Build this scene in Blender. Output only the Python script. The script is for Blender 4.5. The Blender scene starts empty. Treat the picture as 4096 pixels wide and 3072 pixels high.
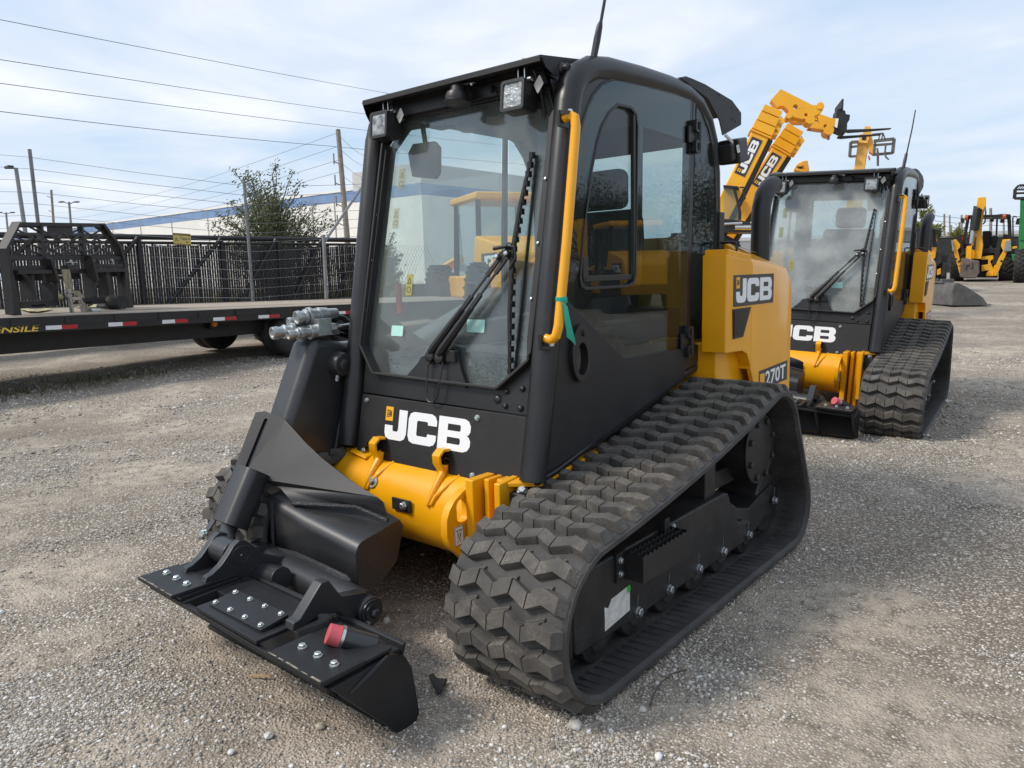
import bpy, math, random
import numpy as np
from mathutils import Vector, Matrix
from mathutils.geometry import tessellate_polygon
random.seed(7)
SC = bpy.context.scene
COL = SC.collection
R = math.radians
# ------------------------------------------------------------------ camera
CAMP = Vector((2.1865, -2.0676, 1.3527)); YAW, PIT, ROL, FP = .69951, .14723, -.02573, 3001.4
def cam_axes():
    cy, sy, cp, sp = math.cos(YAW), math.sin(YAW), math.cos(PIT), math.sin(PIT)
    w = Vector((-sy*cp, cy*cp, -sp)); r = Vector((cy, sy, 0)); u = r.cross(w)
    cr, sr = math.cos(ROL), math.sin(ROL)
    return cr*r+sr*u, -sr*r+cr*u, w
CR, CU, CW = cam_axes()
def at(px, py, k):
    """world point seen at photograph pixel (4096 wide) at depth k"""
    return CAMP + k*(CW + CR*((px-2048)/FP) + CU*((1536-py)/FP))
cam = bpy.data.cameras.new('camera'); co = bpy.data.objects.new('camera', cam); COL.objects.link(co)
co.matrix_world = Matrix(((CR.x, CU.x, -CW.x, CAMP.x), (CR.y, CU.y, -CW.y, CAMP.y), (CR.z, CU.z, -CW.z, CAMP.z), (0, 0, 0, 1)))
cam.sensor_width = 36; cam.lens = FP/4096*36; cam.clip_start = .05; cam.clip_end = 3000
SC.camera = co
def gz(x, y):
    """height of the yard: level under the near machine, rising gently away from it"""
    f = (x-CAMP.x)*-.644+(y-CAMP.y)*.765; l = (x-CAMP.x)*.765+(y-CAMP.y)*.644
    s = max(0., f-6.2); s = s*s/(s+1.5) if s > 0 else 0.
    b = min(1., max(0., (-l-1.0)/2.5)); b = b*b*(3-2*b); c = min(1., max(0., (f-5.)/5.)); c = c*c*(3-2*c)
    return min(.021*s, .66)
# ------------------------------------------------------------------ materials
def mat(name, col, rough=.5, metal=0., spec=.5, var=.0, vscale=6., bump=0., bscale=60., coat=0., dust=0., dcol=(.30, .27, .23), dscale=9., rvar=0.):
    m = bpy.data.materials.new(name); m.use_nodes = True; nt = m.node_tree; N = nt.nodes; Lk = nt.links
    b = N['Principled BSDF']; b.inputs['Roughness'].default_value = rough; b.inputs['Metallic'].default_value = metal
    b.inputs['Specular IOR Level'].default_value = spec; b.inputs['Coat Weight'].default_value = coat; b.inputs['Coat Roughness'].default_value = .08
    b.inputs['Base Color'].default_value = (*col, 1)
    tc = N.new('ShaderNodeTexCoord')
    cur = None
    def noise(sc, det=4.):
        n = N.new('ShaderNodeTexNoise'); n.inputs['Scale'].default_value = sc; n.inputs['Detail'].default_value = det
        Lk.new(tc.outputs['Object'], n.inputs['Vector']); return n
    def ramp(fac, a, c):
        r = N.new('ShaderNodeMapRange'); r.inputs[1].default_value = a; r.inputs[2].default_value = c; Lk.new(fac, r.inputs[0]); return r.outputs[0]
    def mix(f, a, c):
        x = N.new('ShaderNodeMix'); x.data_type = 'RGBA'
        if isinstance(f, float): x.inputs[0].default_value = f
        else: Lk.new(f, x.inputs[0])
        for i, v in ((6, a), (7, c)):
            if isinstance(v, tuple): x.inputs[i].default_value = (*v, 1)
            else: Lk.new(v, x.inputs[i])
        return x.outputs[2]
    if var:
        n = noise(vscale); cur = mix(ramp(n.outputs[0], .3, .7), tuple(c*(1-var) for c in col), tuple(min(1, c*(1+var)) for c in col))
    if dust:
        n1 = noise(dscale, 8.); n2 = noise(dscale*11, 3.)
        mu = N.new('ShaderNodeMath'); mu.operation = 'MULTIPLY'; Lk.new(ramp(n1.outputs[0], .42, .72), mu.inputs[0]); Lk.new(ramp(n2.outputs[0], .3, .75), mu.inputs[1])
        m2 = N.new('ShaderNodeMath'); m2.operation = 'MULTIPLY'; Lk.new(mu.outputs[0], m2.inputs[0]); m2.inputs[1].default_value = dust
        cur = mix(m2.outputs[0], cur if cur else tuple(col), tuple(dcol))
        ra = N.new('ShaderNodeMath'); ra.operation = 'MULTIPLY_ADD'; Lk.new(m2.outputs[0], ra.inputs[0]); ra.inputs[1].default_value = .5; ra.inputs[2].default_value = rough
        Lk.new(ra.outputs[0], b.inputs['Roughness'])
    elif rvar:
        n = noise(vscale*1.7, 6.); mr = N.new('ShaderNodeMapRange'); Lk.new(n.outputs[0], mr.inputs[0]); mr.inputs[1].default_value = .3; mr.inputs[2].default_value = .7
        mr.inputs[3].default_value = rough-rvar; mr.inputs[4].default_value = rough+rvar; Lk.new(mr.outputs[0], b.inputs['Roughness'])
    if cur: Lk.new(cur, b.inputs['Base Color'])
    if bump:
        n = noise(bscale, 5.); bp = N.new('ShaderNodeBump'); bp.inputs['Strength'].default_value = bump; bp.inputs['Distance'].default_value = .004
        Lk.new(n.outputs[0], bp.inputs['Height']); Lk.new(bp.outputs[0], b.inputs['Normal'])
    return m
def glass(name, tint=(.75, .85, .82), haze=.0, hcol=(.55, .58, .57), refl=1., hscale=3.):
    m = bpy.data.materials.new(name); m.use_nodes = True; nt = m.node_tree; N = nt.nodes; Lk = nt.links
    for n in list(N): N.remove(n)
    out = N.new('ShaderNodeOutputMaterial'); tr = N.new('ShaderNodeBsdfTransparent'); tr.inputs[0].default_value = (*tint, 1)
    gl = N.new('ShaderNodeBsdfGlossy'); gl.inputs['Roughness'].default_value = .004; gl.inputs[0].default_value = (.95, .97, 1, 1)
    fr = N.new('ShaderNodeFresnel'); ge = N.new('ShaderNodeNewGeometry'); im = N.new('ShaderNodeMath'); im.operation = 'MULTIPLY_ADD'; Lk.new(ge.outputs['Backfacing'], im.inputs[0]); im.inputs[1].default_value = 1/1.52-1.52; im.inputs[2].default_value = 1.52; Lk.new(im.outputs[0], fr.inputs[0])
    mu = N.new('ShaderNodeMath'); mu.operation = 'MULTIPLY'; mu.use_clamp = True; Lk.new(fr.outputs[0], mu.inputs[0]); mu.inputs[1].default_value = 1.05*refl
    base = tr.outputs[0]
    if haze:
        df = N.new('ShaderNodeBsdfDiffuse'); df.inputs[0].default_value = (*hcol, 1)
        tl = N.new('ShaderNodeBsdfTranslucent'); tl.inputs[0].default_value = (*hcol, 1)
        ad = N.new('ShaderNodeMixShader'); ad.inputs[0].default_value = .35; Lk.new(df.outputs[0], ad.inputs[1]); Lk.new(tl.outputs[0], ad.inputs[2])
        tc = N.new('ShaderNodeTexCoord'); n = N.new('ShaderNodeTexNoise'); n.inputs['Scale'].default_value = hscale; n.inputs['Detail'].default_value = 3; Lk.new(tc.outputs['Object'], n.inputs[0])
        mr = N.new('ShaderNodeMapRange'); Lk.new(n.outputs[0], mr.inputs[0]); mr.inputs[1].default_value = .35; mr.inputs[2].default_value = .68; mr.inputs[3].default_value = haze*.45; mr.inputs[4].default_value = haze
        mx = N.new('ShaderNodeMixShader'); Lk.new(mr.outputs[0], mx.inputs[0]); Lk.new(base, mx.inputs[1]); Lk.new(ad.outputs[0], mx.inputs[2]); base = mx.outputs[0]
    ms = N.new('ShaderNodeMixShader'); Lk.new(mu.outputs[0], ms.inputs[0]); Lk.new(base, ms.inputs[1]); Lk.new(gl.outputs[0], ms.inputs[2]); Lk.new(ms.outputs[0], out.inputs[0])
    return m
M = {}
M['black'] = mat('satin black paint', (.013, .0135, .0145), .36, var=.15, vscale=5, rvar=.05, bump=.05, bscale=220, dust=.10, dcol=(.16, .15, .14), dscale=6)
M['boom'] = mat('black boom paint', (.020, .021, .0235), .36, spec=.65, var=.15, vscale=4, rvar=.05, bump=.06, bscale=160, dust=.10, dcol=(.18, .17, .16), dscale=5)
M['blackflat'] = mat('matt black paint', (.012, .012, .0125), .55, var=.2, vscale=8, bump=.06, bscale=180, dust=.12, dcol=(.15, .14, .13), dscale=5)
M['frameblk'] = mat('dusty undercarriage paint', (.014, .014, .0145), .5, var=.2, vscale=9, bump=.1, bscale=90, dust=.32, dcol=(.15, .14, .125), dscale=7)
M['hitch'] = mat('dark hitch paint', (.016, .017, .019), .42, spec=.28, var=.2, vscale=7, bump=.08, bscale=200, dust=.06, dcol=(.14, .13, .12), dscale=9)
M['sleeve'] = mat('satin sleeve paint', (.022, .023, .026), .46, spec=.35, var=.12, vscale=4, bump=.05, bscale=180, dust=.08, dcol=(.16, .15, .14), dscale=8)
M['worn'] = mat('bare worn edge', (.30, .25, .19), .6, metal=.3, var=.5, vscale=60)
M['plastic'] = mat('black plastic', (.014, .014, .015), .42, bump=.1, bscale=500)
M['inner'] = mat('charcoal cab trim', (.035, .036, .038), .7, bump=.1, bscale=300)
M['headliner'] = mat('grey headliner', (.16, .165, .17), .9)
M['seat'] = mat('dark seat fabric', (.022, .023, .026), .8, bump=.3, bscale=300)
M['frit'] = mat('black glass frit', (.010, .010, .012), .09, spec=.6)
M['yel'] = mat('yellow machine paint', (.84, .375, .004), .30, spec=.4, var=.06, vscale=3, coat=.25, bump=.05, bscale=70, dust=.09, dcol=(.38, .18, .03), dscale=13)
M['yelold'] = mat('worn yellow paint', (.72, .33, .012), .42, var=.10, vscale=4, bump=.05, dust=.25, dcol=(.42, .27, .10), dscale=7)
M['yelfar'] = mat('yellow boom paint', (.86, .41, .008), .35, var=.08, vscale=2, dust=.1, dcol=(.45, .3, .1))
M['yelpale'] = mat('sun bleached yellow paint', (.80, .44, .08), .45, var=.12, vscale=2, dust=.3, dcol=(.45, .25, .1))
M['rub'] = mat('dusty track rubber', (.072, .066, .059), .78, var=.28, vscale=14, bump=.4, bscale=120, dust=.85, dcol=(.24, .21, .175), dscale=10)
M['rubbelt'] = mat('track belt rubber', (.040, .038, .037), .66, var=.25, vscale=10, bump=.2, bscale=150, dust=.6, dcol=(.15, .14, .125), dscale=8)
M['tyre'] = mat('tyre rubber', (.022, .021, .021), .75, var=.2, bump=.2, bscale=60, dust=.45, dcol=(.13, .12, .11))
M['zinc'] = mat('zinc plated bolt', (.62, .66, .64), .32, metal=.9, var=.2, vscale=60)
M['steel'] = mat('bright steel', (.55, .56, .57), .3, metal=1., var=.2, vscale=30, rvar=.1)
M['castst'] = mat('galvanised fitting', (.42, .44, .44), .38, metal=.85, var=.2, vscale=25, bump=.15, bscale=120)
M['greygal'] = mat('weathered galvanised post', (.22, .225, .23), .6, metal=.4, var=.15, vscale=6)
M['white'] = mat('white decal', (.82, .83, .84), .4, spec=.3)
M['decalblk'] = mat('charcoal decal', (.030, .030, .031), .4)
M['logoyel'] = mat('yellow decal', (.85, .42, .02), .4)
M['red'] = mat('red plastic cap', (.52, .085, .10), .5, var=.08, vscale=30)
M['redpl'] = mat('red lever', (.5, .02, .015), .4)
M['orange'] = mat('orange lens', (.75, .20, .01), .2)
M['ribbon'] = mat('green plastic tape', (.02, .36, .24), .35)
M['sticker'] = mat('pale mint sticker', (.42, .72, .65), .5)
M['paper'] = mat('scuffed white sheet', (.66, .65, .62), .6, var=.15, vscale=30, dust=.5, dcol=(.25, .24, .22), dscale=40)
M['warn'] = mat('olive warning decal', (.34, .31, .09), .5)
M['lens'] = mat('clear lamp lens', (.30, .31, .31), .3, metal=.6, var=.7, vscale=38, bump=.6, bscale=90)
M['mint'] = mat('green marker paint', (.25, .62, .45), .4)
M['weld'] = mat('painted weld bead', (.03, .03, .032), .3, bump=1., bscale=90)
M['warnpale'] = glass('pale film decal', (.93, .92, .82), .35, (.50, .50, .36))
M['warnline'] = mat('faint decal line', (.20, .21, .15), .6)
M['glassw'] = glass('windscreen glass', (.90, .95, .94), .15, hcol=(.62, .66, .64))
M['glasswf'] = glass('filmed windscreen glass', (.86, .91, .90), .44, hcol=(.80, .82, .80), hscale=4.)
M['glassd'] = glass('tinted door glass', (.78, .83, .82), .012, refl=.55)
M['glasss'] = glass('clear side glass', (.93, .96, .95), .03)
M['glasso'] = glass('clear pane', (.80, .86, .86), .04)
# ------------------------------------------------------------------ mesh building
class MB:
    def __init__(s): s.v = []; s.f = []; s.mi = []; s.cur = 0; s.T = None
    def add(s, vs, fs, m=None):
        o = len(s.v)
        for p in vs:
            p = Vector(p)
            s.v.append(tuple(s.T @ p) if s.T else tuple(p))
        for f in fs: s.f.append(tuple(i+o for i in f)); s.mi.append(s.cur if m is None else m)
        return s
    def box(s, c, d, rot=None, taper=None):
        x, y, z = d[0]/2, d[1]/2, d[2]/2; P = []
        for k in (-1, 1):
            t = 1 if (taper is None or k < 0) else taper
            P += [(-x*t, -y*t, k*z), (x*t, -y*t, k*z), (x*t, y*t, k*z), (-x*t, y*t, k*z)]
        Q = [((rot @ Vector(p)) if rot else Vector(p))+Vector(c) for p in P]
        return s.add(Q, [(3, 2, 1, 0), (4, 5, 6, 7), (0, 1, 5, 4), (1, 2, 6, 5), (2, 3, 7, 6), (3, 0, 4, 7)])
    def b2(s, lo, hi): return s.box([(a+b)/2 for a, b in zip(lo, hi)], [abs(b-a) for a, b in zip(lo, hi)])
    def prism(s, poly, ext, holes=()):
        """polygon (3-D points, with holes) extruded by the vector ext"""
        loops = [[Vector(p) for p in poly]]+[[Vector(p) for p in h] for h in holes]; ext = Vector(ext)
        flat = [p for l in loops for p in l]; n = len(flat); tris = tessellate_polygon(loops) if len(loops) > 1 else []
        nrm = Vector((0, 0, 0)); L0 = loops[0]
        for i in range(len(L0)): nrm += L0[i].cross(L0[(i+1) % len(L0)])
        fl = nrm.dot(ext) > 0; F = []
        for t in tris:
            a, b, c = t
            tn = (flat[b]-flat[a]).cross(flat[c]-flat[a])
            if tn.dot(ext) > 0: a, c = c, a
            F.append((a, b, c)); F.append((c+n, b+n, a+n))
        if len(loops) == 1:
            idx = list(range(n)); top = idx if fl else idx[::-1]; F.append(tuple(i+n for i in top)); F.append(tuple(top[::-1]))
        o = 0
        for li, l in enumerate(loops):
            k = len(l); ar = Vector((0, 0, 0))
            for i in range(k): ar += l[i].cross(l[(i+1) % k])
            ccw = ar.dot(ext) > 0
            for i in range(k):
                a, b = o+i, o+(i+1) % k
                q = (a, b, b+n, a+n)
                if not ccw: q = q[::-1]
                if li: q = q[::-1]
                F.append(q)
            o += k
        return s.add(flat+[p+ext for p in flat], F)
    def tube(s, path, r, seg=10, cap=True, sq=None):
        P = [Vector(p) for p in path]; n = len(P); rr = r if isinstance(r, (list, tuple)) else [r]*n
        t0 = (P[1]-P[0]).normalized(); a = Vector((0, 0, 1)) if abs(t0.z) < .9 else Vector((1, 0, 0)); u = t0.cross(a).normalized(); V = []; F = []
        for i in range(n):
            t = ((P[min(i+1, n-1)]-P[i]).normalized()+(P[i]-P[max(i-1, 0)]).normalized()).normalized()
            u = (u-t*u.dot(t)).normalized(); w = t.cross(u)
            for j in range(seg):
                g = 2*math.pi*j/seg; V.append(P[i]+(u*math.cos(g)+w*math.sin(g))*rr[i])
        for i in range(n-1):
            for j in range(seg):
                k = (j+1) % seg; F.append((i*seg+j, i*seg+k, (i+1)*seg+k, (i+1)*seg+j))
        if cap: F.append(tuple(range(seg))[::-1]); F.append(tuple(range((n-1)*seg, n*seg)))
        return s.add(V, F)
    def cyl(s, p0, p1, r0, r1=None, seg=20): return s.tube([p0, p1], [r0, r0 if r1 is None else r1], seg)
    def lathe(s, prof, p0, ax, seg=24):
        """profile of (along, radius) pairs turned about the axis ax through p0"""
        ax = Vector(ax).normalized(); a = Vector((0, 0, 1)) if abs(ax.z) < .9 else Vector((1, 0, 0)); u = ax.cross(a).normalized(); w = ax.cross(u); V = []; F = []; n = len(prof)
        for h, r in prof:
            for j in range(seg):
                g = 2*math.pi*j/seg; V.append(Vector(p0)+ax*h+(u*math.cos(g)+w*math.sin(g))*r)
        for i in range(n-1):
            for j in range(seg):
                k = (j+1) % seg; F.append((i*seg+j, i*seg+k, (i+1)*seg+k, (i+1)*seg+j))
        F.append(tuple(range(seg))[::-1]); F.append(tuple(range((n-1)*seg, n*seg)))
        return s.add(V, F)
    def bolt(s, p, n, r=.012, washer=True):
        n = Vector(n).normalized(); p = Vector(p)
        if washer: s.cyl(p-n*.002, p+n*r*.25, r*1.25, seg=14)
        s.tube([p+n*r*.2, p+n*r*.95, p+n*r*1.1], [r, r, r*.8], 6); return s
    def bar(s, a, b, w, h, up=(0, 0, 1)):
        a, b = Vector(a), Vector(b); t = (b-a).normalized(); up = Vector(up); x = t.cross(up).normalized(); z = x.cross(t)
        V = [p+x*i*w/2+z*j*h/2 for p in (a, b) for i, j in ((-1, -1), (1, -1), (1, 1), (-1, 1))]
        return s.add(V, [(3, 2, 1, 0), (4, 5, 6, 7), (0, 1, 5, 4), (1, 2, 6, 5), (2, 3, 7, 6), (3, 0, 4, 7)])
    def sweep(s, path, width_vec, thick):
        """a bent plate: the open polyline path given width along width_vec and thickness"""
        P = [Vector(p) for p in path]; wv = Vector(width_vec); n = len(P); ns = []
        for i in range(n):
            t = ((P[min(i+1, n-1)]-P[i]).normalized()+(P[i]-P[max(i-1, 0)]).normalized()).normalized(); ns.append(t.cross(wv).normalized())
        V = []
        for i in range(n): V += [P[i], P[i]+wv, P[i]+wv+ns[i]*thick, P[i]+ns[i]*thick]
        F = [(0, 1, 2, 3), tuple(range(4*n-4, 4*n))[::-1]]
        for i in range(n-1):
            for j in range(4):
                k = (j+1) % 4; F.append((i*4+k, i*4+j, i*4+4+j, i*4+4+k))
        return s.add(V, F)
    def build(s, name, ms, parent=None, bevel=0., ang=35, seg=2):
        me = bpy.data.meshes.new(name); me.from_pydata(s.v, [], s.f)
        for m in (ms if isinstance(ms, (list, tuple)) else [ms]): me.materials.append(M[m] if isinstance(m, str) else m)
        me.polygons.foreach_set('material_index', s.mi); me.update()
        import bmesh
        bm = bmesh.new(); bm.from_mesh(me)
        bmesh.ops.recalc_face_normals(bm, faces=bm.faces); bm.to_mesh(me); bm.free()
        me.polygons.foreach_set('use_smooth', [True]*len(me.polygons))
        me.set_sharp_from_angle(angle=R(ang))
        o = bpy.data.objects.new(name, me); COL.objects.link(o)
        if bevel:
            b = o.modifiers.new('bevel', 'BEVEL'); b.width = bevel; b.segments = seg; b.limit_method = 'ANGLE'; b.angle_limit = R(40); b.harden_normals = True
        if parent: o.parent = parent
        return o
def arc(c, r, a0, a1, n=8, f=None):
    return [(c[0]+r*math.cos(R(a0+(a1-a0)*i/n)), c[1]+r*math.sin(R(a0+(a1-a0)*i/n))) for i in range(n+1)]
def rrect(x0, y0, x1, y1, r, n=5):
    return arc((x1-r, y0+r), r, -90, 0, n)+arc((x1-r, y1-r), r, 0, 90, n)+arc((x0+r, y1-r), r, 90, 180, n)+arc((x0+r, y0+r), r, 180, 270, n)
def tag(o, label=None, cat=None, group=None, kind=None):
    if label: o['label'] = label
    if cat: o['category'] = cat
    if group: o['group'] = group
    if kind: o['kind'] = kind
    return o
def empty(name, loc=(0, 0, 0), rz=0.):
    o = bpy.data.objects.new(name, None); COL.objects.link(o); o.location = loc; o.rotation_euler = (0, 0, rz); o.empty_display_size = .2; return o
def copy_tree(o, parent=None):
    c = o.copy(); COL.objects.link(c)
    if parent: c.parent = parent
    for ch in list(o.children): copy_tree(ch, c)
    return c
JL = [[(0, .46), (0, .22), (.06, .07), (.22, 0), (.80, 0), (.97, .07), (1.05, .24), (1.05, 1), (.66, 1), (.66, .36), (.62, .28), (.42, .28), (.38, .34), (.38, .46)]]
CL = [[(1.3, .36), (1.3, .2), (1.22, .06), (1.05, 0), (.25, 0), (.08, .06), (0, .22), (0, .78), (.08, .94), (.25, 1), (1.05, 1), (1.22, .94), (1.3, .8), (1.3, .64), (.90, .64), (.90, .70), (.86, .74), (.44, .74), (.40, .70), (.40, .30), (.44, .26), (.86, .26), (.90, .30), (.90, .36)]]
BL = [[(0, 0), (1.1, 0), (1.28, .06), (1.38, .2), (1.38, .36), (1.30, .47), (1.22, .5), (1.30, .54), (1.36, .64), (1.36, .8), (1.27, .94), (1.1, 1), (0, 1)],
      [(.40, .2), (.92, .2), (.96, .24), (.96, .36), (.92, .40), (.40, .40)], [(.40, .60), (.92, .6), (.95, .64), (.95, .76), (.92, .8), (.40, .8)]]
def logo(mb, f, w, h, t, m=0, yel=None):
    """the three letters filling a w x h field; f maps (a, b, off) to a point"""
    sx = w/3.89; n = (Vector(f(0, 0, 1))-Vector(f(0, 0, 0)))
    mb.cur = m
    for L, x0 in ((JL, 0), (CL, 1.13), (BL, 2.51)):
        mb.prism([f((x0+a)*sx, b*h, 0) for a, b in L[0]], n*t, [[f((x0+a)*sx, b*h, 0) for a, b in q] for q in L[1:]])
    if yel is not None:
        mb.cur = yel[0]; a0, a1, b0, b1 = 0, .36*sx, .60*h, 1.06*h
        mb.prism([f(a0, b0, 0), f(a1, b0, 0), f(a1, b1, 0), f(a0, b1, 0)], n*t)
        mb.cur = yel[1]; c = [(.2, .25), (.84, .33), (.80, .72), (.2, .78)]; d = [(.27, .33), (.77, .39), (.74, .67), (.27, .70)]
        g = lambda p: f(a0+p[0]*(a1-a0), b0+p[1]*(b1-b0), t)
        mb.prism([g(p) for p in c], n*.0006, [[g(p) for p in d]])
        k = (a1-a0)
        for L, x0 in ((JL, 0), (CL, 1.13), (BL, 2.51)):
            mb.prism([g((.32+(x0+a)*.104, .40+b*.24)) for a, b in L[0]], n*.0006)
    mb.cur = 0
_tc = {}
def text_polys(s):
    if s not in _tc:
        cu = bpy.data.curves.new('t', 'FONT'); cu.body = s; cu.size = 1; cu.offset = .02; cu.resolution_u = 3
        ob = bpy.data.objects.new('t', cu); COL.objects.link(ob); bpy.context.view_layer.update()
        dg = bpy.context.evaluated_depsgraph_get(); me = bpy.data.meshes.new_from_object(ob.evaluated_get(dg))
        _tc[s] = ([tuple(v.co) for v in me.vertices], [tuple(p.vertices) for p in me.polygons])
        bpy.data.objects.remove(ob); bpy.data.curves.remove(cu); bpy.data.meshes.remove(me)
    return _tc[s]
def text(mb, s, f, w, h, off=.001, m=0, shear=0.):
    V, F = text_polys(s); x0 = min(v[0] for v in V); x1 = max(v[0] for v in V); y0 = min(v[1] for v in V); y1 = max(v[1] for v in V)
    mb.add([f((v[0]-x0)/(x1-x0)*w+shear*(v[1]-y0)/(y1-y0)*h, (v[1]-y0)/(y1-y0)*h, off) for v in V], F, m)
# ------------------------------------------------------------------ the compact track loader
def ix(px, py, x):
    d = CW+CR*((px-2048)/FP)+CU*((1536-py)/FP); return CAMP+d*((x-CAMP.x)/d.x)
Fs = .18
def Fp(x, z, o=0.): return Vector((x, Fs*(z-.55)-.984*o, z+.177*o))
def Sd(x0, sg=1): return lambda y, z, o=0.: Vector((x0+sg*o, y, z))
TC = [((-.2, .275), .262), ((1.2, .575), .232), ((1.44, .20), .187)]
def belt_path(off=0.):
    """closed outer belt line in (y, z), going round idler, top run, sprocket, rear idler, ground"""
    c = TC; P = []
    def tang(a, b):
        (ca, ra), (cb, rb) = a, b; dx, dz = cb[0]-ca[0], cb[1]-ca[1]; L = math.hypot(dx, dz); g = math.atan2(dz, dx)+math.acos(((ra)-(rb))/L)
        return g
    g01 = tang(c[0], c[1]); g12 = tang(c[1], c[2]); g20 = tang(c[2], c[0])
    def ar(k, a0, a1):
        n = max(3, int(abs(a1-a0)/.09)); (cc, r) = c[k]
        return [(cc[0]+(r+off)*math.cos(a0+(a1-a0)*i/n), cc[1]+(r+off)*math.sin(a0+(a1-a0)*i/n)) for i in range(n+1)]
    a = ar(0, g20 if g20 > g01 else g20+2*math.pi, g01); b = ar(1, g01, g12); d = ar(2, g12, g20 if g20 < g12 else g20-2*math.pi)
    def line(p, q, sag):
        n = 14; return [(p[0]+(q[0]-p[0])*t, p[1]+(q[1]-p[1])*t-sag*4*t*(1-t)) for t in [i/n for i in range(1, n)]]
    return a+line(a[-1], b[0], .03)+b+line(b[-1], d[0], 0)+d+line(d[-1], a[0], 0)
def resample(P, n):
    P = P+[P[0]]; L = [0]
    for i in range(len(P)-1): L.append(L[-1]+math.dist(P[i], P[i+1]))
    def f(s):
        s = s % L[-1]; lo = 0
        import bisect
        i = min(len(L)-2, bisect.bisect_right(L, s)-1); t = (s-L[i])/max(1e-9, L[i+1]-L[i])
        p = (P[i][0]+(P[i+1][0]-P[i][0])*t, P[i][1]+(P[i+1][1]-P[i][1])*t)
        d = (P[i+1][0]-P[i][0], P[i+1][1]-P[i][1]); l = math.hypot(*d); return p, (d[0]/l, d[1]/l)
    return f, L[-1]
def make_tracks(root):
    P = belt_path()
    f, L = resample(P, 0)
    sgn = 1
    p0, t0 = f(0); cx = sum(p[0] for p in P)/len(P); cz = sum(p[1] for p in P)/len(P)
    def nor(s):
        e = .02; a = f(s-e)[0]; b = f(s+e)[0]; t = (b[0]-a[0], b[1]-a[1]); l = math.hypot(*t); n = (-t[1]/l, t[0]/l); p = f(s)[0]
        if n[0]*(p[0]-cx)+n[1]*(p[1]-cz) < 0: n = (-n[0], -n[1])
        return p, n
    for side in (1, -1):
        mb = MB(); N = 150
        prof = [(.536, -.006), (.548, 0), (.985, 0), (1.0, -.010), (1.0, -.026), (.985, -.034), (.90, -.030), (.86, -.024), (.80, -.024), (.78, -.05), (.755, -.05), (.74, -.024), (.66, -.024), (.60, -.030), (.548, -.03), (.536, -.022)]
        V = []; F = []; k = len(prof)
        for i in range(N):
            p, n = nor(L*i/N)
            for x, h in prof: V.append((side*x, p[0]+n[0]*h, p[1]+n[1]*h))
        for i in range(N):
            for j in range(k):
                F.append((i*k+j, i*k+(j+1) % k, ((i+1) % N)*k+(j+1) % k, ((i+1) % N)*k+j))
        mb.cur = 1; mb.add(V, F)
        rows = round(L/.0905); rnd = random.Random(3)
        xs = [.538, .598, .665, .73, .797, .863, .93, .996]
        mb.cur = 0
        for r_ in range(rows):
            s0 = L*r_/rows
            zz = [(.0125 if i % 2 == 0 else -.0125) for i in range(8)]; zz[0] = .002; zz[7] = -.002
            for i in range(7):
                a, b = xs[i]+.0022, xs[i+1]-.0022; hl = .0225; H = .030*(1+rnd.uniform(-.06, .06)); VV = []
                for (x, z) in ((a, zz[i]), (b, zz[i+1])):
                    for ds in (-hl, hl):
                        for hh, sh in ((-.003, 1.12), (H*.75, 1.), (H, .92)):
                            xx = x
                            if i == 6 and x > .9: xx = x-.020*(hh/H if hh > 0 else 0)
                            if i == 0 and x < .56: xx = x+.014*(hh/H if hh > 0 else 0)
                            p, n = nor(s0+z+ds*sh+rnd.uniform(-.0012, .0012)); VV.append((side*xx, p[0]+n[0]*hh, p[1]+n[1]*hh))
                FF = [(2, 5, 11, 8)]
                for q in (0, 1): FF += [(q, q+1, q+7, q+6), (3+q, 9+q, 10+q, 4+q), (q, q+3, q+4, q+1), (6+q, 7+q, 10+q, 9+q)]
                mb.add(VV, FF)
            # little steps moulded into the groove
            for i in (1, 3, 5):
                a, b = xs[i], xs[i+1]
                for dd, hh in ((.029, .011), (.036, .006)):
                    VV = []
                    for (x, z) in ((a, zz[i]), (b, zz[i+1])):
                        for ds, h2 in ((dd-.006, -.002), (dd-.006, hh), (dd, hh), (dd, -.002)):
                            p, n = nor(s0+z+ds); VV.append((side*x, p[0]+n[0]*h2, p[1]+n[1]*h2))
                    mb.add(VV, [(0, 1, 5, 4), (1, 2, 6, 5), (2, 3, 7, 6), (0, 3, 2, 1), (4, 5, 6, 7)])
        # thin moulding ribs across the inside of the belt
        mb.cur = 1
        for i in range(rows*2):
            p, n = nor(L*i/(rows*2)); t = (-n[1], n[0])
            for xa, xb in ((.87, .985), (.56, .64)):
                mb.add([(side*x, p[0]+n[0]*h+t[0]*e, p[1]+n[1]*h+t[1]*e) for x in (xa, xb) for h, e in ((-.0245, -.002), (-.0345, -.0012), (-.0345, .0012), (-.0245, .002))], [(0, 1, 5, 4), (1, 2, 6, 5), (2, 3, 7, 6)])
        mb.build('rubber_track', ['rub', 'rubbelt'], root, ang=30)
        # undercarriage
        X = lambda x: side*x
        mb = MB()
        sp = [(-.215, .12), (-.225, .27), (-.20, .375), (-.17, .393), (.90, .393), (.945, .382), (.973, .333), (1.048, .290), (1.058, .223), (1.143, .193), (1.14, .098), (.99, .100), (.16, .104), (-.19, .112)]
        mb.prism([(X(.58), y, z) for y, z in sp], (X(.287), 0, 0))
        tr = mb.build('track_frame', 'frameblk', root, bevel=.012)
        mb = MB(); mb.prism([(X(.858), y, z) for y, z in [(-.255, .12), (-.26, .26), (-.24, .30), (-.228, .30), (-.228, .12)]], (X(.006), 0, 0)); mb.build('front_guard', 'frameblk', tr)
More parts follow.
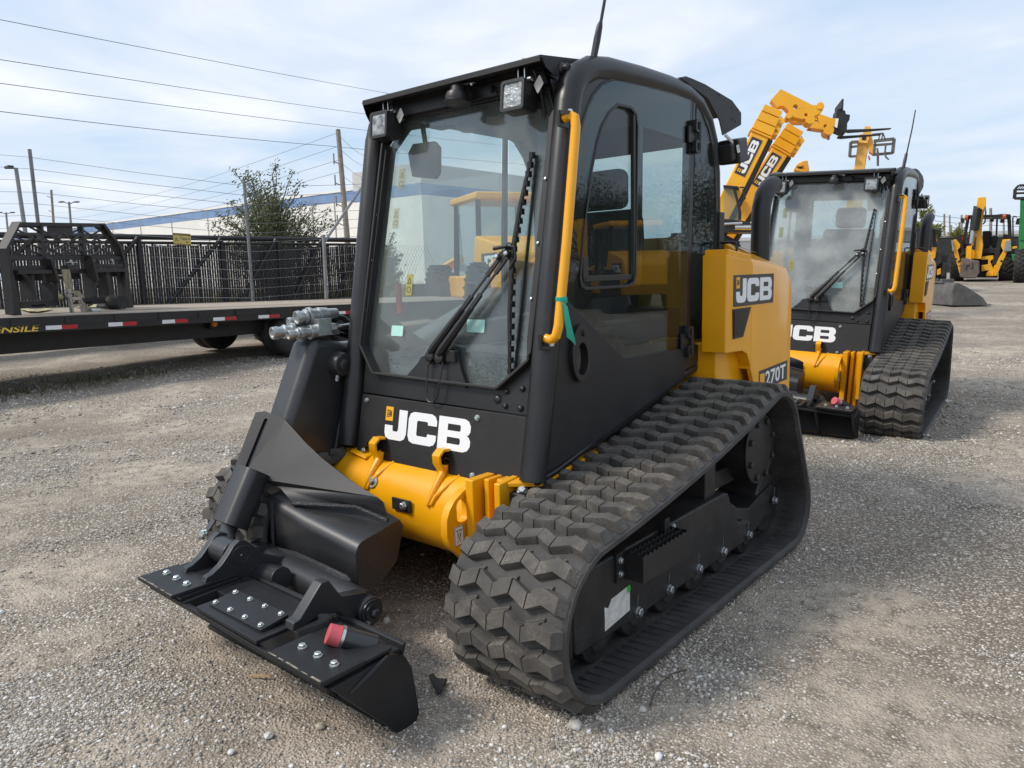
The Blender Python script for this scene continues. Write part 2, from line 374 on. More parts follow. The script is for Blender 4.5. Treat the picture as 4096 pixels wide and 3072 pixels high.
        mb = MB(); mb.prism([(X(.64), y, z) for y, z in [(1.147, .196), (1.064, .226), (1.055, .282), (1.20, .245), (1.46, .300), (1.545, .265), (1.55, .205), (1.29, .112), (1.147, .10)]], (X(.215), 0, 0))
        mb.build('tension_arm', 'frameblk', tr, bevel=.008)
        mb = MB(); mb.prism([(X(.66), y, z) for y, z in [(.77, .38), (.87, .38), (.87, .53), (.83, .555), (.77, .50)]], (X(.18), 0, 0)); mb.b2((X(.55), .85, .38), (X(.80), 1.2, .46)); mb.build('frame_upright', 'frameblk', tr, bevel=.005)
        def wheel(nm, y, z, r, x0, x1, hub=.05):
            mb = MB(); mb.lathe([(0, r*.62), (.004, r*.96), (.012, r), (x1-x0-.012, r), (x1-x0-.004, r*.95), (x1-x0, r*.62), (x1-x0+.006, r*.5), (x1-x0+.008, hub)], (X(x0), y, z), (X(1), 0, 0), 30)
            mb.build(nm, 'frameblk', tr)
        for y in (-.07, .173, .41, .657, .894, 1.165): wheel('road_wheel', y, .130, .094, .68, .856)
        wheel('front_idler', -.2, .275, .215, .66, .82); wheel('rear_idler', 1.45, .205, .145, .66, .845)
        for y, z in ((.173, .128), (.407, .130), (.657, .132), (.894, .132), (1.167, .128), (1.475, .215)):
            mb = MB(); mb.bolt((X(.867), y, z), (X(1), 0, 0), .0165); mb.tube([(X(.869), y-.004, z+.028), (X(.871), y-.002, z+.065)], .0010, 5)
            mb.build('axle_bolt', 'castst', tr)
        mb = MB(); hy, hz = 1.225, .525
        mb.lathe([(-.26, .15), (0, .155), (.006, .162), (.010, .162), (.014, .158), (.016, .112), (.019, .106), (.021, .0)], (X(.88), hy, hz), (X(1), 0, 0), 40)
        mb.lathe([(-.19, .18), (-.17, .195), (-.15, .195), (-.13, .18)], (X(.88), hy, hz), (X(1), 0, 0), 36)
        mb.build('drive_hub', 'frameblk', tr)
        for i in range(8):
            g = R(22+45*i); mb = MB(); mb.bolt((X(.892), hy+.132*math.cos(g), hz+.132*math.sin(g)), (X(1), 0, 0), .0155); mb.build('hub_bolt', 'frameblk', tr)
        # serrated step
        mb = MB(); x0, x1 = .870, .948
        def plate(x, t):
            top = []; n = 22
            for i in range(n+1): top.append((X(x), .07+.335*i/n, .382+(.011 if i % 2 else 0)))
            mb.prism([(X(x), .07, .292), (X(x), .405, .280)]+top[::-1], (X(t), 0, 0))
        plate(x1, .005); plate(x1-.028, .004); plate(x1-.056, .004)
        mb.b2((X(x0), .066, .292), (X(x1+.005), .071, .388)); mb.b2((X(x0), .402, .282), (X(x1+.005), .407, .385)); mb.b2((X(x0-.002), .33, .36), (X(x0+.02), .37, .435))
        stp = mb.build('step', 'blackflat', tr, bevel=.0015)
        mb = MB(); mb.b2((X(.866), .02, .29), (X(.876), .075, .395)); mb.build('step_bracket', 'blackflat', tr)
        for y, z, x, r in ((.043, .318, .876, .010), (.043, .366, .876, .010), (.44, .375, .867, .008)):
            mb = MB(); mb.bolt((X(x), y, z), (X(1), 0, 0), r); mb.build('step_bolt', 'zinc', tr)
        if side > 0:
            mb = MB(); mb.prism([(.8672, y, z) for y, z in [(-.045, .226), (-.022, .214), (.0, .240), (.118, .250), (.118, .155), (-.043, .139)]], (.0012, 0, 0)); pp = mb.build('paper_sheet', 'paper', tr)
            mb = MB(); mb.prism([(.8686, .110+.012*math.cos(R(a)), .238+.014*math.sin(R(a))) for a in range(0, 360, 30)], (.001, 0, 0)); mb.build('sticker_dot', mat('bright green dot', (.06, .5, .08), .5), tr)
def make_cab(root, film=False):
    tubeP = [(.0, .60), (.05, .83), (.252, 1.95), (.272, 2.01), (.315, 2.06), (.39, 2.095), (.50, 2.112), (.75, 2.125), (1.0, 2.132), (1.15, 2.127), (1.27, 2.10), (1.36, 2.04), (1.42, 1.95), (1.455, 1.80), (1.468, 1.60), (1.472, .93)]
    mb = MB()
    for s in (1, -1):
        mb.tube([(s*.533, y, z) for y, z in tubeP], [.05]*8+[.048, .045, .042, .04, .038, .036, .034, .034], 16)
        mb.tube([(s*.545, y, z) for y, z in [(.0, .605), (.10, .618), (.40, .69), (.80, .785), (1.302, .895), (1.48, .915)]], .022, 8)
        # door jamb behind the tube
        mb.prism([(s*.50, y, z) for y, z in [(.03, .62), (.07, .62), (.30, 1.93), (.40, 2.05), (.6, 2.09), (.6, 2.11), (.35, 2.09), (.22, 1.93)]], (s*.06, 0, 0))
    mb.prism([(-.5, y, z) for y, z in [(.42, 2.085), (.42, 2.12), (.8, 2.155), (1.05, 2.155), (1.3, 2.10), (1.44, 1.96), (1.42, 1.94), (1.27, 2.07), (1.0, 2.12), (.7, 2.115)]], (1.0, 0, 0))
    mb.box((0, .27, 2.06), (1.0, .06, .05))
    outl = [(-.005, .600)]+[(y, z) for y, z in tubeP[1:]]+[(1.478, .90), (1.302, .875), (.80, .762), (.40, .670)]
    hole = [(.035, .632), (.075, .83), (.117, 1.12), (.165, 1.44), (.216, 1.69), (.288, 1.862), (.33, 1.94), (.372, 1.995), (.432, 2.043), (.511, 2.073), (.766, 2.098), (.978, 2.102), (1.165, 2.094), (1.225, 2.088), (1.27, 2.063), (1.345, 1.99), (1.395, 1.90), (1.425, 1.78), (1.438, 1.6), (1.44, .95), (1.108, .86), (.75, .782), (.40, .702)]
    for s in (1, -1): mb.prism([(s*.530, y, z) for y, z in outl], (s*.034, 0, 0), [[(s*.530, y, z) for y, z in hole]])
    # sill sheet around the windscreen
    sill = [(-.475, .838), (.478, .828), (.478, 1.10), (.455, 1.02), (.335, .918), (-.388, .928), (-.475, 1.035)]
    mb.prism([Fp(x, z, -.03) for x, z in sill], Fp(0, 0, .03)-Fp(0, 0, 0))
    mb.prism([Fp(x, z, -.008) for x, z in [(-.205, .915), (.165, .905), (.125, .972), (.082, 1.060), (-.108, 1.015), (-.13, .985)]], (Fp(0, 0, .016)-Fp(0, 0, 0)))
    mb.b2((-.53, .06, .62), (.53, 1.48, .66)); mb.b2((-.53, 1.43, .66), (.53, 1.48, 1.15)); mb.b2((-.5, 1.42, 1.96), (.5, 1.47, 2.03))
    for s in (1, -1): mb.b2((s*.40, 1.42, 1.1), (s*.5, 1.46, 2.0))
    # weld lines, fixing bosses
    for x, z, r in ((.325, .876, .017), (.367, .909, .011), (.442, .925, .012), (.367, .854, .011), (.441, .853, .0125)):
        mb.lathe([(0, r*1.02), (.005, r), (.010, r*.7), (.012, r*.3)], Fp(x, z, -.001), Fp(0, 0, 1)-Fp(0, 0, 0), 16)
    cabf = mb.build('cab_frame', 'black', root, bevel=.003, ang=40)
    mb = MB(); mb.b2((-.49, .3, 2.055), (.49, 1.4, 2.083)); mb.box((.0, .42, 2.03), (.7, .14, .05)); mb.build('headliner', 'headliner', root, bevel=.01)
    # front plate
    mb = MB()
    mb.prism([Fp(x, z, 0) for x, z in [(-.476, .553), (-.425, .550), (-.425, .585), (-.405, .628), (-.33, .624), (-.275, .548), (-.268, .546), (.055, .545), (.058, .628), (.10, .628), (.104, .546), (.283, .546), (.335, .598), (.476, .590), (.476, .824), (-.468, .832)]], (Fp(0, 0, .006)-Fp(0, 0, 0)))
    pl = mb.build('front_plate', 'blackflat', root, bevel=.002)
    mb = MB(); logo(mb, lambda a, b, o=0.: Fp(-.298+a, .655+b, .0068+o), .506, .13, .0006, 0, (1, 2)); mb.build('plate_lettering', ['white', 'logoyel', 'decalblk'], pl)
    for x, z in ((-.433, .806), (-.427, .586), (.235, .797), (.235, .575)):
        mb = MB(); mb.bolt(Fp(x, z, .006), (0, -1, .18), .0095); mb.build('plate_bolt', 'zinc', pl)
    # windscreen
    octo = [(-.487, 1.045), (-.388, .928), (.335, .917), (.474, 1.03), (.497, 1.93), (.44, 2.022), (-.375, 2.04), (-.455, 1.93)]
    mb = MB(); mb.prism([Fp(x, z, -.022) for x, z in octo], Fp(0, 0, .005)-Fp(0, 0, 0)); ws = mb.build('windscreen', 'glasswf' if film else 'glassw', root)
    inn = [(-.455, 1.07), (-.375, .975), (-.22, .965), (-.10, 1.06), (.0, 1.08), (.11, 1.06), (.17, .985), (.32, .965), (.435, 1.06), (.455, 1.90), (.405, 1.965), (-.33, 1.985), (-.42, 1.90)]
    mb = MB(); mb.prism([Fp(x, z, -.0245) for x, z in octo], Fp(0, 0, .002)-Fp(0, 0, 0), [[Fp(x, z, -.0245) for x, z in inn]])
    mb.cur = 0
    for x, z, w, h in ((.03, 2.0, .09, .055),):
        mb.prism([Fp(x+w*math.cos(R(a)), z-.02+h*math.sin(R(a)), -.026) for a in range(0, 360, 24)], Fp(0, 0, .0012)-Fp(0, 0, 0))
    mb.build('windscreen_border', 'frit', ws)
    for x, z, w, h in ((-.335, 1.095, .075, .045), (.115, 1.125, .095, .05)):
        mb = MB(); mb.prism([Fp(x+a, z+b, -.0155) for a, b in rrect(0, 0, w, h, .005, 3)], Fp(0, 0, .0006)-Fp(0, 0, 0)); mb.build('pale_sticker', 'sticker', ws)
    for x, z in ((-.375, 1.73), (-.39, 1.56), (-.265, 1.27)):
        mb = MB(); mb.cur = 0; mb.prism([Fp(x+a, z+b, -.0155) for a, b in rrect(0, 0, .038, .09, .003, 2)], Fp(0, 0, .0005)-Fp(0, 0, 0))
        mb.cur = 1; tri = [(.006, .05), (.032, .05), (.019, .078)]; ti = [(.0105, .053), (.0275, .053), (.019, .071)]
        mb.prism([Fp(x+a, z+b, -.0149) for a, b in tri], Fp(0, 0, .0005)-Fp(0, 0, 0), [[Fp(x+a, z+b, -.0149) for a, b in ti]])
        mb.prism([Fp(x+.019+.013*math.cos(R(a)), z+.024+.013*math.sin(R(a)), -.0149) for a in range(0, 360, 30)], Fp(0, 0, .0005)-Fp(0, 0, 0), [[Fp(x+.019+.010*math.cos(R(a)), z+.024+.010*math.sin(R(a)), -.0149) for a in range(0, 360, 30)]])
        mb.build('warning_decal', ['warnpale', 'warnline'] if z > 1.5 else ['warn', 'decalblk'], ws)
    # raised frame lip round the windscreen
    mb = MB()
    pts = [(-.455, 1.93), (-.49, 1.045), (-.388, .928), (.335, .917), (.476, 1.03), (.50, 1.93)]
    for a, b in zip(pts, pts[1:]):
        A, B_ = Fp(*a, .004), Fp(*b, .004); mb.bar(A, B_, .012, .055, up=(0, -1, .18))
    mb.prism([Fp(x, z, .012) for x, z in [(-.455, 1.93), (-.462, 1.90), (-.495, 1.06), (-.480, 1.045), (-.44, 1.90)]], Fp(0, 0, .006)-Fp(0, 0, 0))
    mb.prism([Fp(x, z, .030) for x, z in [(.495, 1.93), (.478, 1.90), (.468, 1.10), (.476, 1.035), (.492, 1.06), (.512, 1.90)]], Fp(0, 0, .006)-Fp(0, 0, 0))
    fr = mb.build('windscreen_frame', 'blackflat', root, bevel=.003)
    mb = MB()
    for x, z in ((-.483, 1.2), (-.474, 1.42), (-.466, 1.62), (.474, 1.25), (.482, 1.45), (.49, 1.68)): mb.lathe([(0, .006), (.003, .005), (.004, .002)], Fp(x, z, .0385 if x > 0 else .019), (0, -1, .18), 10)
    mb.build('frame_rivet', 'zinc', fr)
    # visor
    mb = MB(); xw = .490
    mb.prism([(-xw, y, z) for y, z in [(.150, 2.104), (.150, 2.112), (.456, 2.150), (.46, 2.135), (.17, 2.096)]], (2*xw, 0, 0))
    mb.b2((-xw+.001, .148, 2.090), (xw-.001, .156, 2.110))
    sp = [(.150, 2.104), (.456, 2.142), (.32, 2.05), (.275, 1.93), (.25, 1.935)]
    slots = [[(.186+.032*i, z), (.186+.032*i+.07-.018*i, z+.004), (.186+.032*i+.07-.018*i, z-.012), (.190+.032*i, z-.015)] for i, z in enumerate((2.050, 2.022, 1.995, 1.970))]
    for s in (1, -1): mb.prism([(s*(xw+.001), y, z) for y, z in sp], (s*.006, 0, 0), [[(s*(xw+.001), y, z) for y, z in q] for q in slots])
    mb.b2((-.47, .262, 2.03), (.47, .274, 2.115))
    vs = mb.build('roof_visor', 'blackflat', root, bevel=.0015)
    mb = MB(); mb.lathe([(0, .004), (0, .03), (.025, .032), (.03, .045), (.045, .05), (.06, .048), (.068, .055), (.072, .02)], (.055, .185, 2.085), (0, -.15, -1), 24)
    hn = mb.build('horn', 'plastic', vs); mb = MB(); mb.bar((.03, .185, 2.088), (.14, .19, 2.083), .014, .003); mb.bolt((.125, .185, 2.081), (0, 0, -1), .006); mb.bolt((.05, .183, 2.09), (0, 0, 1), .006); mb.build('horn_bracket', 'steel', hn)
    mb = MB(); mb.tube([(.18, .24, 2.06), (.26, .24, 2.05), (.34, .25, 2.055), (.44, .26, 2.02), (.455, .27, 1.95)], .007, 8); mb.tube([(.19, .23, 2.07), (.20, .22, 2.04)], .008, 8); mb.tube([(.42, .2, 2.08), (.43, .22, 2.03), (.425, .26, 1.93)], .006, 8); mb.build('wiring', 'plastic', vs)
    for x in (-.396, .355):
        mb = MB(); g = Matrix.Rotation(R(-6), 4, 'X'); T = Matrix.Translation((x, .15, 1.998)) @ g
        mb.T = T
        mb.prism([(a, 0, b) for a, b in rrect(-.056, -.056, .056, .056, .012, 4)], (0, .014, 0), [[(a, 0, b) for a, b in rrect(-.044, -.044, .044, .044, .008, 4)]])
        mb.prism([(a, .014, b) for a, b in rrect(-.056, -.056, .056, .056, .012, 4)], (0, .06, 0)); mb.prism([(a, .074, b) for a, b in rrect(-.045, -.045, .045, .045, .012, 4)], (0, .025, 0))
        wl = mb.build('work_light', 'plastic', root, bevel=.004)
        mb = MB(); mb.T = T; mb.prism([(a, .004, b) for a, b in rrect(-.0445, -.0445, .0445, .0445, .008, 4)], (0, .008, 0)); mb.build('lamp_lens', 'lens', wl)
        mb = MB(); mb.b2((x+.012, .172, 2.06), (x+.016, .202, 2.105)); mb.b2((x+.042, .172, 2.045), (x+.046, .202, 2.105)); mb.b2((x+.012, .172, 2.104), (x+.046, .202, 2.107)); mb.bolt((x+.03, .185, 2.118), (0, 0, 1), .007); mb.cyl((x+.046, .187, 2.05), (x+.066, .187, 2.05), .009, seg=8); mb.build('lamp_bracket', 'steel', wl)
        mb = MB(); mb.prism([(x+a, .205, 2.03+b) for a, b in [(.06, 0), (.085, .03), (.10, .0), (.075, -.03)]], (.004, .002, 0)); mb.build('paper_tag', 'paper', wl)
    # antenna, roof buttons
    mb = MB(); mb.lathe([(0, .022), (.004, .022), (.012, .015), (.03, .016), (.032, .005)], (.497, .268, 2.083), (1, 0, 0), 14); mb.lathe([(0, .018), (.01, .02), (.025, .018), (.03, .008)], (.497, .345, 2.097), (1, 0, 0), 16); mb.cyl((.52, .35, 2.097), (.545, .385, 2.10), .008, seg=10)
    mb.build('antenna_socket', 'steel' if False else 'plastic', root)
    mb = MB(); mb.lathe([(-.014, .004), (-.010, .011), (0, .014), (.010, .011), (.014, .004)], (.55, .392, 2.108), (0, 0, 1), 12); mb.cyl((.55, .392, 2.115), (.552, .397, 2.14), .007, seg=8); an = mb.build('antenna', 'steel', root)
    mb = MB(); mb.tube([(.551, .396, 2.135), (.556, .412, 2.20), (.560, .424, 2.25), (.563, .43, 2.27)], [.013, .014, .012, .006], 10); mb.tube([(.563, .43, 2.27), (.578, .475, 2.47), (.585, .50, 2.62)], [.006, .0055, .0045], 8); mb.build('antenna_whip', 'plastic', an)
    # wipers
    W = lambda x, z, o: Fp(x, z, o)
    mb = MB()
    for (x0, z0), (x1, z1), o in (((-.036, 1.030), (.300, 1.405), .03), ((.018, 1.026), (.345, 1.415), .034)):
        A, B_ = W(x0, z0, o), W(x1, z1, o); D = B_-A; nrm = (0, -1, .18)
        mb.tube([A, A+D*.06, A+D*.30, A+D*.48], [.016, .020, .017, .013], 8); mb.bar(A+D*.46, A+D*.62, .018, .012, nrm); mb.bar(A+D*.60, A+D*.84, .010, .006, nrm); mb.bar(A+D*.82, B_, .018, .010, nrm)
        mb.lathe([(0, .024), (.02, .026), (.035, .024), (.04, .014)], W(x0, z0-.012, .0), (0, -1, .18), 16); mb.lathe([(0, .012), (.02, .012), (.026, .006)], W(x1, z1, o-.005), (0, -1, .18), 12)
    mb.bar(W(.30, 1.405, .034), W(.345, 1.415, .036), .04, .008, (0, -1, .18)); mb.bar(W(.325, 1.41, .034), W(.345, 1.46, .03), .02, .008, (0, -1, .18)); mb.tube([W(.275, 1.437, .045), W(.345, 1.445, .045)], .008, 8); mb.tube([W(.345, 1.445, .045), W(.375, 1.44, .04), W(.38, 1.40, .035), W(.35, 1.36, .03)], .006, 8); mb.b2((.05, .06, 1.005), (.10, .09, 1.05))
    wp = mb.build('wiper', 'plastic', root, bevel=.002)
    mb = MB()
    T0, T1, T2 = W(.385, 1.785, .002), W(.352, 1.42, .022), W(.372, .985, .002)
    for a, b, c in ((T0, T1, T2),):
        mb.tube([a, a.lerp(b, .5)+Vector((0, -.008, 0)), b, b.lerp(c, .5)+Vector((0, -.008, 0)), c], [.006, .009, .011, .009, .006], 8)
        for i in range(22):
            t = i/21; p = (a.lerp(b, t*2) if t < .5 else b.lerp(c, t*2-1)); mb.box(p+Vector((.004, .0, 0)), (.016, .02, .022))
    mb.bar(T0+Vector((.016, .014, 0)), T2+Vector((.016, .014, 0)), .004, .016, (0, -1, .18)); mb.build('wiper_blade', 'plastic', wp)
    mb = MB()
    for x, z in ((.302, 1.405), (.347, 1.415)): mb.lathe([(0, .009), (.004, .009), (.007, .005)], W(x, z, .055), (0, -1, .18), 10)
    mb.build('wiper_stud', 'zinc', wp)
    mb = MB(); mb.tube([W(.035, 1.02, .02), W(.04, .98, .03), W(.035, .92, .03), W(.03, .86, .03), W(.01, .835, .03), W(-.02, .835, .03), W(-.035, .86, .03), W(-.04, .93, .03), W(-.045, .985, .025), W(-.035, .995, .01)], .0035, 6); mb.lathe([(0, .012), (.01, .012), (.014, .006)], W(-.035, .997, .005), (0, -1, .18), 10); mb.build('washer_hose', 'plastic', root)
    # door (and a matching fixed side on the boom side)
    out = [(.035, .632), (.075, .83), (.117, 1.12), (.165, 1.44), (.216, 1.69), (.288, 1.862), (.33, 1.94), (.372, 1.995), (.432, 2.043), (.511, 2.073), (.766, 2.098), (.978, 2.102), (1.165, 2.094), (1.145, 1.60), (1.112, .985), (1.108, .85), (.75, .772), (.40, .692)]
    low = [(.035, .632), (.075, .83), (.117, 1.12), (.142, 1.262), (.165, 1.256), (.571, .993), (1.112, .985), (1.108, .85), (.75, .772), (.40, .692)]
    up = [(.142, 1.262), (.165, 1.44), (.216, 1.69), (.288, 1.862), (.33, 1.94), (.372, 1.995), (.432, 2.043), (.511, 2.073), (.766, 2.098), (.978, 2.102), (1.165, 2.094), (1.145, 1.60), (1.112, .985), (.571, .993), (.165, 1.256)]
    slide = [(.262, 1.325), (.272, 1.292), (.302, 1.280), (.61, 1.282), (.655, 1.294), (.672, 1.331), (.680, 1.6), (.690, 1.93), (.678, 1.975), (.635, 1.995), (.537, 1.992), (.474, 1.954), (.421, 1.897), (.387, 1.834), (.345, 1.72), (.295, 1.52)]
    clr = [(.735, 1.93), (1.085, 1.92), (1.062, 1.035), (.60, 1.04), (.33, 1.222), (.35, 1.245), (.71, 1.25), (.725, 1.33)]
    for s in (1, -1):
        S_ = Sd(s*.553, s); ext = Vector((s*.02, 0, 0))
        mb = MB(); mb.prism([S_(y, z) for y, z in low], ext)
        d = mb.build('door' if s > 0 else 'side_panel', 'blackflat', root, bevel=.003)
        if s > 0:
            mb = MB()
            oo = [(y-.004, z+.004) for y, z in out]
            mb.tube([(s*.562, y, z) for y, z in oo+oo[:1]], .006, 6, cap=False); mb.build('door_seal', 'plastic', d)
        mb = MB(); mb.prism([S_(y, z, .012) for y, z in up], Vector((s*.004, 0, 0)), [[S_(y, z, .012) for y, z in slide]] if s > 0 else ()); g = mb.build('door_glass' if s > 0 else 'side_glass', 'glassd' if s > 0 else 'glasss', d)
        if s < 0: continue
        mb = MB(); mb.prism([S_(y, z, .0098) for y, z in up], Vector((s*.0014, 0, 0)), [[S_(y, z, .0098) for y, z in slide], [S_(y, z, .0098) for y, z in clr]]); mb.build('glass_border', 'frit', g)
        mb = MB(); mb.prism([S_(y, z, -.002) for y, z in slide], Vector((s*.004, 0, 0))); sl = mb.build('sliding_window', 'glassd', d)
        mb = MB(); gap = [(y+(.52-y)*.05, z+(1.62-z)*.03) for y, z in slide]
        mb.prism([S_(y, z, .004) for y, z in slide], Vector((s*.014, 0, 0)), [[S_(y, z, .004) for y, z in gap]])
        mb.b2((s*.548, .30, 1.312), (s*.562, .66, 1.334)); mb.b2((s*.552, .655, 1.30), (s*.568, .672, 1.97)); mb.b2((s*.556, .283, 1.325), (s*.572, .318, 1.405))
        mb.build('window_track', 'plastic', sl, bevel=.002)
    d = [o for o in root.children if o.name.split('.')[0] == 'door'][0]
    # recessed handle
    mb = MB(); hp = []
    cy, cz = .238, 1.048
    ring = [(cy+.060*math.cos(R(a)), cz+.108*math.sin(R(a))) for a in range(0, 360, 15)]; rin = [(cy+.002+.038*math.cos(R(a)), cz-.022+.062*math.sin(R(a))) for a in range(0, 360, 15)]
    S_ = Sd(.5735, 1)
    mb.prism([S_(y, z) for y, z in ring], (.020, 0, 0), [[S_(y, z) for y, z in rin]])
    mb.lathe([(0, .012), (.008, .011), (.009, .004)], (.5925, .250, 1.122), (1, 0, 0), 14); mb.b2((.592, .248, 1.117), (.603, .252, 1.127))
    hd = mb.build('door_handle', 'plastic', d, bevel=.005, seg=3)
    mb = MB(); mb.cyl((.574, cy+.002, cz-.022), (.576, cy+.002, cz-.022), .05, seg=20); mb.build('handle_recess', 'frit', hd)
    for zc in (1.945, 1.02):
        mb = MB(); yh = 1.185 if zc > 1.5 else 1.130
        for z in (zc+.04, zc-.05):
            mb.prism([(.572, yh-.005+a, z+b) for a, b in rrect(-.026, -.028, .026, .028, .012, 4)], (.022, 0, 0), [[(.572, yh-.005+a, z+b) for a, b in rrect(-.013, -.016, .013, .016, .006, 4)]])
        mb.b2((.572, yh-.075, zc-.035), (.580, yh, zc+.035)); mb.tube([(.587, yh+.012, zc-.07), (.587, yh+.012, zc+.06)], .010, 10); mb.build('hinge', 'plastic', d, bevel=.004)
    # rear quarter
    q = [(1.175, .99), (1.455, .99), (1.46, 1.55), (1.45, 1.75), (1.42, 1.88), (1.36, 1.98), (1.27, 2.065), (1.225, 2.09), (1.21, 1.8)]
    for s in (1, -1):
        mb = MB(); mb.prism([(s*.556, y, z) for y, z in q], (s*.004, 0, 0)); qg = mb.build('quarter_window', 'glassd' if s > 0 else 'glasss', root)
        mb = MB(); mb.prism([(s*.545, y, z) for y, z in [(1.112, .88), (1.50, .935), (1.50, .99), (1.165, .99), (1.17, 1.4), (1.20, 2.09), (1.175, 2.095), (1.145, 1.6)]], (s*.022, 0, 0)); mb.b2((s*.548, 1.452, .94), (s*.576, 1.505, 1.62)); mb.build('quarter_pillar', 'black', qg, bevel=.003)
    mb = MB(); mb.prism([(-.40, 1.44, 1.15), (.40, 1.44, 1.15), (.40, 1.44, 1.96), (-.40, 1.44, 1.96)], (0, .004, 0)); mb.build('rear_window', 'glasso', root)
    mb = MB(); mb.tube([(.575, 1.478, 1.394), (.64, 1.478, 1.394), (.652, 1.478, 1.40), (.652, 1.478, 1.465), (.64, 1.478, 1.472), (.575, 1.478, 1.472)], .007, 8); mb.build('window_catch', 'plastic', root)
    # handrail
    mb = MB(); mb.tube([(.578, .165, 1.885), (.603, .166, 1.892), (.622, .168, 1.880), (.628, .165, 1.85), (.628, .10, 1.45), (.628, .045, 1.165), (.622, .038, 1.130), (.603, .036, 1.115), (.578, .036, 1.12)], .0175, 14)
    hr = mb.build('handrail', 'yel', root)
    for y, z in ((.166, 1.89), (.036, 1.115)):
        mb = MB(); mb.b2((.572, y-.026, z-.03), (.612, y+.026, z-.0205)) if z < 1.5 else mb.b2((.572, y-.026, z+.004), (.612, y+.026, z+.0135)); mb.b2((.566, y-.028, z-.035), (.578, y+.028, z+.02)); sg = 1 if z > 1.5 else -1; mb.cur = 1; mb.bolt((.603, y, z+sg*.012), (0, 0, sg), .009); mb.build('rail_bracket', ['black', 'zinc'], hr)
    # roof rear deflector and lamp
    mb = MB(); prof = [(1.03, 2.175), (1.15, 2.195), (1.30, 2.192), (1.60, 2.165), (1.713, 2.122), (1.715, 2.062), (1.50, 1.985), (1.475, 2.02)]
    mb.prism([(-.54, y, z) for y, z in [(1.03, 2.165), (1.12, 2.195), (1.30, 2.192), (1.60, 2.165), (1.713, 2.122), (1.715, 2.112), (1.6, 2.15), (1.3, 2.17)]], (1.10, 0, 0))
    for s in (1, -1): mb.prism([(s*.557, y, z) for y, z in [(1.05, 2.178), (1.15, 2.194), (1.30, 2.191), (1.60, 2.164), (1.713, 2.121), (1.715, 2.062), (1.50, 1.985), (1.46, 2.05), (1.33, 2.13)]], (s*.006, 0, 0))
    dfl = mb.build('roof_deflector', 'blackflat', root, bevel=.006)
    mb = MB()
    for y, z in ((1.60, 2.075), (1.645, 2.07), (1.6, 2.13), (1.665, 2.13), (1.45, 2.165)): mb.lathe([(0, .006), (.002, .005), (.003, .002)], (.563, y, z), (1, 0, 0), 8)
    mb.build('deflector_rivet', 'blackflat', dfl)
    mb = MB(); mb.T = Matrix.Translation((.585, 1.57, 1.915)) @ Matrix.Rotation(R(12), 4, 'X'); mb.box((0, 0, 0), (.11, .11, .115)); mb.box((0, -.075, 0), (.08, .05, .08)); rl = mb.build('rear_light', 'plastic', root, bevel=.01)
    mb = MB(); mb.tube([(.58, 1.485, 1.985), (.60, 1.50, 1.96), (.61, 1.515, 1.94)], .008, 8); mb.prism([(.63, 1.50, 1.93), (.635, 1.515, 1.935), (.64, 1.52, 1.90), (.635, 1.505, 1.895)], (.003, 0, 0)); mb.build('lamp_plug', 'paper', rl)
    # interior
    mb = MB(); mb.box((0, .95, .93), (.5, .5, .14)); mb.prism([(-.235, y, z) for y, z in [(1.12, .96), (1.24, .98), (1.34, 1.50), (1.33, 1.62), (1.25, 1.66), (1.20, 1.62)]], (.47, 0, 0)); mb.b2((-.2, .8, .68), (.2, 1.2, .88)); st = mb.build('operator_seat', 'seat', root, bevel=.05, seg=4)
    mb = MB(); mb.box((0, 1.3, 1.76), (.28, .10, .20)); mb.build('headrest', 'seat', st, bevel=.04, seg=3)
    mb = MB(); mb.tube([(.13, 1.22, 1.02), (.10, 1.20, 1.25), (.14, 1.27, 1.58)], .022, 6); mb.build('seat_belt', 'inner', st)
    for s in (1, -1):
        mb = MB(); mb.prism([(s*.29, y, z) for y, z in [(.62, 1.0), (.60, 1.06), (.72, 1.12), (1.2, 1.14), (1.2, 1.02)]], (s*.13, 0, 0)); mb.b2((s*.30, .95, .68), (s*.40, 1.1, 1.02)); ar = mb.build('control_pod', 'inner', root, bevel=.02)
        mb = MB(); mb.tube([(s*.35, .66, 1.08), (s*.35, .65, 1.15), (s*.35, .645, 1.18)], [.030, .022, .016], 10); mb.tube([(s*.35, .645, 1.17), (s*.34, .63, 1.25), (s*.33, .63, 1.31)], [.018, .022, .020], 10); mb.build('joystick', 'plastic', ar, bevel=.003)
    mb = MB(); mb.tube([(-.42, .25, 1.32), (-.41, .235, 1.22), (-.40, .23, 1.18)], [.010, .016, .018], 8); mb.build('emergency_hammer', 'redpl', root, bevel=.004)
    mb = MB(); mb.b2((.40, .5, .98), (.43, .56, 1.05)); mb.build('belt_buckle', 'redpl', root, bevel=.006)
    mb = MB(); mb.tube([(-.44, .38, .92), (-.38, .36, 1.0), (.0, .34, 1.02), (.40, .36, 1.0)], .03, 10); mb.prism([(-.45, .12, .68), (.45, .12, .68), (.45, .55, .70), (-.45, .55, .70)], (0, 0, .01)); mb.b2((-.50, .14, .66), (-.46, 1.4, .98)); mb.b2((.46, .14, .66), (.50, 1.1, .94)); mb.build('footwell', 'inner', root, bevel=.01)
    for x in (-.31, .36):
        mb = MB(); mb.T = Matrix.Translation((x, .33, 1.86)) @ Matrix.Rotation(R(25 if x < 0 else -30), 4, 'Z'); mb.prism([(a, 0, b) for a, b in [(-.06, -.07), (.05, -.085), (.07, -.06), (.075, .05), (.055, .075), (-.05, .07), (-.075, .03)]], (0, .035, 0)); mb.T = None; mb.tube([(x, .345, 1.93), (x-.02, .35, 2.02)], .012, 8); mb.build('cab_mirror', 'plastic', root, bevel=.008)
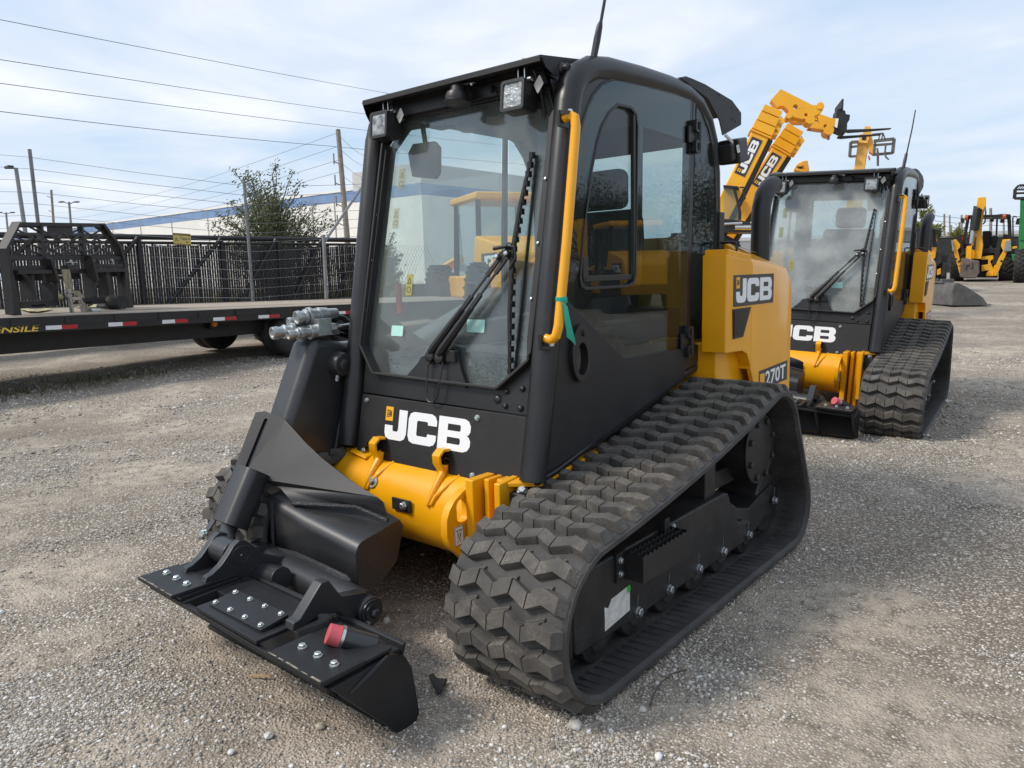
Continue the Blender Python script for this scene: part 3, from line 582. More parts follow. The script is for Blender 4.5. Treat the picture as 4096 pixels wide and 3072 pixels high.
    mb = MB(); mb.tube([(.44, .35, 1.10), (.44, .36, 1.5), (.42, .40, 1.72)], .012, 8); mb.build('grab_bar', 'plastic', root)
def make_hood(root):
    mb = MB(); secs = []
    for y, zb, zs, zt in ((1.512, .85, 1.380, 1.515), (1.541, .80, 1.376, 1.51), (1.60, .60, 1.37, 1.50), (1.80, .58, 1.352, 1.465), (1.985, .58, 1.330, 1.42), (2.04, .58, 1.285, 1.33), (2.055, .58, 1.23, 1.25), (2.06, .6, 1.1, 1.12)):
        secs.append([(s*x, y, z) for s, x, z in [(-1, .70, zb), (-1, .72, zb+.004), (-1, .72, zs-.02), (-1, .708, zs+.012), (-1, .54, zt-.02), (-1, .50, zt), (1, .50, zt), (1, .54, zt-.02), (1, .708, zs+.012), (1, .72, zs-.02), (1, .72, zb+.004), (1, .70, zb)]])
    k = 12; V = [p for s in secs for p in s]; F = []
    for i in range(len(secs)-1):
        for j in range(k-1): F.append((i*k+j, i*k+j+1, (i+1)*k+j+1, (i+1)*k+j))
    F.append(tuple(range(k))); F.append(tuple(range((len(secs)-1)*k, len(secs)*k))); mb.add(V, F)
    for s in (1, -1): mb.prism([(s*.60, y, z) for y, z in [(1.215, .957), (1.412, .950), (1.47, .93), (1.515, .86), (1.515, 1.379), (1.215, 1.41)]], (s*.1195, 0, 0)); mb.prism([(s*.60, 1.235, 1.405), (s*.7185, 1.235, 1.405), (s*.7185, 1.5, 1.378), (s*.60, 1.5, 1.378)], (0, 0, .03))
    hd = mb.build('engine_hood', 'yel', root, bevel=.006, ang=25)
    mb = MB(); mb.b2((-.66, 1.25, .55), (.66, 2.0, 1.0)); mb.b2((-.66, 1.52, .86), (.66, 1.9, 1.3)); mb.build('rear_chassis', 'yel', root, bevel=.01)
    S_ = Sd(.7205, 1)
    for s in (1, -1):
        f = (lambda y0, z0: (lambda a, b, o=0.: Vector((s*(.7205+o), y0+a if s > 0 else y0+(0-a), z0+b))))
        mb = MB(); g = f(1.293 if s > 0 else 1.787, 1.167); mb.prism([g(a, b) for a, b in rrect(0, 0, .494, .148, .004, 2)], (s*.0008, 0, 0)); dl = mb.build('side_badge', 'decalblk', hd)
        mb = MB(); g2 = f(1.293+.028 if s > 0 else 1.787-.028, 1.184); logo(mb, lambda a, b, o=0.: g2(a, b, .001+o), .44, .114, .0006, 0, (1, 2)); mb.build('badge_lettering', ['white', 'logoyel', 'decalblk'], dl)
        mb = MB(); g = f(1.62 if s > 0 else 2.02, .722); mb.prism([g(a, b+a*.04) for a, b in rrect(0, 0, .395, .105, .003, 2)], (s*.0008, 0, 0)); dl = mb.build('model_badge', 'decalblk', hd)
        mb = MB(); text(mb, '270T', lambda a, b, o=0.: g(.085+a, .016+b+a*.04, .0012), .285, .078, .001, 0)
        mb.cur = 1; mb.prism([g(a, b+.003, .0009) for a, b in [(.012, .012), (.072, .012), (.072, .085), (.012, .085)]], (s*.0006, 0, 0)); mb.build('badge_lettering', ['white', 'logoyel'], dl)
        mb = MB(); gp = [(1.285, 1.157), (1.498, 1.158), (1.408, 1.019), (1.294, 1.017)]
        mb.prism([(s*.7205, y, z) for y, z in gp], (s*.003, 0, 0))
        for i in range(17):
            z = 1.026+i*.0075; yr = 1.404+(z-1.019)/(1.158-1.019)*.088; mb.prism([(s*.7235, 1.297, z), (s*.7235, yr-.004, z), (s*.7235, yr-.002, z+.0045), (s*.7235, 1.297, z+.0045)], (s*.004, 0, 0))
        mb.build('side_grille', 'plastic', hd)
    mb = MB()
    for i in range(14):
        y = 1.53+i*.020; z = 1.520-(y-1.53)*.19; mb.box((.40, y, z), (.26, .008, .03), Matrix.Rotation(R(-30), 3, 'X'))
    mb.prism([(.26, 1.52, 1.506), (.53, 1.52, 1.506), (.53, 1.81, 1.456), (.26, 1.81, 1.456)], (0, 0, .012)); mb.build('top_louvre', 'plastic', hd)
    mb = MB(); mb.prism([(.575, y, z) for y, z in [(1.62, 1.462), (1.80, 1.438), (1.80, 1.440), (1.62, 1.464)]], (.045, 0, -.016)); mb.build('warning_decal', 'warn', hd)
    mb = MB(); mb.tube([(.60, 1.90, 1.30), (.60, 1.90, 1.60), (.60, 1.905, 1.66), (.602, 1.93, 1.72), (.606, 1.975, 1.765), (.612, 2.04, 1.785)], .049, 20); mb.build('exhaust_pipe', 'plastic', root)
    mb = MB(); mb.prism([(-.64, 2.06, .62), (.64, 2.06, .62), (.64, 2.06, 1.22), (-.64, 2.06, 1.22)], (0, .03, 0))
    for i in range(12): mb.b2((-.5, 2.088, .70+i*.04), (.5, 2.10, .72+i*.04))
    mb.build('rear_door_grille', 'blackflat', root, bevel=.004)
def make_chassis(root):
    mb = MB(); n = 32
    mb.tube([(-.62, .085, .40), (.31, .085, .40)], .186, n)
    ct = mb.build('chassis_tube', 'yel', root, ang=40)
    mb = MB()
    mb.b2((.305, -.118, .10), (.345, .30, .60)); mb.b2((.36, -.075, .10), (.385, .30, .60)); mb.b2((.40, -.05, .10), (.43, .35, .60)); mb.b2((.36, .0, .12), (.55, .5, .56)); mb.b2((.30, -.10, .08), (.335, .28, .20))
    mb.prism([(.43, -.10, .60), (.43, -.10, .20), (.43, .2, .2), (.43, .9, .74), (.43, .5, .64)], (.03, 0, 0)); mb.prism([(.46, -.06, .598), (.56, .02, .598), (.56, .6, .66), (.46, .6, .66)], (0, 0, -.02))
    mb.b2((-.60, .02, .2), (-.45, .5, .58)); mb.prism([(-.50, -.02, .57), (-.38, -.03, .555), (-.38, .25, .60), (-.50, .25, .63)], (0, 0, .012)); mb.b2((-.5, .25, .2), (.5, 1.9, .55))
    mb.build('chassis_frame', 'yel', root, bevel=.006)
    ear = [(-.04, .572), (-.075, .566), (-.125, .552), (-.165, .53), (-.195, .50), (-.212, .464), (-.214, .40), (-.20, .36), (-.155, .315), (-.10, .26), (.0, .22), (.05, .3), (.05, .55)]
    hole = [(-.13+.030*math.cos(R(a)), (.500 if math.sin(R(a)) >= 0 else .462)+.026*math.sin(R(a))) for a in range(0, 360, 20)]
    mb = MB(); mb.prism([(.265, y, z) for y, z in ear], (.034, 0, 0), [[(.265, y, z) for y, z in hole]]); er = mb.build('tie_down_eye', 'yel', ct, bevel=.004)
    mb = MB(); mb.prism([(.2995, -.178+a, .352+b) for a, b in rrect(0, 0, .05, .075, .005, 3)], (.0008, 0, 0)); mb.cur = 1
    mb.prism([(.3004, -.178+a, .352+b) for a, b in rrect(.001, .001, .049, .074, .005, 3)], (.0004, 0, 0), [[(.3004, -.178+a, .352+b) for a, b in rrect(.003, .003, .047, .072, .004, 3)]])
    g = lambda a, b: (.301, -.178+a, .352+b)
    mb.tube([g(.008, .058), g(.042, .058)], .0009, 4); mb.tube([g(.016, .058), g(.017, .035), g(.025, .028), g(.033, .035), g(.034, .058)], .0009, 4); mb.tube([g(.025+.006*math.cos(R(a)), .042+.006*math.sin(R(a))) for a in range(0, 361, 40)], .0009, 4); mb.tube([g(.014, .012), g(.025, .028), g(.034, .012)], .0009, 4)
    for i in range(5): mb.tube([g(.010+i*.007, .058), g(.014+i*.007, .064)], .0008, 4)
    mb.build('hook_decal', ['white', 'decalblk'], er)
    for x in (-.325, .065):
        # curved hooks that hold the cab front
        mb = MB(); prof = [(-.030, .615), (-.034, .640), (-.024, .655), (.0, .66), (.012, .64), (.004, .60), (-.008, .55)]
        mb.sweep([(x, y, z) for y, z in [(.01, .652), (-.022, .656), (-.042, .640), (-.040, .615), (-.020, .585), (-.018, .56)]], (.042, 0, 0), .012)
        mb.tube([(x+.022, -.012, .60), (x+.024, -.018, .57), (x+.024, -.055, .53), (x+.018, -.092, .475), (x+.012, -.103, .45)], [.022, .017, .014, .012, .008], 10)
        mb.tube([(x+.03, -.10, .455), (x+.045, -.085, .49), (x+.075, -.05, .53), (x+.10, .0, .565)], [.006, .009, .009, .006], 8)
        hk = mb.build('cab_hook', 'yel', ct, bevel=.004)
        mb = MB(); mb.cyl((x-.012, -.012, .628), (x, -.012, .628), .032, seg=18); mb.build('hook_bushing', 'plastic', hk)
    mb = MB(); mb.lathe([(0, .027), (.003, .027), (.003, .02)], (-.272, -.082, .488), (0, -1, .5), 18); mb.bolt((-.272, -.084, .489), (0, -1, .5), .012); mb.build('tube_bolt', 'castst', ct)
    mb = MB(); mb.b2((-.12, -.113, .405), (-.01, -.103, .455)); bk = mb.build('stop_bracket', 'blackflat', ct, bevel=.002); mb = MB(); mb.bolt((-.045, -.114, .432), (0, -1, 0), .014); mb.build('bracket_bolt', 'zinc', bk)
    mb = MB(); mb.b2((.46, -.05, .46), (.535, .10, .56)); mb.build('track_guard', 'frameblk', ct, bevel=.006)
    mb = MB(); mb.bolt((.50, -.02, .565), (.3, -.6, .6), .016); mb.build('guard_bolt', 'castst', ct)
def make_boom(root):
    mb = MB(); xi, xo = -.585, -.755
    prof = [(-.112, 1.088), (-.02, 1.085), (.13, 1.03), (.5, 1.02), (1.75, 1.46), (1.92, 1.42), (1.93, 1.28), (1.75, 1.2), (.62, .78), (.30, .66), (.13, .62), (.05, .59), (.015, .53), (.03, .46), (.055, .40), (-.02, .36), (-.18, .41), (-.335, .53), (-.355, .58)]
    mb.prism([(xi, y, z) for y, z in prof], (xo-xi, 0, 0))
    bo = mb.build('loader_boom', 'boom', root, bevel=.065, seg=8)
    # inner arm plates at the pivot end of the curve
    mb = MB(); mb.prism([(-.575, y, z) for y, z in [(.02, .76), (.045, .745), (.02, .60), (.03, .47), (.06, .41), (.0, .40), (-.07, .47), (-.055, .55), (-.005, .70)]], (-.04, 0, 0)); mb.cur = 1; mb.tube([(-.572, y, z) for y, z in [(.035, .76), (.008, .742), (-.02, .66), (-.054, .551), (-.06, .5)]], .010, 8); mb.build('boom_gusset', ['boom', 'weld'], bo, bevel=.006)
    mb = MB(); mb.lathe([(-.02, .066), (.0, .066), (.006, .060), (.055, .054), (.068, .051), (.072, .046), (.073, .028), (.078, .027), (.080, .024), (.081, .0)], (-.603, .005, .965), (1, 0, 0), 36); cp = mb.build('pivot_cap', 'boom', bo)
    mb = MB(); mb.cyl((-.555, -.022, .918), (-.555, -.026, .893), .0075, seg=8); mb.cyl((-.555, -.022, .903), (-.555, -.023, .910), .011, seg=6); mb.build('grease_nipple', 'castst', cp)
    # sleeve: strip on the boom face with a slot, folded into a gusset plate
    A1, A2 = ix(1018.4, 1650, -.785), ix(935, 1880, -.785)
    P_ = lambda u, v, x: ix(800+u/2.4578, 1650+v/2.4578, x)
    L1, L2, L3, L4 = P_(545, 0, -.715), P_(640, -15, -.67), P_(570, 640, -.60), P_(330, 565, -.715)
    f1, f2 = P_(835, 70, -.565), P_(600, 655, -.565)
    up = [P_(u, v, x) for u, v, x in ((1040, 300, -.42), (1200, 450, -.31), (1340, 560, -.22), (1540, 710, -.11), (1740, 830, .0), (1800, 880, .03))]
    dn = [P_(u, v, x) for u, v, x in ((1850, 1060, .03), (1540, 925, -.12), (1250, 912, -.25), (920, 895, -.40), (790, 745, -.47), (700, 715, -.53))]
    nrm = (f2-f1).cross(dn[3]-f1).normalized(); nrm = nrm if nrm.y < 0 else -nrm
    mb = MB(); th = .012
    front = [f1]+up+dn+[f2]; back = [p-nrm*th for p in front]; n = len(front); tr = tessellate_polygon([front])
    mb.add(front+back, [tuple(t) for t in tr]+[tuple(i+n for i in t[::-1]) for t in tr]+[(i, (i+1) % n, (i+1) % n+n, i+n) for i in range(n)])
    n2 = (L4-L1).cross(f1-L1).normalized(); n2 = n2 if n2.y < 0 else -n2
    s1, s2 = P_(655, 85, -.655), P_(455, 515, -.655); dr = (s2-s1).normalized(); sd = dr.cross(n2).normalized(); slot = []
    for a in range(0, 181, 30): slot.append(s1+(-dr*math.sin(R(a))+sd*math.cos(R(a)))*.0105)
    for a in range(0, 181, 30): slot.append(s2+(dr*math.sin(R(a))-sd*math.cos(R(a)))*.0105)
    poly = [L1, L2, f1, f2, L4]; pl = [p-n2*((p-L1).dot(n2)) for p in poly]; pl[2] = f1; pl[3] = f2; sl = [p-n2*((p-L1).dot(n2)) for p in slot]
    mb.prism(pl, -n2*th, [sl])
    sv = mb.build('boom_sleeve', 'sleeve', bo, ang=50)
    mb = MB(); mb.prism([p-n2*.0095 for p in sl], -n2*.003); mb.build('sleeve_slot', 'frit', sv)
    mb = MB(); mb.tube([p+nrm*.004 for p in dn[:4]][::-1], [.010, .008, .008, .010], 8); mb.build('weld_bead', 'weld', sv)
    # cross box ("chin") that reaches from the boom to the right
    mb = MB()
    def sec(x, zb, zt, zr, yr): 
        pts = [(-.405, zb), (-.42, zb+.03), (-.425, zt-.05)]+[(-.37+.055*math.cos(R(a))*1., zt-.05+.05*math.sin(R(a))) for a in (165, 140, 115, 95)]+[(yr, zr), (yr+.02, zr-.03), (yr-.02, zb+.06), (-.33, zb-.01)]
        return [(x, y, z) for y, z in pts]
    S1 = sec(-.56, .165, .47, .53, -.17); S2 = sec(-.30, .17, .425, .475, -.19); S3 = sec(.03, .19, .385, .415, -.205); k = len(S1)
    mb.add(S1+S2+S3, [(i, (i+1) % k, (i+1) % k+k, i+k) for i in range(k)]+[(i+k, (i+1) % k+k, (i+1) % k+2*k, i+2*k) for i in range(k)]+[tuple(range(k)), tuple(range(2*k, 3*k))])
    ch = mb.build('boom_cross_box', 'boom', bo, bevel=.004, ang=28)
    mb = MB(); mb.tube([(-.58, -.47, .215), (.20, -.53, .215)], .062, 24); mb.build('pivot_tube', 'boom', ch)
    mb = MB(); mb.tube([(-.45, -.455, .268), (-.30, -.46, .275), (-.1, -.47, .272), (.04, -.48, .268), (.06, -.48, .262)], [.006, .012, .012, .014, .008], 8); mb.tube([(-.50, -.425, .44), (-.505, -.43, .30), (-.50, -.435, .23)], .008, 8); mb.build('weld_bead', 'weld', ch)
    # tilt ram cover and ram
    mb = MB(); a, b = Vector((-.598, -.445, .570)), Vector((-.585, -.572, .370)); d = (b-a).normalized(); sx = Vector((1, 0, 0)); sy = d.cross(sx).normalized()
    pr = rrect(-.072, -.055, .072, .055, .035, 5); mb.prism([a+sx*p+sy*q for p, q in pr], b-a); rc = mb.build('tilt_ram_cover', 'boom', bo, bevel=.003)
    mb = MB(); mb.tube([b-d*.03, (-.53, -.62, .352), (-.42, -.675, .342)], .034, 16); mb.cyl((-.455, -.69, .337), (-.35, -.69, .337), .05, seg=24); mb.build('tilt_ram', 'boom', rc, bevel=.004)
    mb = MB(); mb.bar((-.64, -.605, .395), (-.62, -.68, .335), .006, .03, (1, 0, 0)); mb.cur = 1; mb.bolt((-.615, -.665, .355), (.2, -1, .3), .015); mb.build('ram_stop', ['boom', 'zinc'], rc)
    # hydraulic couplers on top of the boom
    mb = MB(); ax = Vector((-.12, -.9, -.05)).normalized()
    C1 = Vector((-.70, -.10, 1.125)); C2 = Vector((-.635, -.10, 1.115)); C3 = Vector((-.665, -.03, 1.185))
    def coup(p, L_, r): mb.lathe([(0, r*1.05), (.03, r*1.1), (.032, r*1.35), (.048, r*1.35), (.05, r*.95), (L_*.5, r*.95), (L_*.5+.002, r*1.15), (L_*.6, r*1.15), (L_*.62, r*.9), (L_*.8, r*.9), (L_*.81, r*1.05), (L_, r*1.0), (L_+.001, r*.7), (L_-.004, r*.65), (L_-.004, 0)], p, ax, 20)
    coup(C1, .135, .027); coup(C2, .10, .021); coup(C3, .105, .030); coup(Vector((-.72, -.05, 1.165)), .09, .020)
    mb.tube([C2-ax*.08, C2], [.030, .034], 16); mb.tube([C1-ax*.08, C1], [.028, .03], 16); mb.box((-.665, -.04, 1.135), (.14, .07, .075)); mb.box((-.665, .0, 1.12), (.10, .10, .05)); mb.tube([C3-ax*.05, C3], [.03, .036], 16); mb.tube([C3-ax*.10, C3-ax*.05], [.022, .026], 12); mb.tube([C2-ax*.13, C2-ax*.08], [.024, .024], 6)
    hc = mb.build('hydraulic_coupler', 'castst', bo, bevel=.003)
    mb = MB(); mb.tube([(-.625, .0, 1.125), (-.62, .12, 1.13), (-.61, .17, 1.125), (-.605, .22, 1.09), (-.60, .26, 1.04)], .013, 12); mb.build('steel_pipe', 'steel', hc)
    mb = MB(); mb.tube([(-.66, .03, 1.185), (-.65, .10, 1.165), (-.64, .18, 1.10), (-.64, .26, 1.04)], .013, 10); mb.tube([(-.71, .0, 1.15), (-.70, .14, 1.11), (-.68, .28, 1.04)], .016, 10); mb.tube([(-.74, .02, 1.12), (-.72, .15, 1.08), (-.70, .3, 1.03)], .014, 10); mb.build('hydraulic_hose', 'plastic', hc)
    mb = MB(); mb.tube([(-.69+.033*math.cos(R(a)), -.075+.01*math.sin(R(a)), 1.175-.02*math.cos(R(a))) for a in range(0, 361, 20)], .003, 5); mb.build('retaining_wire', 'steel', hc)
    mb = MB(); mb.b2((-.79, .1, 1.02), (-.61, .5, 1.045)); mb.build('boom_cover', 'boom', bo, bevel=.006)
def make_hitch(root):
    sh = lambda x: -.016*(x+.57)   # the hitch sits very slightly askew
    zz = lambda x: .278-.012*(x+.57)/1.14
    mb = MB()
    sp = [(-.925, -.022), (-.70, -.016), (-.655, -.045), (-.632, -.09), (-.61, -.25), (-.632, -.276), (-.69, -.285), (-.71, -.26), (-.915, -.035)]
    for x in (-.57, .552, -.30, .285): mb.prism([(x, y+sh(x), zz(x)+z) for y, z in sp], (.018, 0, 0))
    P1 = [(-.57, -.925, -.022), (.57, -.925, -.022), (.57, -.70, -.018), (-.57, -.70, -.018)]
    for a, b in ((-.55, -.30), (-.19, .19), (.285, .55)):
        mb.prism([(x, y+sh(x), zz(x)-.022) for x, y in [(a, -.925), (b, -.925), (b, -.70), (a, -.70)]], (0, 0, .014))
    mb.prism([(x, y+sh(x), zz(x)-.05) for x, y in [(-.55, -.80), (.55, -.80), (.55, -.66), (-.55, -.66)]], (0, 0, .028))
    mb.prism([(x, y+sh(x), z) for x, y, z in [(-.549, -.925, .252), (.549, -.925, .238), (.549, -.905, .235), (-.549, -.905, .25)]], (0, 0, -.018))
    mb.prism([(x, y+sh(x), z) for x, y, z in [(-.548, -.72, .03), (.548, -.72, .02), (.548, -.645, .25), (-.548, -.645, .25)]], (0, .014, .004)); mb.b2((-.547, -.72, -.010), (.547, -.62, .012))
    qh = mb.build('quick_hitch', 'hitch', root, bevel=.003)
    for x in (-.57, .30):
        mb = MB(); a, b = x, x+.265
        mb.prism([(q, y+sh(q), zz(q)-.0075) for q, y in [(a, -.955), (b, -.955), (b, -.80), (a, -.80)]], (0, 0, .014)); lp = mb.build('wear_lip', 'hitch', qh, bevel=.003)
        mb = MB(); rr = random.Random(int(a*100)); q = a+.004
        while q < b-.02:
            l = rr.uniform(.015, .06); e = min(q+l, b-.004); mb.prism([(q, -.9535+sh(q), zz(q)+.0067), (e, -.9535+sh(e), zz(e)+.0067), (e, -.9535+rr.uniform(.003, .007)+sh(e), zz(e)+.0067), (q, -.9535+rr.uniform(.002, .006)+sh(q), zz(q)+.0067)], (0, 0, .0004)); q = e+rr.uniform(0, .02)
        mb.build('worn_edge', 'worn', lp)
        for k in range(3): q = a+.062+k*.078; mb = MB(); mb.bolt((q, -.875+sh(q), zz(q)+.0075), (0, 0, 1), .0112); mb.build('lip_bolt', 'zinc', lp)
        mb = MB(); mb.prism([(q, y+sh(q), zz(q)-.0075) for q, y in [(a+.005, -.798), (b-.002, -.798), (b-.002, -.70), (a+.005, -.70)]], (0, 0, .010)); mb.build('top_plate', 'hitch', lp, bevel=.002)
    mb = MB(); T = [(-.165, -.895, .268), (.155, -.90, .262), (.155, -.795, .2785), (-.165, -.79, .2825)]
    mb.prism([(a*.32-.165, -.90+b*.105, zz(0)-.012+b*.014) for a, b in rrect(0, 0, 1, 1, .05, 4)], (0, 0, .012)); cp = mb.build('cover_plate', 'hitch', qh, bevel=.002)
    for b in (.15, .85):
        for a in (.07, .36, .64, .93):
            mb = MB(); mb.bolt((a*.32-.165, -.90+b*.105, zz(0)+b*.014), (0, -.13, 1), .0082); mb.build('cover_bolt', 'zinc', cp)
    mb = MB(); mb.tube([(.571, -.885, .203), (.572, -.83, .224), (.572, -.78, .243), (.571, -.745, .255)], [.004, .0065, .0065, .004], 8); mb.build('weld_bead', 'sleeve', qh)
    # ears
    earL = [(-.835, .275), (-.822, .30), (-.80, .305), (-.765, .326), (-.735, .355), (-.71, .385), (-.685, .397), (-.66, .39), (-.632, .362), (-.587, .315), (-.53, .285), (-.46, .27), (-.45, .18), (-.60, .18), (-.70, .26)]
    for x in (-.49, -.345):
        mb = MB(); mb.prism([(x, y, z) for y, z in earL], (.032, 0, 0)); er = mb.build('tilt_ear', 'boom', qh, bevel=.003)
        mb = MB(); mb.lathe([(0, .036), (.002, .036), (.003, .033), (.001, .032), (.001, 0)], (x+.032, -.685, .342), (1, 0, 0), 28); mb.cur = 1; mb.lathe([(0, .004), (.004, .003), (.005, 0)], (x+.033, -.685, .342), (1, 0, 0), 8); mb.build('ear_pin', ['boom', 'castst'], er)
    earR = [(-.845, .272), (-.838, .297), (-.815, .302), (-.728, .39), (-.70, .39), (-.654, .318), (-.56, .300), (-.515, .265), (-.505, .225), (-.52, .19), (-.565, .175), (-.61, .20), (-.67, .265), (-.74, .29), (-.80, .272)]
    mb = MB(); mb.prism([(.20, y, z) for y, z in earR], (.045, 0, 0)); er = mb.build('pivot_ear', 'boom', qh, bevel=.004)
    mb = MB(); mb.lathe([(-.02, .052), (.020, .052), (.024, .048), (.024, .044), (.030, .043), (.030, .033), (.036, .032), (.037, 0)], (.245, -.555, .233), (1, 0, 0), 32); pn = mb.build('pivot_pin', 'boom', er)
    mb = MB(); mb.bolt((.281, -.555, .233), (1, 0, 0), .017, False); mb.build('pin_bolt', 'boom', pn); mb = MB(); mb.cyl((.28, -.585, .212), (.292, -.585, .212), .005, seg=8); mb.build('grease_nipple', 'castst', pn)
    mb = MB(); mb.prism([(-.70, y, z) for y, z in earR], (.03, 0, 0)) if False else mb.tube([(-.31, -.60, .24), (-.19, -.60, .25)], .045, 16); mb.build('latch_boss', 'boom', qh, bevel=.003)
    # capped hydraulic stub
    a, b = Vector((.47, -.745, .262)), Vector((.425, -.805, .296)); d = (b-a).normalized()
    mb = MB(); mb.tube([a-d*.03, b-d*.012], .034, 20); mb.cur = 1; mb.tube([b-d*.013, b-d*.004], .036, 20); st = mb.build('latch_stub', ['boom', 'steel'], qh)
    mb = MB(); mb.tube([b-d*.004, b+d*.008, b+d*.034], [.033, .031, .030], 24); mb.build('red_cap', 'red', st, bevel=.002)
def make_loader(film=False):
    root = empty('compact_track_loader', (0, 0, 0))
    make_tracks(root); make_cab(root, film); make_hood(root); make_chassis(root); make_boom(root); make_hitch(root)
    return root
# ------------------------------------------------------------------ background helpers
def PlV(px, py, k):
    o = at(px, py, k); n = CAMP-o; n.z = 0; n.normalize(); return Pl(o, o+Vector((0, 0, 1)).cross(n))
class Pl:
    """an upright plane through two points; uv turns photograph pixels into metres on it, P turns metres into world points"""
    def __init__(s, a, b, up=(0, 0, 1)):
        s.o = Vector(a); up = Vector(up); s.ex = (Vector(b)-s.o); s.ex = (s.ex-up*s.ex.dot(up)).normalized(); s.ez = up.normalized(); s.n = s.ex.cross(s.ez).normalized()
        if s.n.dot(CAMP-s.o) < 0: s.n = -s.n
    def uv(s, px, py):
        d = CW+CR*((px-2048)/FP)+CU*((1536-py)/FP); t = (s.o-CAMP).dot(s.n)/d.dot(s.n); p = CAMP+d*t-s.o
        return p.dot(s.ex), p.dot(s.ez)
    def P(s, u, v, o=0.): return s.o+s.ex*u+s.ez*v+s.n*o
    def px(s, px, py, o=0.): return s.P(*s.uv(px, py), o)
    def poly(s, mb, pts, t0, t1, f=None, holes=()):
        g = (lambda p: s.px(*f(*p), t0)) if f else (lambda p: s.P(p[0], p[1], t0))
        mb.prism([g(p) for p in pts], s.n*(t1-t0), [[g(p) for p in h] for h in holes])
    def bar(s, mb, a, b, w, t0, t1, f=None):
        A, B_ = (s.px(*f(*a)), s.px(*f(*b))) if f else (s.P(*a), s.P(*b)); d = (B_-A).normalized(); q = d.cross(s.n).normalized()*w/2
        mb.prism([A+q+s.n*t0, B_+q+s.n*t0, B_-q+s.n*t0, A-q+s.n*t0], s.n*(t1-t0))
    def wheelat(s): pass
zR = lambda u, v: (u/2.949, 850+v/2.949)
zP = lambda u, v: (700+u/2.765, 850+v/2.765)
zS = lambda u, v: (u/1.3825, v/1.3825)
zU = lambda u, v: (2850+u/2.765, 330+v/2.765)
z8 = lambda u, v: (3600+u/3.319, 720+v/3.319)
zJ = lambda u, v: (2950+u/2.011, 600+v/2.011)
def gp(px, py, k):
    p = at(px, py, k); return Vector((p.x, p.y, gz(p.x, p.y)))
def root_at(name, p, label, cat, group=None):
    o = empty(name, p); tag(o, label, cat, group); bpy.context.view_layer.update(); return o
def par(o, root):
    """parent a mesh that was built in world coordinates without moving it"""
    o.parent = root; o.matrix_parent_inverse = root.matrix_world.inverted(); return o
def bake(o, root):
    """make the mesh local to its root so that copies and transforms stay simple"""
    o.data.transform(root.matrix_world.inverted()); o.parent = root; return o
M['wood'] = None
def woodmat():
    m = mat('weathered deck planks', (.20, .165, .135), .85); nt = m.node_tree; N = nt.nodes; Lk = nt.links; b = N['Principled BSDF']; tc = N.new('ShaderNodeTexCoord')
    mp = N.new('ShaderNodeMapping'); mp.inputs['Scale'].default_value = (.25, 7., 1.); Lk.new(tc.outputs['Object'], mp.inputs[0])
    n = N.new('ShaderNodeTexNoise'); n.inputs['Scale'].default_value = 2.2; n.inputs['Detail'].default_value = 8; Lk.new(mp.outputs[0], n.inputs[0])
    sx = N.new('ShaderNodeSeparateXYZ'); Lk.new(tc.outputs['Object'], sx.inputs[0])
    q = N.new('ShaderNodeMath'); q.operation = 'MULTIPLY'; q.inputs[1].default_value = 5.4; Lk.new(sx.outputs[1], q.inputs[0])
    fl = N.new('ShaderNodeMath'); fl.operation = 'FLOOR'; Lk.new(q.outputs[0], fl.inputs[0]); wn = N.new('ShaderNodeTexWhiteNoise'); wn.noise_dimensions = '1D'; Lk.new(fl.outputs[0], wn.inputs[1])
    fr = N.new('ShaderNodeMath'); fr.operation = 'FRACT'; Lk.new(q.outputs[0], fr.inputs[0]); gt = N.new('ShaderNodeMath'); gt.operation = 'GREATER_THAN'; gt.inputs[1].default_value = .07; Lk.new(fr.outputs[0], gt.inputs[0])
    ad = N.new('ShaderNodeMath'); ad.operation = 'ADD'; Lk.new(n.outputs[0], ad.inputs[0]); Lk.new(wn.outputs[0], ad.inputs[1])
    cr = N.new('ShaderNodeValToRGB'); cr.color_ramp.elements[0].position = .35; cr.color_ramp.elements[0].color = (.085, .07, .06, 1); cr.color_ramp.elements[1].position = 1.35/1.4; cr.color_ramp.elements[1].color = (.36, .30, .235, 1)
    Lk.new(ad.outputs[0], cr.inputs[0]); mx = N.new('ShaderNodeMix'); mx.data_type = 'RGBA'; Lk.new(gt.outputs[0], mx.inputs[0]); mx.inputs[6].default_value = (.01, .009, .008, 1); Lk.new(cr.outputs[0], mx.inputs[7]); Lk.new(mx.outputs[2], b.inputs['Base Color']); return m
M['wood'] = woodmat()
M['tan'] = mat('dirty tan webbing', (.27, .235, .16), .9, var=.3, vscale=20)
M['tapew'] = mat('white reflective tape', (.72, .72, .74), .35, var=.08, vscale=30)
M['taper'] = mat('red reflective tape', (.42, .02, .03), .35, var=.1, vscale=30)
M['gold'] = mat('gold lettering', (.75, .50, .06), .4)
M['fenceblk'] = mat('black coated fence', (.014, .014, .015), .5, var=.2, vscale=4)
M['slat'] = mat('dark privacy slats', (.018, .018, .02), .55, var=.35, vscale=14)
M['wire'] = mat('fence wire', (.20, .21, .22), .5, metal=.6)
M['cable'] = mat('overhead cable', (.07, .075, .09), .7)
M['signy'] = mat('yellow warning sign', (.60, .47, .14), .5, var=.08, vscale=12)
M['bwhite'] = mat('cream concrete wall', (.80, .785, .74), .85, var=.05, vscale=.6, dust=.2, dcol=(.45, .43, .40), dscale=.5)
M['bgrey'] = mat('grey concrete wall', (.52, .52, .52), .85, var=.05, vscale=.5)
M['bblue'] = mat('faded blue band', (.18, .28, .47), .8, var=.12, vscale=.7)
M['joint'] = mat('dark wall joint', (.28, .27, .25), .9)
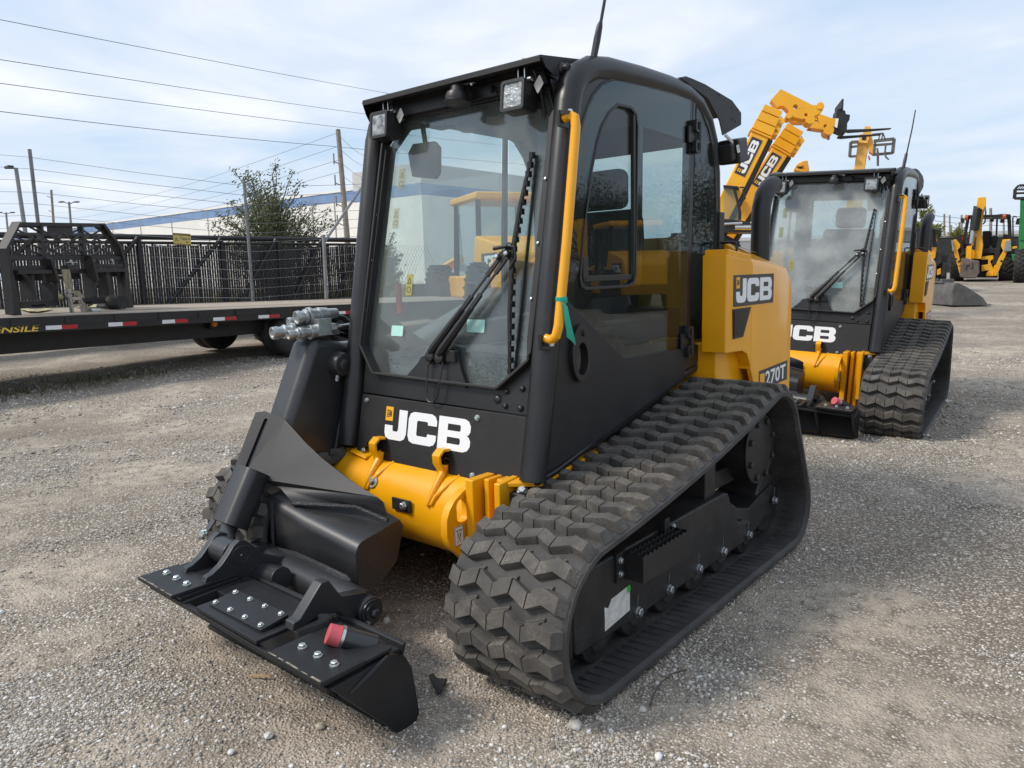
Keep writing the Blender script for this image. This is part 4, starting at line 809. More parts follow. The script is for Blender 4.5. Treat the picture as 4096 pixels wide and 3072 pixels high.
M['woodpole'] = mat('grey timber pole', (.23, .20, .165), .9, var=.25, vscale=6)
M['bark'] = mat('brown bark', (.10, .075, .055), .9, var=.3, vscale=20)
M['tank'] = mat('worn grey steel', (.10, .098, .095), .5, var=.3, vscale=6, dust=.4, dcol=(.25, .19, .15), dscale=5)
M['rustb'] = mat('rusty brown steel', (.11, .085, .075), .6, var=.3, vscale=6, dust=.4, dcol=(.26, .20, .16), dscale=4)
M['green'] = mat('green machine paint', (.02, .20, .055), .4, var=.1, vscale=3)
M['amber'] = mat('amber tail light', (.55, .11, .03), .3)
def leafmat(name, a, b_, tr=.35):
    m = bpy.data.materials.new(name); m.use_nodes = True; nt = m.node_tree; N = nt.nodes; Lk = nt.links; b = N['Principled BSDF']; b.inputs['Roughness'].default_value = .6
    oi = N.new('ShaderNodeTexCoord'); n = N.new('ShaderNodeTexNoise'); n.inputs['Scale'].default_value = 2.5; n.inputs['Detail'].default_value = 6; Lk.new(oi.outputs['Object'], n.inputs[0]); cr = N.new('ShaderNodeValToRGB'); cr.color_ramp.elements[0].position = .32; cr.color_ramp.elements[1].position = .68; cr.color_ramp.elements[0].color = (*a, 1); cr.color_ramp.elements[1].color = (*b_, 1)
    Lk.new(n.outputs[0], cr.inputs[0]); Lk.new(cr.outputs[0], b.inputs['Base Color']); t = N.new('ShaderNodeBsdfTranslucent'); Lk.new(cr.outputs[0], t.inputs[0]); mx = N.new('ShaderNodeMixShader'); mx.inputs[0].default_value = tr; Lk.new(b.outputs[0], mx.inputs[1]); Lk.new(t.outputs[0], mx.inputs[2]); Lk.new(mx.outputs[0], N['Material Output'].inputs[0]); return m
M['leaf'] = leafmat('olive leaves', (.065, .085, .035), (.15, .17, .08))
M['leafy'] = leafmat('yellow green leaves', (.12, .14, .02), (.22, .21, .04))
M['leafd'] = leafmat('dark green leaves', (.03, .05, .018), (.075, .10, .035))
# ------------------------------------------------------------------ flatbed trailer
def make_trailer():
    a, b = at(0, 1275, 8.53), at(1460, 1216, 13.26); D = (b-a).normalized(); f = at(0, 1232, 11.1)-a; Y = (f-D*f.dot(D)).normalized(); Z = D.cross(Y); Z = Z if Z.z > 0 else -Z
    T = Matrix(((D.x, Y.x, Z.x, a.x), (D.y, Y.y, Z.y, a.y), (D.z, Y.z, Z.z, a.z), (0, 0, 0, 1)))
    # settle the frame on the yard: the near wheels touch at local height -H
    root = empty('flatbed_trailer'); root.matrix_world = T; tag(root, 'long black flatbed trailer with timber deck and red white tape along its side rail', 'trailer'); bpy.context.view_layer.update()
    Ti = T.inverted()
    def loc(px, py, y=0.):
        d = CW+CR*((px-2048)/FP)+CU*((1536-py)/FP); o = Ti @ CAMP; dl = Ti.to_3x3() @ d; t = (y-o.y)/dl.y; p = o+dl*t; return p.x, p.z
    g = T @ Vector((4.3, 0, 0)); H = (g.z-gz(g.x, g.y))/Z.z
    x0, x1, W = -3.2, 12.5, 2.5
    mb = MB(); mb.b2((x0, .07, -.045), (x1-1.9, W-.07, 0)); mb.build('timber_deck', 'wood', root)
    mb = MB(); mb.b2((x1-1.9, .07, -.04), (x1, W-.07, .012)); mb.build('steel_ramp', 'blackflat', root)
    mb = MB()
    mb.b2((x0, -.0, -.065), (x1, .07, .004)); mb.b2((x0, .0, -.175), (x1, .015, -.065)); mb.b2((x0, W-.07, -.16), (x1, W, .004)); mb.b2((x0, -.004, -.105), (x1, .0, -.095))
    for i in range(26): mb.b2((x0+.3+i*.6, -.012, -.085), (x0+.36+i*.6, .0, -.02))
    mb.build('side_rail', 'blackflat', root)
    mb = MB(); mb.prism([(x0, .42, -.16), (x1-1., .42, -.16), (x1-1., .42, -.30), (7., .42, -.40), (x0, .42, -.47)], (0, .12, 0)); mb.prism([(x0, W-.6, -.16), (x1-1., W-.6, -.16), (x1-1., W-.6, -.3), (7., W-.6, -.40), (x0, W-.6, -.47)], (0, .12, 0))
    for i in range(18): mb.b2((x0+.4+i*.8, .1, -.14), (x0+.46+i*.8, W-.1, -.05))
    mb.build('main_beam', 'blackflat', root)
    for n, (u0, u1, u2, f, v0, v1, w0, w1) in enumerate(((535, 730, 915, zR, 1315, 1372, 1297, 1352), (1275, 1448, 1613, zR, 1275, 1330, 1258, 1308), (1910, 2063, 2212, zR, 1240, 1290, 1222, 1272), (420, 550, 678, zP, 1128, 1176, 1117, 1163), (920, 1040, 1157, zP, 1102, 1148, 1094, 1140), (1788, 1887, 1980, zP, 1064, 1102, 1053, 1092))):
        for (ua, ub, m, va, vb) in ((u0, u1, 'tapew', v0, v1), (u1, u2, 'taper', w0, w1)):
            (xa, za), (xb, zb) = loc(*f(ua, va)), loc(*f(ub, vb)); zc = -.135 if n else -.135
            mb = MB(); mb.b2((xa, -.003, -.155), (xb, -.0005, -.105)); mb.build('reflective_tape', m, root)
    (xa, za), (xb, zb) = loc(*zR(-330, 1400)), loc(*zR(470, 1385))
    mb = MB(); text(mb, 'TENSILE', lambda p, q, o=0.: Vector((xb-.60+p, -.0035, -.164+q)), .575, .072, 0, 0, .35); mb.build('lettering', 'gold', root)
    xm, zm = loc(*zP(437, 1225), .3); mb = MB(); mb.b2((xm-.07, .30, zm-.08), (xm+.07, .42, zm+.08)); bx = mb.build('marker_light', 'blackflat', root, bevel=.01); mb = MB(); mb.lathe([(0, .05), (.004, .05)], (xm, .30, zm), (0, -1, 0), 20); mb.lathe([(0, .038), (.018, .036), (.024, .02), (.026, 0)], (xm, .297, zm), (0, -1, 0), 20); mb.build('amber_lens', 'orange', bx)
    r = .375
    for px in (1190, 1420):
        xw, _ = loc(px, 1340, .02)
        for y0, y1 in ((.04, .27), (.30, .52), (W-.52, W-.30), (W-.27, W-.04)):
            mb = MB(); mb.lathe([(0, r*.5), (.0, r*.78), (.03, r*.95), (.06, r), (y1-y0-.06, r), (y1-y0-.03, r*.95), (y1-y0, r*.78), (y1-y0, r*.5)], (xw, y0, -H+r), (0, 1, 0), 40); wh = mb.build('wheel', 'tyre', root)
            mb = MB(); yy = y0 if y0 < 1 else y1
            mb.lathe([(.05, r*.52), (.02, r*.55), (.06, r*.45), (.10, r*.30), (.02, r*.25), (-.02, r*.22), (-.02, 0)], (xw, yy, -H+r), (0, 1 if y0 < 1 else -1, 0), 28); mb.build('wheel_rim', 'tank', wh)
        mb = MB(); mb.cyl((xw, .3, -H+r), (xw, W-.3, -H+r), .06); mb.b2((xw-.1, .5, -H+r+.06), (xw+.1, .62, -.3)); mb.build('axle', 'blackflat', root)
    mb = MB(); xw, _ = loc(1300, 1340, .02); mb.b2((xw-.85, .02, -.22), (xw+.9, .55, -.19)); mb.build('mudguard', 'blackflat', root)
    return root, T, loc
TR, TT, tloc = make_trailer()
def deck_pt(px, py):
    Ti = TT.inverted(); d = CW+CR*((px-2048)/FP)+CU*((1536-py)/FP); o = Ti @ CAMP; dl = Ti.to_3x3() @ d; t = (.004-o.z)/dl.z; return TT @ (o+dl*t)
def make_fork_frame():
    A, B_ = deck_pt(*zR(165, 1215)), deck_pt(*zR(1500, 1118)); pl = Pl(A, B_)
    root = root_at('pallet_fork_frame', A, 'black pallet fork backrest frame strapped upright on the trailer deck', 'fork frame')
    def part(name, bars, m='blackflat', polys=(), holes=(), bev=.004):
        mb = MB()
        for (a, b, w, t0, t1) in bars: pl.bar(mb, a, b, w, t0, t1, zR)
        for pts, t0, t1 in polys: pl.poly(mb, pts, t0, t1, zR, holes)
        return bake(mb.build(name, m, root, bevel=bev), root)
    for sf in [([(115, 1200), (205, 1212), (95, 640), (52, 430), (205, 130), (192, 105), (18, 425), (60, 640)], -.06, .06), ([(1440, 1110), (1535, 1125), (1455, 600), (1400, 400), (1190, 125), (1165, 140), (1365, 400), (1425, 600)], -.06, .06)]: part('side_frame', [], polys=[sf])
    part('top_rail', [((190, 138), (1185, 150), .05, -.03, .03), ((90, 545), (1400, 538), .05, -.04, .04), ((465, 140), (490, 540), .045, -.03, .04), ((940, 145), (980, 540), .045, -.03, .04)])
    lat = []
    for x0, x1, L in ((190, 470, 0), (470, 945, 0), (945, 1200, 1)): pass
    for i in range(8): lat.append(((110+i*48-60, 200+i*42 if False else 260+i*0), (330+i*40, 530), .018, -.008, .008)) if False else None
    for a, b in (((180, 190), (480, 350)), ((130, 260), (480, 430)), ((90, 340), (470, 500)), ((70, 420), (300, 515)), ((330, 160), (480, 240)), ((480, 200), (960, 470)), ((490, 290), (880, 510)), ((500, 380), (730, 510)), ((620, 190), (960, 380)), ((760, 260), (650, 320)), ((930, 200), (500, 400)), ((950, 280), (540, 490)), ((960, 370), (700, 500)), ((1220, 190), (960, 330)), ((1260, 250), (970, 400)), ((1300, 310), (980, 480)), ((1330, 370), (1090, 505)), ((1350, 440), (1240, 510)), ((960, 200), (1340, 430)), ((970, 300), (1330, 510)), ((170, 320), (120, 350)), ((200, 250), (150, 280)), ((1120, 170), (1300, 290))):
        lat.append((a, b, .022, -.008, .008))
    part('lattice_guard', lat, bev=0, polys=[([(555, 150), (850, 155), (850, 250), (560, 248)], -.006, .006), ([(190, 150), (470, 150), (470, 180), (180, 175)], -.006, .006), ([(90, 495), (480, 500), (480, 535), (95, 535)], -.006, .006), ([(490, 495), (970, 495), (975, 535), (490, 535)], -.006, .006), ([(985, 495), (1380, 490), (1390, 530), (985, 535)], -.006, .006)])
    part('lower_frame', [((105, 655), (590, 650), .06, -.05, .05), ((1020, 640), (1450, 628), .06, -.05, .05), ((130, 705), (590, 700), .05, -.02, .1), ((1030, 690), (1430, 680), .05, -.02, .1), ((600, 690), (1030, 690), .06, -.06, -.02), ((130, 765), (590, 760), .09, -.12, -.09), ((740, 745), (1010, 740), .10, -.12, -.09), ((1060, 730), (1440, 715), .10, -.12, -.09), ((340, 720), (380, 1030), .05, -.12, .05), ((500, 540), (600, 830), .05, -.03, .12), ((985, 500), (1070, 810), .05, -.03, .12), ((600, 830), (610, 1040), .10, -.1, .06), ((1050, 700), (1080, 1000), .05, -.1, .06), ((1240, 700), (1290, 1000), .10, -.1, .04), ((1440, 680), (1500, 990), .16, -.06, .0), ((520, 790), (560, 1020), .04, -.2, -.16), ((1190, 590), (1210, 990), .04, -.2, -.16)])
    part('bottom_plate', [], polys=[([(200, 1052), (640, 1025), (660, 1095), (205, 1135)], -.02, .05), ([(830, 1010), (1500, 980), (1525, 1065), (880, 1085)], -.02, .05)])
    part('latch_slot', [], 'frit', polys=[([(325, 1090), (490, 1080), (495, 1105), (330, 1115)], .051, .053), ([(905, 1060), (1040, 1052), (1040, 1070), (905, 1076)], .051, .053), ([(1260, 1038), (1400, 1028), (1410, 1052), (1270, 1062)], .051, .053)], bev=0)
    part('lever_latch', [], polys=[([(700, 625), (830, 618), (830, 680), (705, 682)], .0, .12)]); part('latch_handle', [((690, 592), (815, 590), .012, .1, .12), ((740, 565), (765, 620), .035, .1, .12)], 'castst'); part('latch_handle', [((1230, 555), (1255, 615), .035, .1, .12)], 'castst')
    part('shaft_ring', [], polys=[], bev=0) if False else None
    part('white_label', [], 'white', polys=[([(740, 733), (860, 725), (862, 745), (740, 748)], -.089, -.087)], bev=0)
    root2 = root_at('ratchet_strap', deck_pt(*zR(720, 1190)), 'dirty tan webbing strap with silver ratchet over the black fork frame', 'strap')
    mb = MB(); pl.poly(mb, [(610, 675), (705, 672), (755, 918), (665, 925)], .13, .137, zR); pl.poly(mb, [(690, 928), (800, 925), (875, 1010), (800, 1000)], .15, .157, zR); pl.poly(mb, [(780, 1070), (850, 1060), (920, 1150), (880, 1195)], .16, .175, zR); o = mb.build('webbing', 'tan', root2); bake(o, root2)
    mb = MB()
    for a, b, w in (((655, 930), (710, 1190), .035), ((800, 1010), (840, 1185), .03), ((700, 1100), (830, 1098), .03), ((690, 1020), (810, 1015), .04), ((705, 1055), (730, 1030), .02), ((640, 930), (680, 930), .05), ((640, 990), (690, 980), .04)): pl.bar(mb, a, b, w, .15, .19, zR)
    mb.tube([pl.px(*zR(905, 1170), .18), pl.px(*zR(1025, 1165), .18)], .045, 12); bake(mb.build('ratchet', 'castst', root2), root2)
    mb = MB()
    def lie(pts, w, z=.012):
        P = [deck_pt(*zR(*p))+Vector((0, 0, z+.01*(i % 2))) for i, p in enumerate(pts)]; mb.sweep(P, Vector((.05, w, 0)), .006)
    lie([(230, 1150), (340, 1185), (430, 1170), (520, 1150)], .10); lie([(880, 1120), (960, 1138), (1040, 1130), (1110, 1100)], .10); mb.tube([deck_pt(*zR(420, 1055))+Vector((0, .3, .08)), deck_pt(*zR(545, 1040))+Vector((0, .3, .05))], .06, 10)
    bake(mb.build('loose_webbing', mat('pale yellow webbing', (.42, .39, .20), .9), root2), root2)
    p = deck_pt(*zR(1260, 1145)); mb = MB(); mb.lathe([(-.12, .09), (-.12, .1), (.12, .1), (.12, .09)], p+Vector((0, .15, .10)), (1, .3, 0), 20); mb.tube([p+Vector((-.5, .1, .04)), p+Vector((-.1, .15, .03))], .05, 6); tag(mb.build('strap_roll', 'tyre', None), 'rolled dark strap lying on the timber deck behind the fork frame foot', 'strap roll')
make_fork_frame()
# ------------------------------------------------------------------ fence, poles and wires
def make_fence():
    pl = Pl(at(0, 940, 13.2), at(1452, 962, 18.5)); g0 = gp(700, 1400, 15.).z
    root = root_at('slatted_gate', pl.P(3, g0-pl.o.z), 'black chain link sliding gate with dark vertical privacy slats and pipe braces', 'gate')
    zt = -.0; zb = g0-pl.o.z; uE = pl.uv(1455, 962)[0]; u0 = -9.
    mb = MB(); mb.cyl(pl.P(u0, .0), pl.P(uE, 0.), .055, seg=10); mb.cyl(pl.P(u0, -.11), pl.P(uE, -.11), .03, seg=8); mb.cyl(pl.P(u0, zb+.12), pl.P(uE, zb+.12), .05, seg=8); bake(mb.build('gate_rail', 'fenceblk', root), root)
    posts = [pl.uv(*zR(1640, 400))[0], pl.uv(*zP(525, 500))[0], pl.uv(*zP(1150, 500))[0], pl.uv(*zP(1640, 500))[0], pl.uv(*zP(2080, 500))[0], pl.uv(*zR(100, 500))[0], u0+2, u0]
    for u in posts: mb = MB(); mb.cyl(pl.P(u, 0), pl.P(u, zb), .05, seg=8); bake(mb.build('gate_post', 'fenceblk', root), root)
    for f, a, b in ((zR, (390, 300), (-250, 900)), (zR, (1610, 300), (950, 1060)), (zP, (490, 290), (0, 900)), (zP, (1100, 300), (760, 900)), (zP, (1600, 310), (1330, 890)), (zP, (2040, 325), (1800, 860))):
        A, B_ = pl.px(*f(*a), .07), pl.px(*f(*b), .07); B_ = A+(B_-A)*1.25; mb = MB(); mb.cyl(A, B_, .042, seg=8); bake(mb.build('brace', 'fenceblk', root), root)
    mb = MB(); rnd = random.Random(5); u = u0
    while u < uE:
        w = .0435+rnd.uniform(-.004, .003); nb = 1
        mb.add([pl.P(u+dx+rnd.uniform(-.003, .003), z, o) for z, in ((-.15+rnd.uniform(-.02, .02),), (zb+.15,)) for dx, o in ((0, 0), (w, 0), (w, -.008), (0, -.008))], [(0, 1, 5, 4), (1, 2, 6, 5), (2, 3, 7, 6), (3, 0, 4, 7)])
        u += .0505+(.006 if rnd.random() < .1 else 0)
    bake(mb.build('slat_panel', 'slat', root), root)
    # chain link: dark diagonal wires that break the gaps between the slats
    mb = MB(); h = -.11-zb
    for sg in (1, -1):
        u = u0-h
        while u < uE+h:
            a, b = (u, -.11), (u+sg*h*.55, zb+.12); mb.bar(pl.P(*a, .006), pl.P(*b, .006), .004, .004, pl.n); u += .10
    bake(mb.build('chain_link', 'fenceblk', root), root)
    o = empty('warning_sign', pl.px(*zR(2110, 310), .1)); tag(o, 'yellow electric fence warning sign reading 7,000 V hung on the black gate', 'sign'); bpy.context.view_layer.update()
    mb = MB(); q = [(2015, 243), (2225, 255), (2232, 392), (2025, 375)]; pl.poly(mb, q, .10, .104, zR); bake(mb.build('sign_board', 'signy', o), o)
    mb = MB(); B0 = pl.px(*zR(2028, 372), .105); ex = pl.px(*zR(2230, 390), .105)-B0; ey = pl.px(*zR(2015, 243), .105)-B0; fn = lambda a, b, of=0.: B0+ex*a+ey*b+pl.n*of
    text(mb, '7,000 V', lambda a, b, of=0.: fn(.40+a, .42+b, .001), .56, .24); text(mb, 'WARNING! Electric Fence', lambda a, b, of=0.: fn(.05+a, .87+b, .0035), .90, .085, .001, 1)
    mb.prism([fn(0, .84, .001), fn(1, .84, .001), fn(1, 1, .001), fn(0, 1, .001)], pl.n*.001); mb.prism([fn(0, -.08, .001), fn(1, -.08, .001), fn(1, .05, .001), fn(0, .05, .001)], pl.n*.001); text(mb, 'PELIGRO Cerca Electrica', lambda a, b, of=0.: fn(.05+a, -.05+b, .0035), .9, .07, .001, 1)
    mb.tube([fn(.08, .2, .002), fn(.14, .4, .002), (fn(.11, .5, .002)), fn(.2, .55, .002), fn(.17, .4, .002), fn(.3, .3, .002)], .004, 4); mb.prism([fn(.72, .22, .001), fn(.84, .22, .001), fn(.78, .34, .001)], pl.n*.001)
    bake(mb.build('sign_lettering', ['decalblk', 'signy'], o), o)
    # electric fence in front of it: tall galvanised posts and its wires
    er = root_at('electric_fence', gp(985, 1400, 14.), 'grey electric fence of thin wires on tall galvanised posts before the black gate', 'electric fence')
    pp = [(-900, 480, 150-1500, 7.6), (118, 597, 155, 14.6), (975, 717, 1012, 14.6), (1450, 712, 1470, 17.4)]
    ends = []
    for i, (px, py, pb, k) in enumerate(pp):
        t = at(px, py, k) if px > -500 else at(-900, 480, 8.2); b = Vector((t.x, t.y, gz(t.x, t.y))); ends.append((t, b))
        mb = MB(); mb.cyl(b, t, .036 if k < 14.7 and px < 500 else .028, seg=10); bake(mb.build('fence_post', 'greygal', er), er)
    mb = MB(); A = at(1445, 752, 17.2); B_ = at(1300, 965, 15.8); mb.cyl(A, B_, .028, seg=8); mb.cyl(at(1294, 940, 15.8), gp(1310, 1300, 15.8), .04, seg=8); bake(mb.build('post_brace', 'greygal', er), er)
    mb = MB()
    for i in range(len(ends)-1):
        (t0, b0), (t1, b1) = ends[i], ends[i+1]
        for j in range(16):
            f = .04+j*.058; A, B_ = t0.lerp(b0, f), t1.lerp(b1, f); mb.tube([A, A.lerp(B_, .5)-Vector((0, 0, .02)), B_], .0042 if i else .0032, 4, cap=False)
    bake(mb.build('fence_wire', 'wire', er), er)
    mb = MB()
    for (t, b) in ends[1:]:
        for j in range(16): p = t.lerp(b, .04+j*.058); mb.box(p, (.05, .03, .03))
    bake(mb.build('insulator', 'plastic', er), er)
make_fence()
def pole(name, label, cat, top, bot, k, r, group=None, mt='woodpole', heads=()):
    t = at(*top, k); b0 = at(*bot, k); d = (t-b0); b = Vector((b0.x, b0.y, gz(b0.x, b0.y)-.2)); b = t-d*((t.z-b.z)/d.z)
    o = root_at(name, b, label, cat, group); mb = MB(); mb.tube([b, t], [r*1.15, r*.85], 10); bake(mb.build('pole_shaft', mt, o), o)
    for nm, m, fn in heads:
        mb = MB(); fn(mb, t, k); bake(mb.build(nm, m, o), o)
    return o, t
def lamp1(mb, t, k): mb.bar(t, t-CR*.55, .10, .06); mb.box(t-CR*.35+Vector((0, 0, .06)), (.6, .25, .1))
def lamp2(mb, t, k):
    for s in (1, -1): mb.bar(t-Vector((0, 0, .15)), t+CR*s*.45+Vector((0, 0, .0)), .05, .05); mb.box(t+CR*s*.6, (.5, .3, .08))
pole('street_lamp', 'tall grey lamp post with one flat head, at the far left edge of the yard', 'lamp post', (64, 673), (97, 900), 38, .11, mt='greygal', heads=[('lamp_head', 'plastic', lamp1)])
pole('street_lamp', 'grey lamp post with two flat heads behind the fork frame', 'lamp post', (276, 808), (284, 900), 60, .10, mt='greygal', heads=[('lamp_head', 'plastic', lamp2)])
pole('street_lamp', 'small lamp post with two heads low at the left edge of the photo', 'lamp post', (24, 850), (32, 930), 70, .10, mt='greygal', heads=[('lamp_head', 'plastic', lamp2)])
def brk(mb, t, k):
    for dz in (2.6, 3.6, 4.5, 1.6): mb.bar(t-Vector((0, 0, dz)), t-Vector((0, 0, dz-.12))-CR*.28, .05, .05); mb.cyl(t-Vector((0, 0, dz))-CR*.28, t-Vector((0, 0, dz-.5))-CR*.28, .035, seg=6)
UP, upt = pole('utility_pole', 'grey timber utility pole with bracket insulators beyond the fence', 'utility pole', (1352, 519), (1389, 955), 36, .13, heads=[('insulator', 'greygal', brk)])
def brk2(mb, t, k):
    for dz in (.8, 2.2, 3.4): mb.bar(t-Vector((0, 0, dz)), t-Vector((0, 0, dz-.2))-CR*.5, .06, .06)
pole('utility_pole', 'pale slim utility pole far off above the left end of the fence', 'utility pole', (205, 760), (215, 900), 75, .13, heads=[('insulator', 'greygal', brk2)])
def cable(label, pts, r=.012, sag=.5):
    P = [at(*p) for p in pts]; Q = []
    for a, b in zip(P, P[1:]):
        for i in range(13): t = i/12; Q.append(a.lerp(b, t)-Vector((0, 0, sag*4*t*(1-t))))
    mb = MB(); mb.tube(Q, r, 5); return tag(mb.build('overhead_cable', 'cable', None), label, 'cable', 'overhead power cables')
cable('highest of the four thick overhead cables crossing the sky at left', [(-500, -20, 20), (1555, 374, 46), (2400, 500, 80)], .011, .05)
cable('second highest of the thick overhead cables crossing the sky', [(-500, 160, 20), (1476, 458, 46), (2400, 570, 80)], .011, .05)
cable('third highest of the thick overhead cables crossing the sky', [(-500, 265, 20), (1479, 523, 46), (2400, 620, 80)], .011, .05)
cable('lowest thick overhead cable, meeting the timber utility pole bracket', [(-500, 383, 20), (1338, 586, 36), (2400, 680, 80)], .011, .1)
for i, (ly, py, ry) in enumerate(((700, 532, 575), (760, 586, 605), (830, 640, 645), (870, 688, 690))):
    cable('thin cable fanning out from the timber utility pole, %s' % ('highest of four', 'second of four', 'third of four', 'lowest of four')[i], [(150, 850+i*22, 120), (1348+i*3, py, 36), (1560, ry, 70)], .009, 1.2)
# ------------------------------------------------------------------ warehouse
def make_building():
    pl = Pl(at(401, 893, 95), at(1447, 772, 64)); L = pl.uv(1427, 772)[0]; p0 = pl.P(0, 0); zg = gz(p0.x, p0.y)-pl.o.z-.3
    root = root_at('warehouse', pl.P(10, zg), 'long cream warehouse with a faded blue band along its roofline', 'building')
    u0 = -30
    mb = MB(); pl.poly(mb, [(u0, zg), (L, zg), (L, -1.0), (u0, -1.0)], -20, 0); bake(mb.build('wall', 'bwhite', root), root)
    mb = MB(); pl.poly(mb, [(u0, -1.0), (L, -1.0), (L, -.16), (u0, -.16)], -20, .02); bake(mb.build('blue_band', 'bblue', root), root)
    mb = MB(); pl.poly(mb, [(u0, -.16), (L, -.16), (L, .02), (u0, .02)], -20, .08); bake(mb.build('roof_edge', 'bwhite', root), root)
    mb = MB()
    for px in (444, 557, 683, 829, 1010, 1130, 1250, 1340):
        u = pl.uv(px, 850)[0]; mb = MB(); pl.poly(mb, [(u-.07, -4.2), (u+.07, -4.2), (u+.07, -.16), (u-.07, -.16)], .0, .03); bake(mb.build('wall_joint', 'joint', root), root)
    mb = MB(); R1 = pl.uv(1700, 760)[0]; zt = pl.uv(1427, 693)[1]; z1, z2 = pl.uv(1440, 766)[1], pl.uv(1440, 810)[1]
    pl.poly(mb, [(L, zg), (R1, zg), (R1, z2), (L, z2)], -20, .4); mb.cur = 1; pl.poly(mb, [(L, z2), (R1, z2), (R1, z1), (L, z1)], -20, .42); mb.cur = 2; pl.poly(mb, [(L, z1), (R1, z1), (R1, zt), (L, zt)], -20, .4); bake(mb.build('end_block', ['bwhite', 'bblue', 'bgrey'], root), root)
make_building()
# ------------------------------------------------------------------ trees and shrubs
def foliage(pts, size, m, name, root, rnd, per=1):
    V = []; F = []
    for p, s in pts:
        for _ in range(per):
            a = Vector((rnd.gauss(0, 1), rnd.gauss(0, 1), rnd.gauss(0, 1))).normalized(); b = a.orthogonal().normalized(); c = a.cross(b); q = Vector(p)+Vector((rnd.gauss(0, s), rnd.gauss(0, s), rnd.gauss(0, s))); l = size*rnd.uniform(.6, 1.4); w = l*.38; o = len(V)
            V += [q, q+b*l*.5+c*w*.5, q+b*l, q+b*l*.5-c*w*.5]; F.append((o, o+1, o+2, o+3))
    mb = MB(); mb.v = [tuple(v) for v in V]; mb.f = F; mb.mi = [0]*len(F)
    me = bpy.data.meshes.new(name); me.from_pydata(mb.v, [], F); me.materials.append(M[m]); o = bpy.data.objects.new(name, me); COL.objects.link(o); o.parent = root; return o
def shrub(loc, W, H, label, m='leaf', n=46, leaf=.10, seed=1, name='shrub', cat='shrub', group=None, up=.55, dens=1.0, spray=1.):
    rnd = random.Random(seed); root = root_at(name, loc, label, cat, group); mb = MB(); pts = []
    for i in range(n):
        a = rnd.uniform(0, 2*math.pi); sp = rnd.random()**.6; tgt = Vector((math.cos(a)*W/2*sp, math.sin(a)*W/2*sp*.8, H*(rnd.uniform(.5, 1.0)*(1-.45*sp**2)))); P = []; k = 9
        for j in range(k+1):
            t = j/k; P.append(Vector((tgt.x*t**1.2+rnd.gauss(0, .03), tgt.y*t**1.2+rnd.gauss(0, .03), tgt.z*t**up-.18*H*max(0, t-.75)*sp)))
            if t > .22:
                for _ in range(int((44 if t < .75 else 22)*dens)): pts.append((P[-1], .15*W/3.5*(1.15-.75*t)*spray))
        mb.tube(P, [.028*(1-.85*j/k)+.003 for j in range(k+1)], 5)
    for i in range(int(2400*dens)):
        a = rnd.uniform(0, 2*math.pi); r = rnd.random()**.5*W*.28; pts.append((Vector((math.cos(a)*r, math.sin(a)*r, H*(.2+.42*rnd.random()**.8))), .12))
    mb.build('stems', 'bark', root); foliage(pts, leaf, m, 'foliage', root, rnd); return root
b = gp(1110, 1200, 20.); shrub(b, 3.9, 4.7, 'sprawling olive green bush with loose sprays behind the black gate', n=70, seed=4, leaf=.085, dens=1.0)
b = gp(1535, 1200, 24.); shrub(b, 1.6, 3.0, 'yellow green shrub beside the dark cab pillar beyond the fence', 'leafy', n=26, seed=9)
def tree(loc, W, H, label, m, seed, group=None, leaves=16000, lv=.2):
    rnd = random.Random(seed); root = root_at('tree', loc, label, 'tree', group); mb = MB(); pts = []
    mb.tube([(0, 0, 0), (.05, .02, H*.25), (-.04, .05, H*.5), (.02, 0, H*.85)], [.22, .17, .12, .03], 8)
    cl = []
    for i in range(46):
        a = rnd.uniform(0, 2*math.pi); h = H*rnd.uniform(.22, .97); r = W/2*math.sqrt(max(.05, 1-((h/H-.55)/.5)**2))*rnd.uniform(.35, 1.); p = Vector((math.cos(a)*r, math.sin(a)*r, h)); cl.append(p); mb.tube([(0, 0, h*.72), p*.5+Vector((0, 0, h*.42)), p], [.06, .035, .012], 5)
    for _ in range(leaves): p = rnd.choice(cl); pts.append((p, W*.10))
    mb.build('trunk', 'bark', root); foliage(pts, lv, m, 'crown', root, rnd); return root
# ------------------------------------------------------------------ machines in the yard
L1 = make_loader(False)
tag(L1, 'nearest black and yellow tracked loader with its empty hitch resting on the gravel', 'track loader', 'black and yellow tracked loaders')
mb = MB()
# ribbon tied to the handrail of the near machine
mb.lathe([(-.012, .0195), (-.006, .021), (.006, .021), (.012, .0195)], (.628, .064, 1.255), (0, -.17, 1), 16)
rb = [(.636, .05, 1.25), (.648, .055, 1.235), (.655, .06, 1.18), (.658, .072, 1.135), (.656, .078, 1.11)]
V = []
for i, (x, y, z) in enumerate(rb):
    w = .006+.0026*i; V += [(x-.4*w, y-w, z+.004*i), (x, y+.004*(-1)**i, z), (x+.5*w, y+w, z-.004*i)]
mb.add(V+[(a+.0012, b+.0012, c) for a, b, c in V], [(i*3+j, i*3+j+1, i*3+j+4, i*3+j+3) for i in range(4) for j in (0, 1)]+[(15+i*3+j+3, 15+i*3+j+4, 15+i*3+j+1, 15+i*3+j) for i in range(4) for j in (0, 1)])
tag(mb.build('tape_ribbon', 'ribbon', None), 'green plastic tape tied round the foot of the near yellow handrail', 'ribbon')
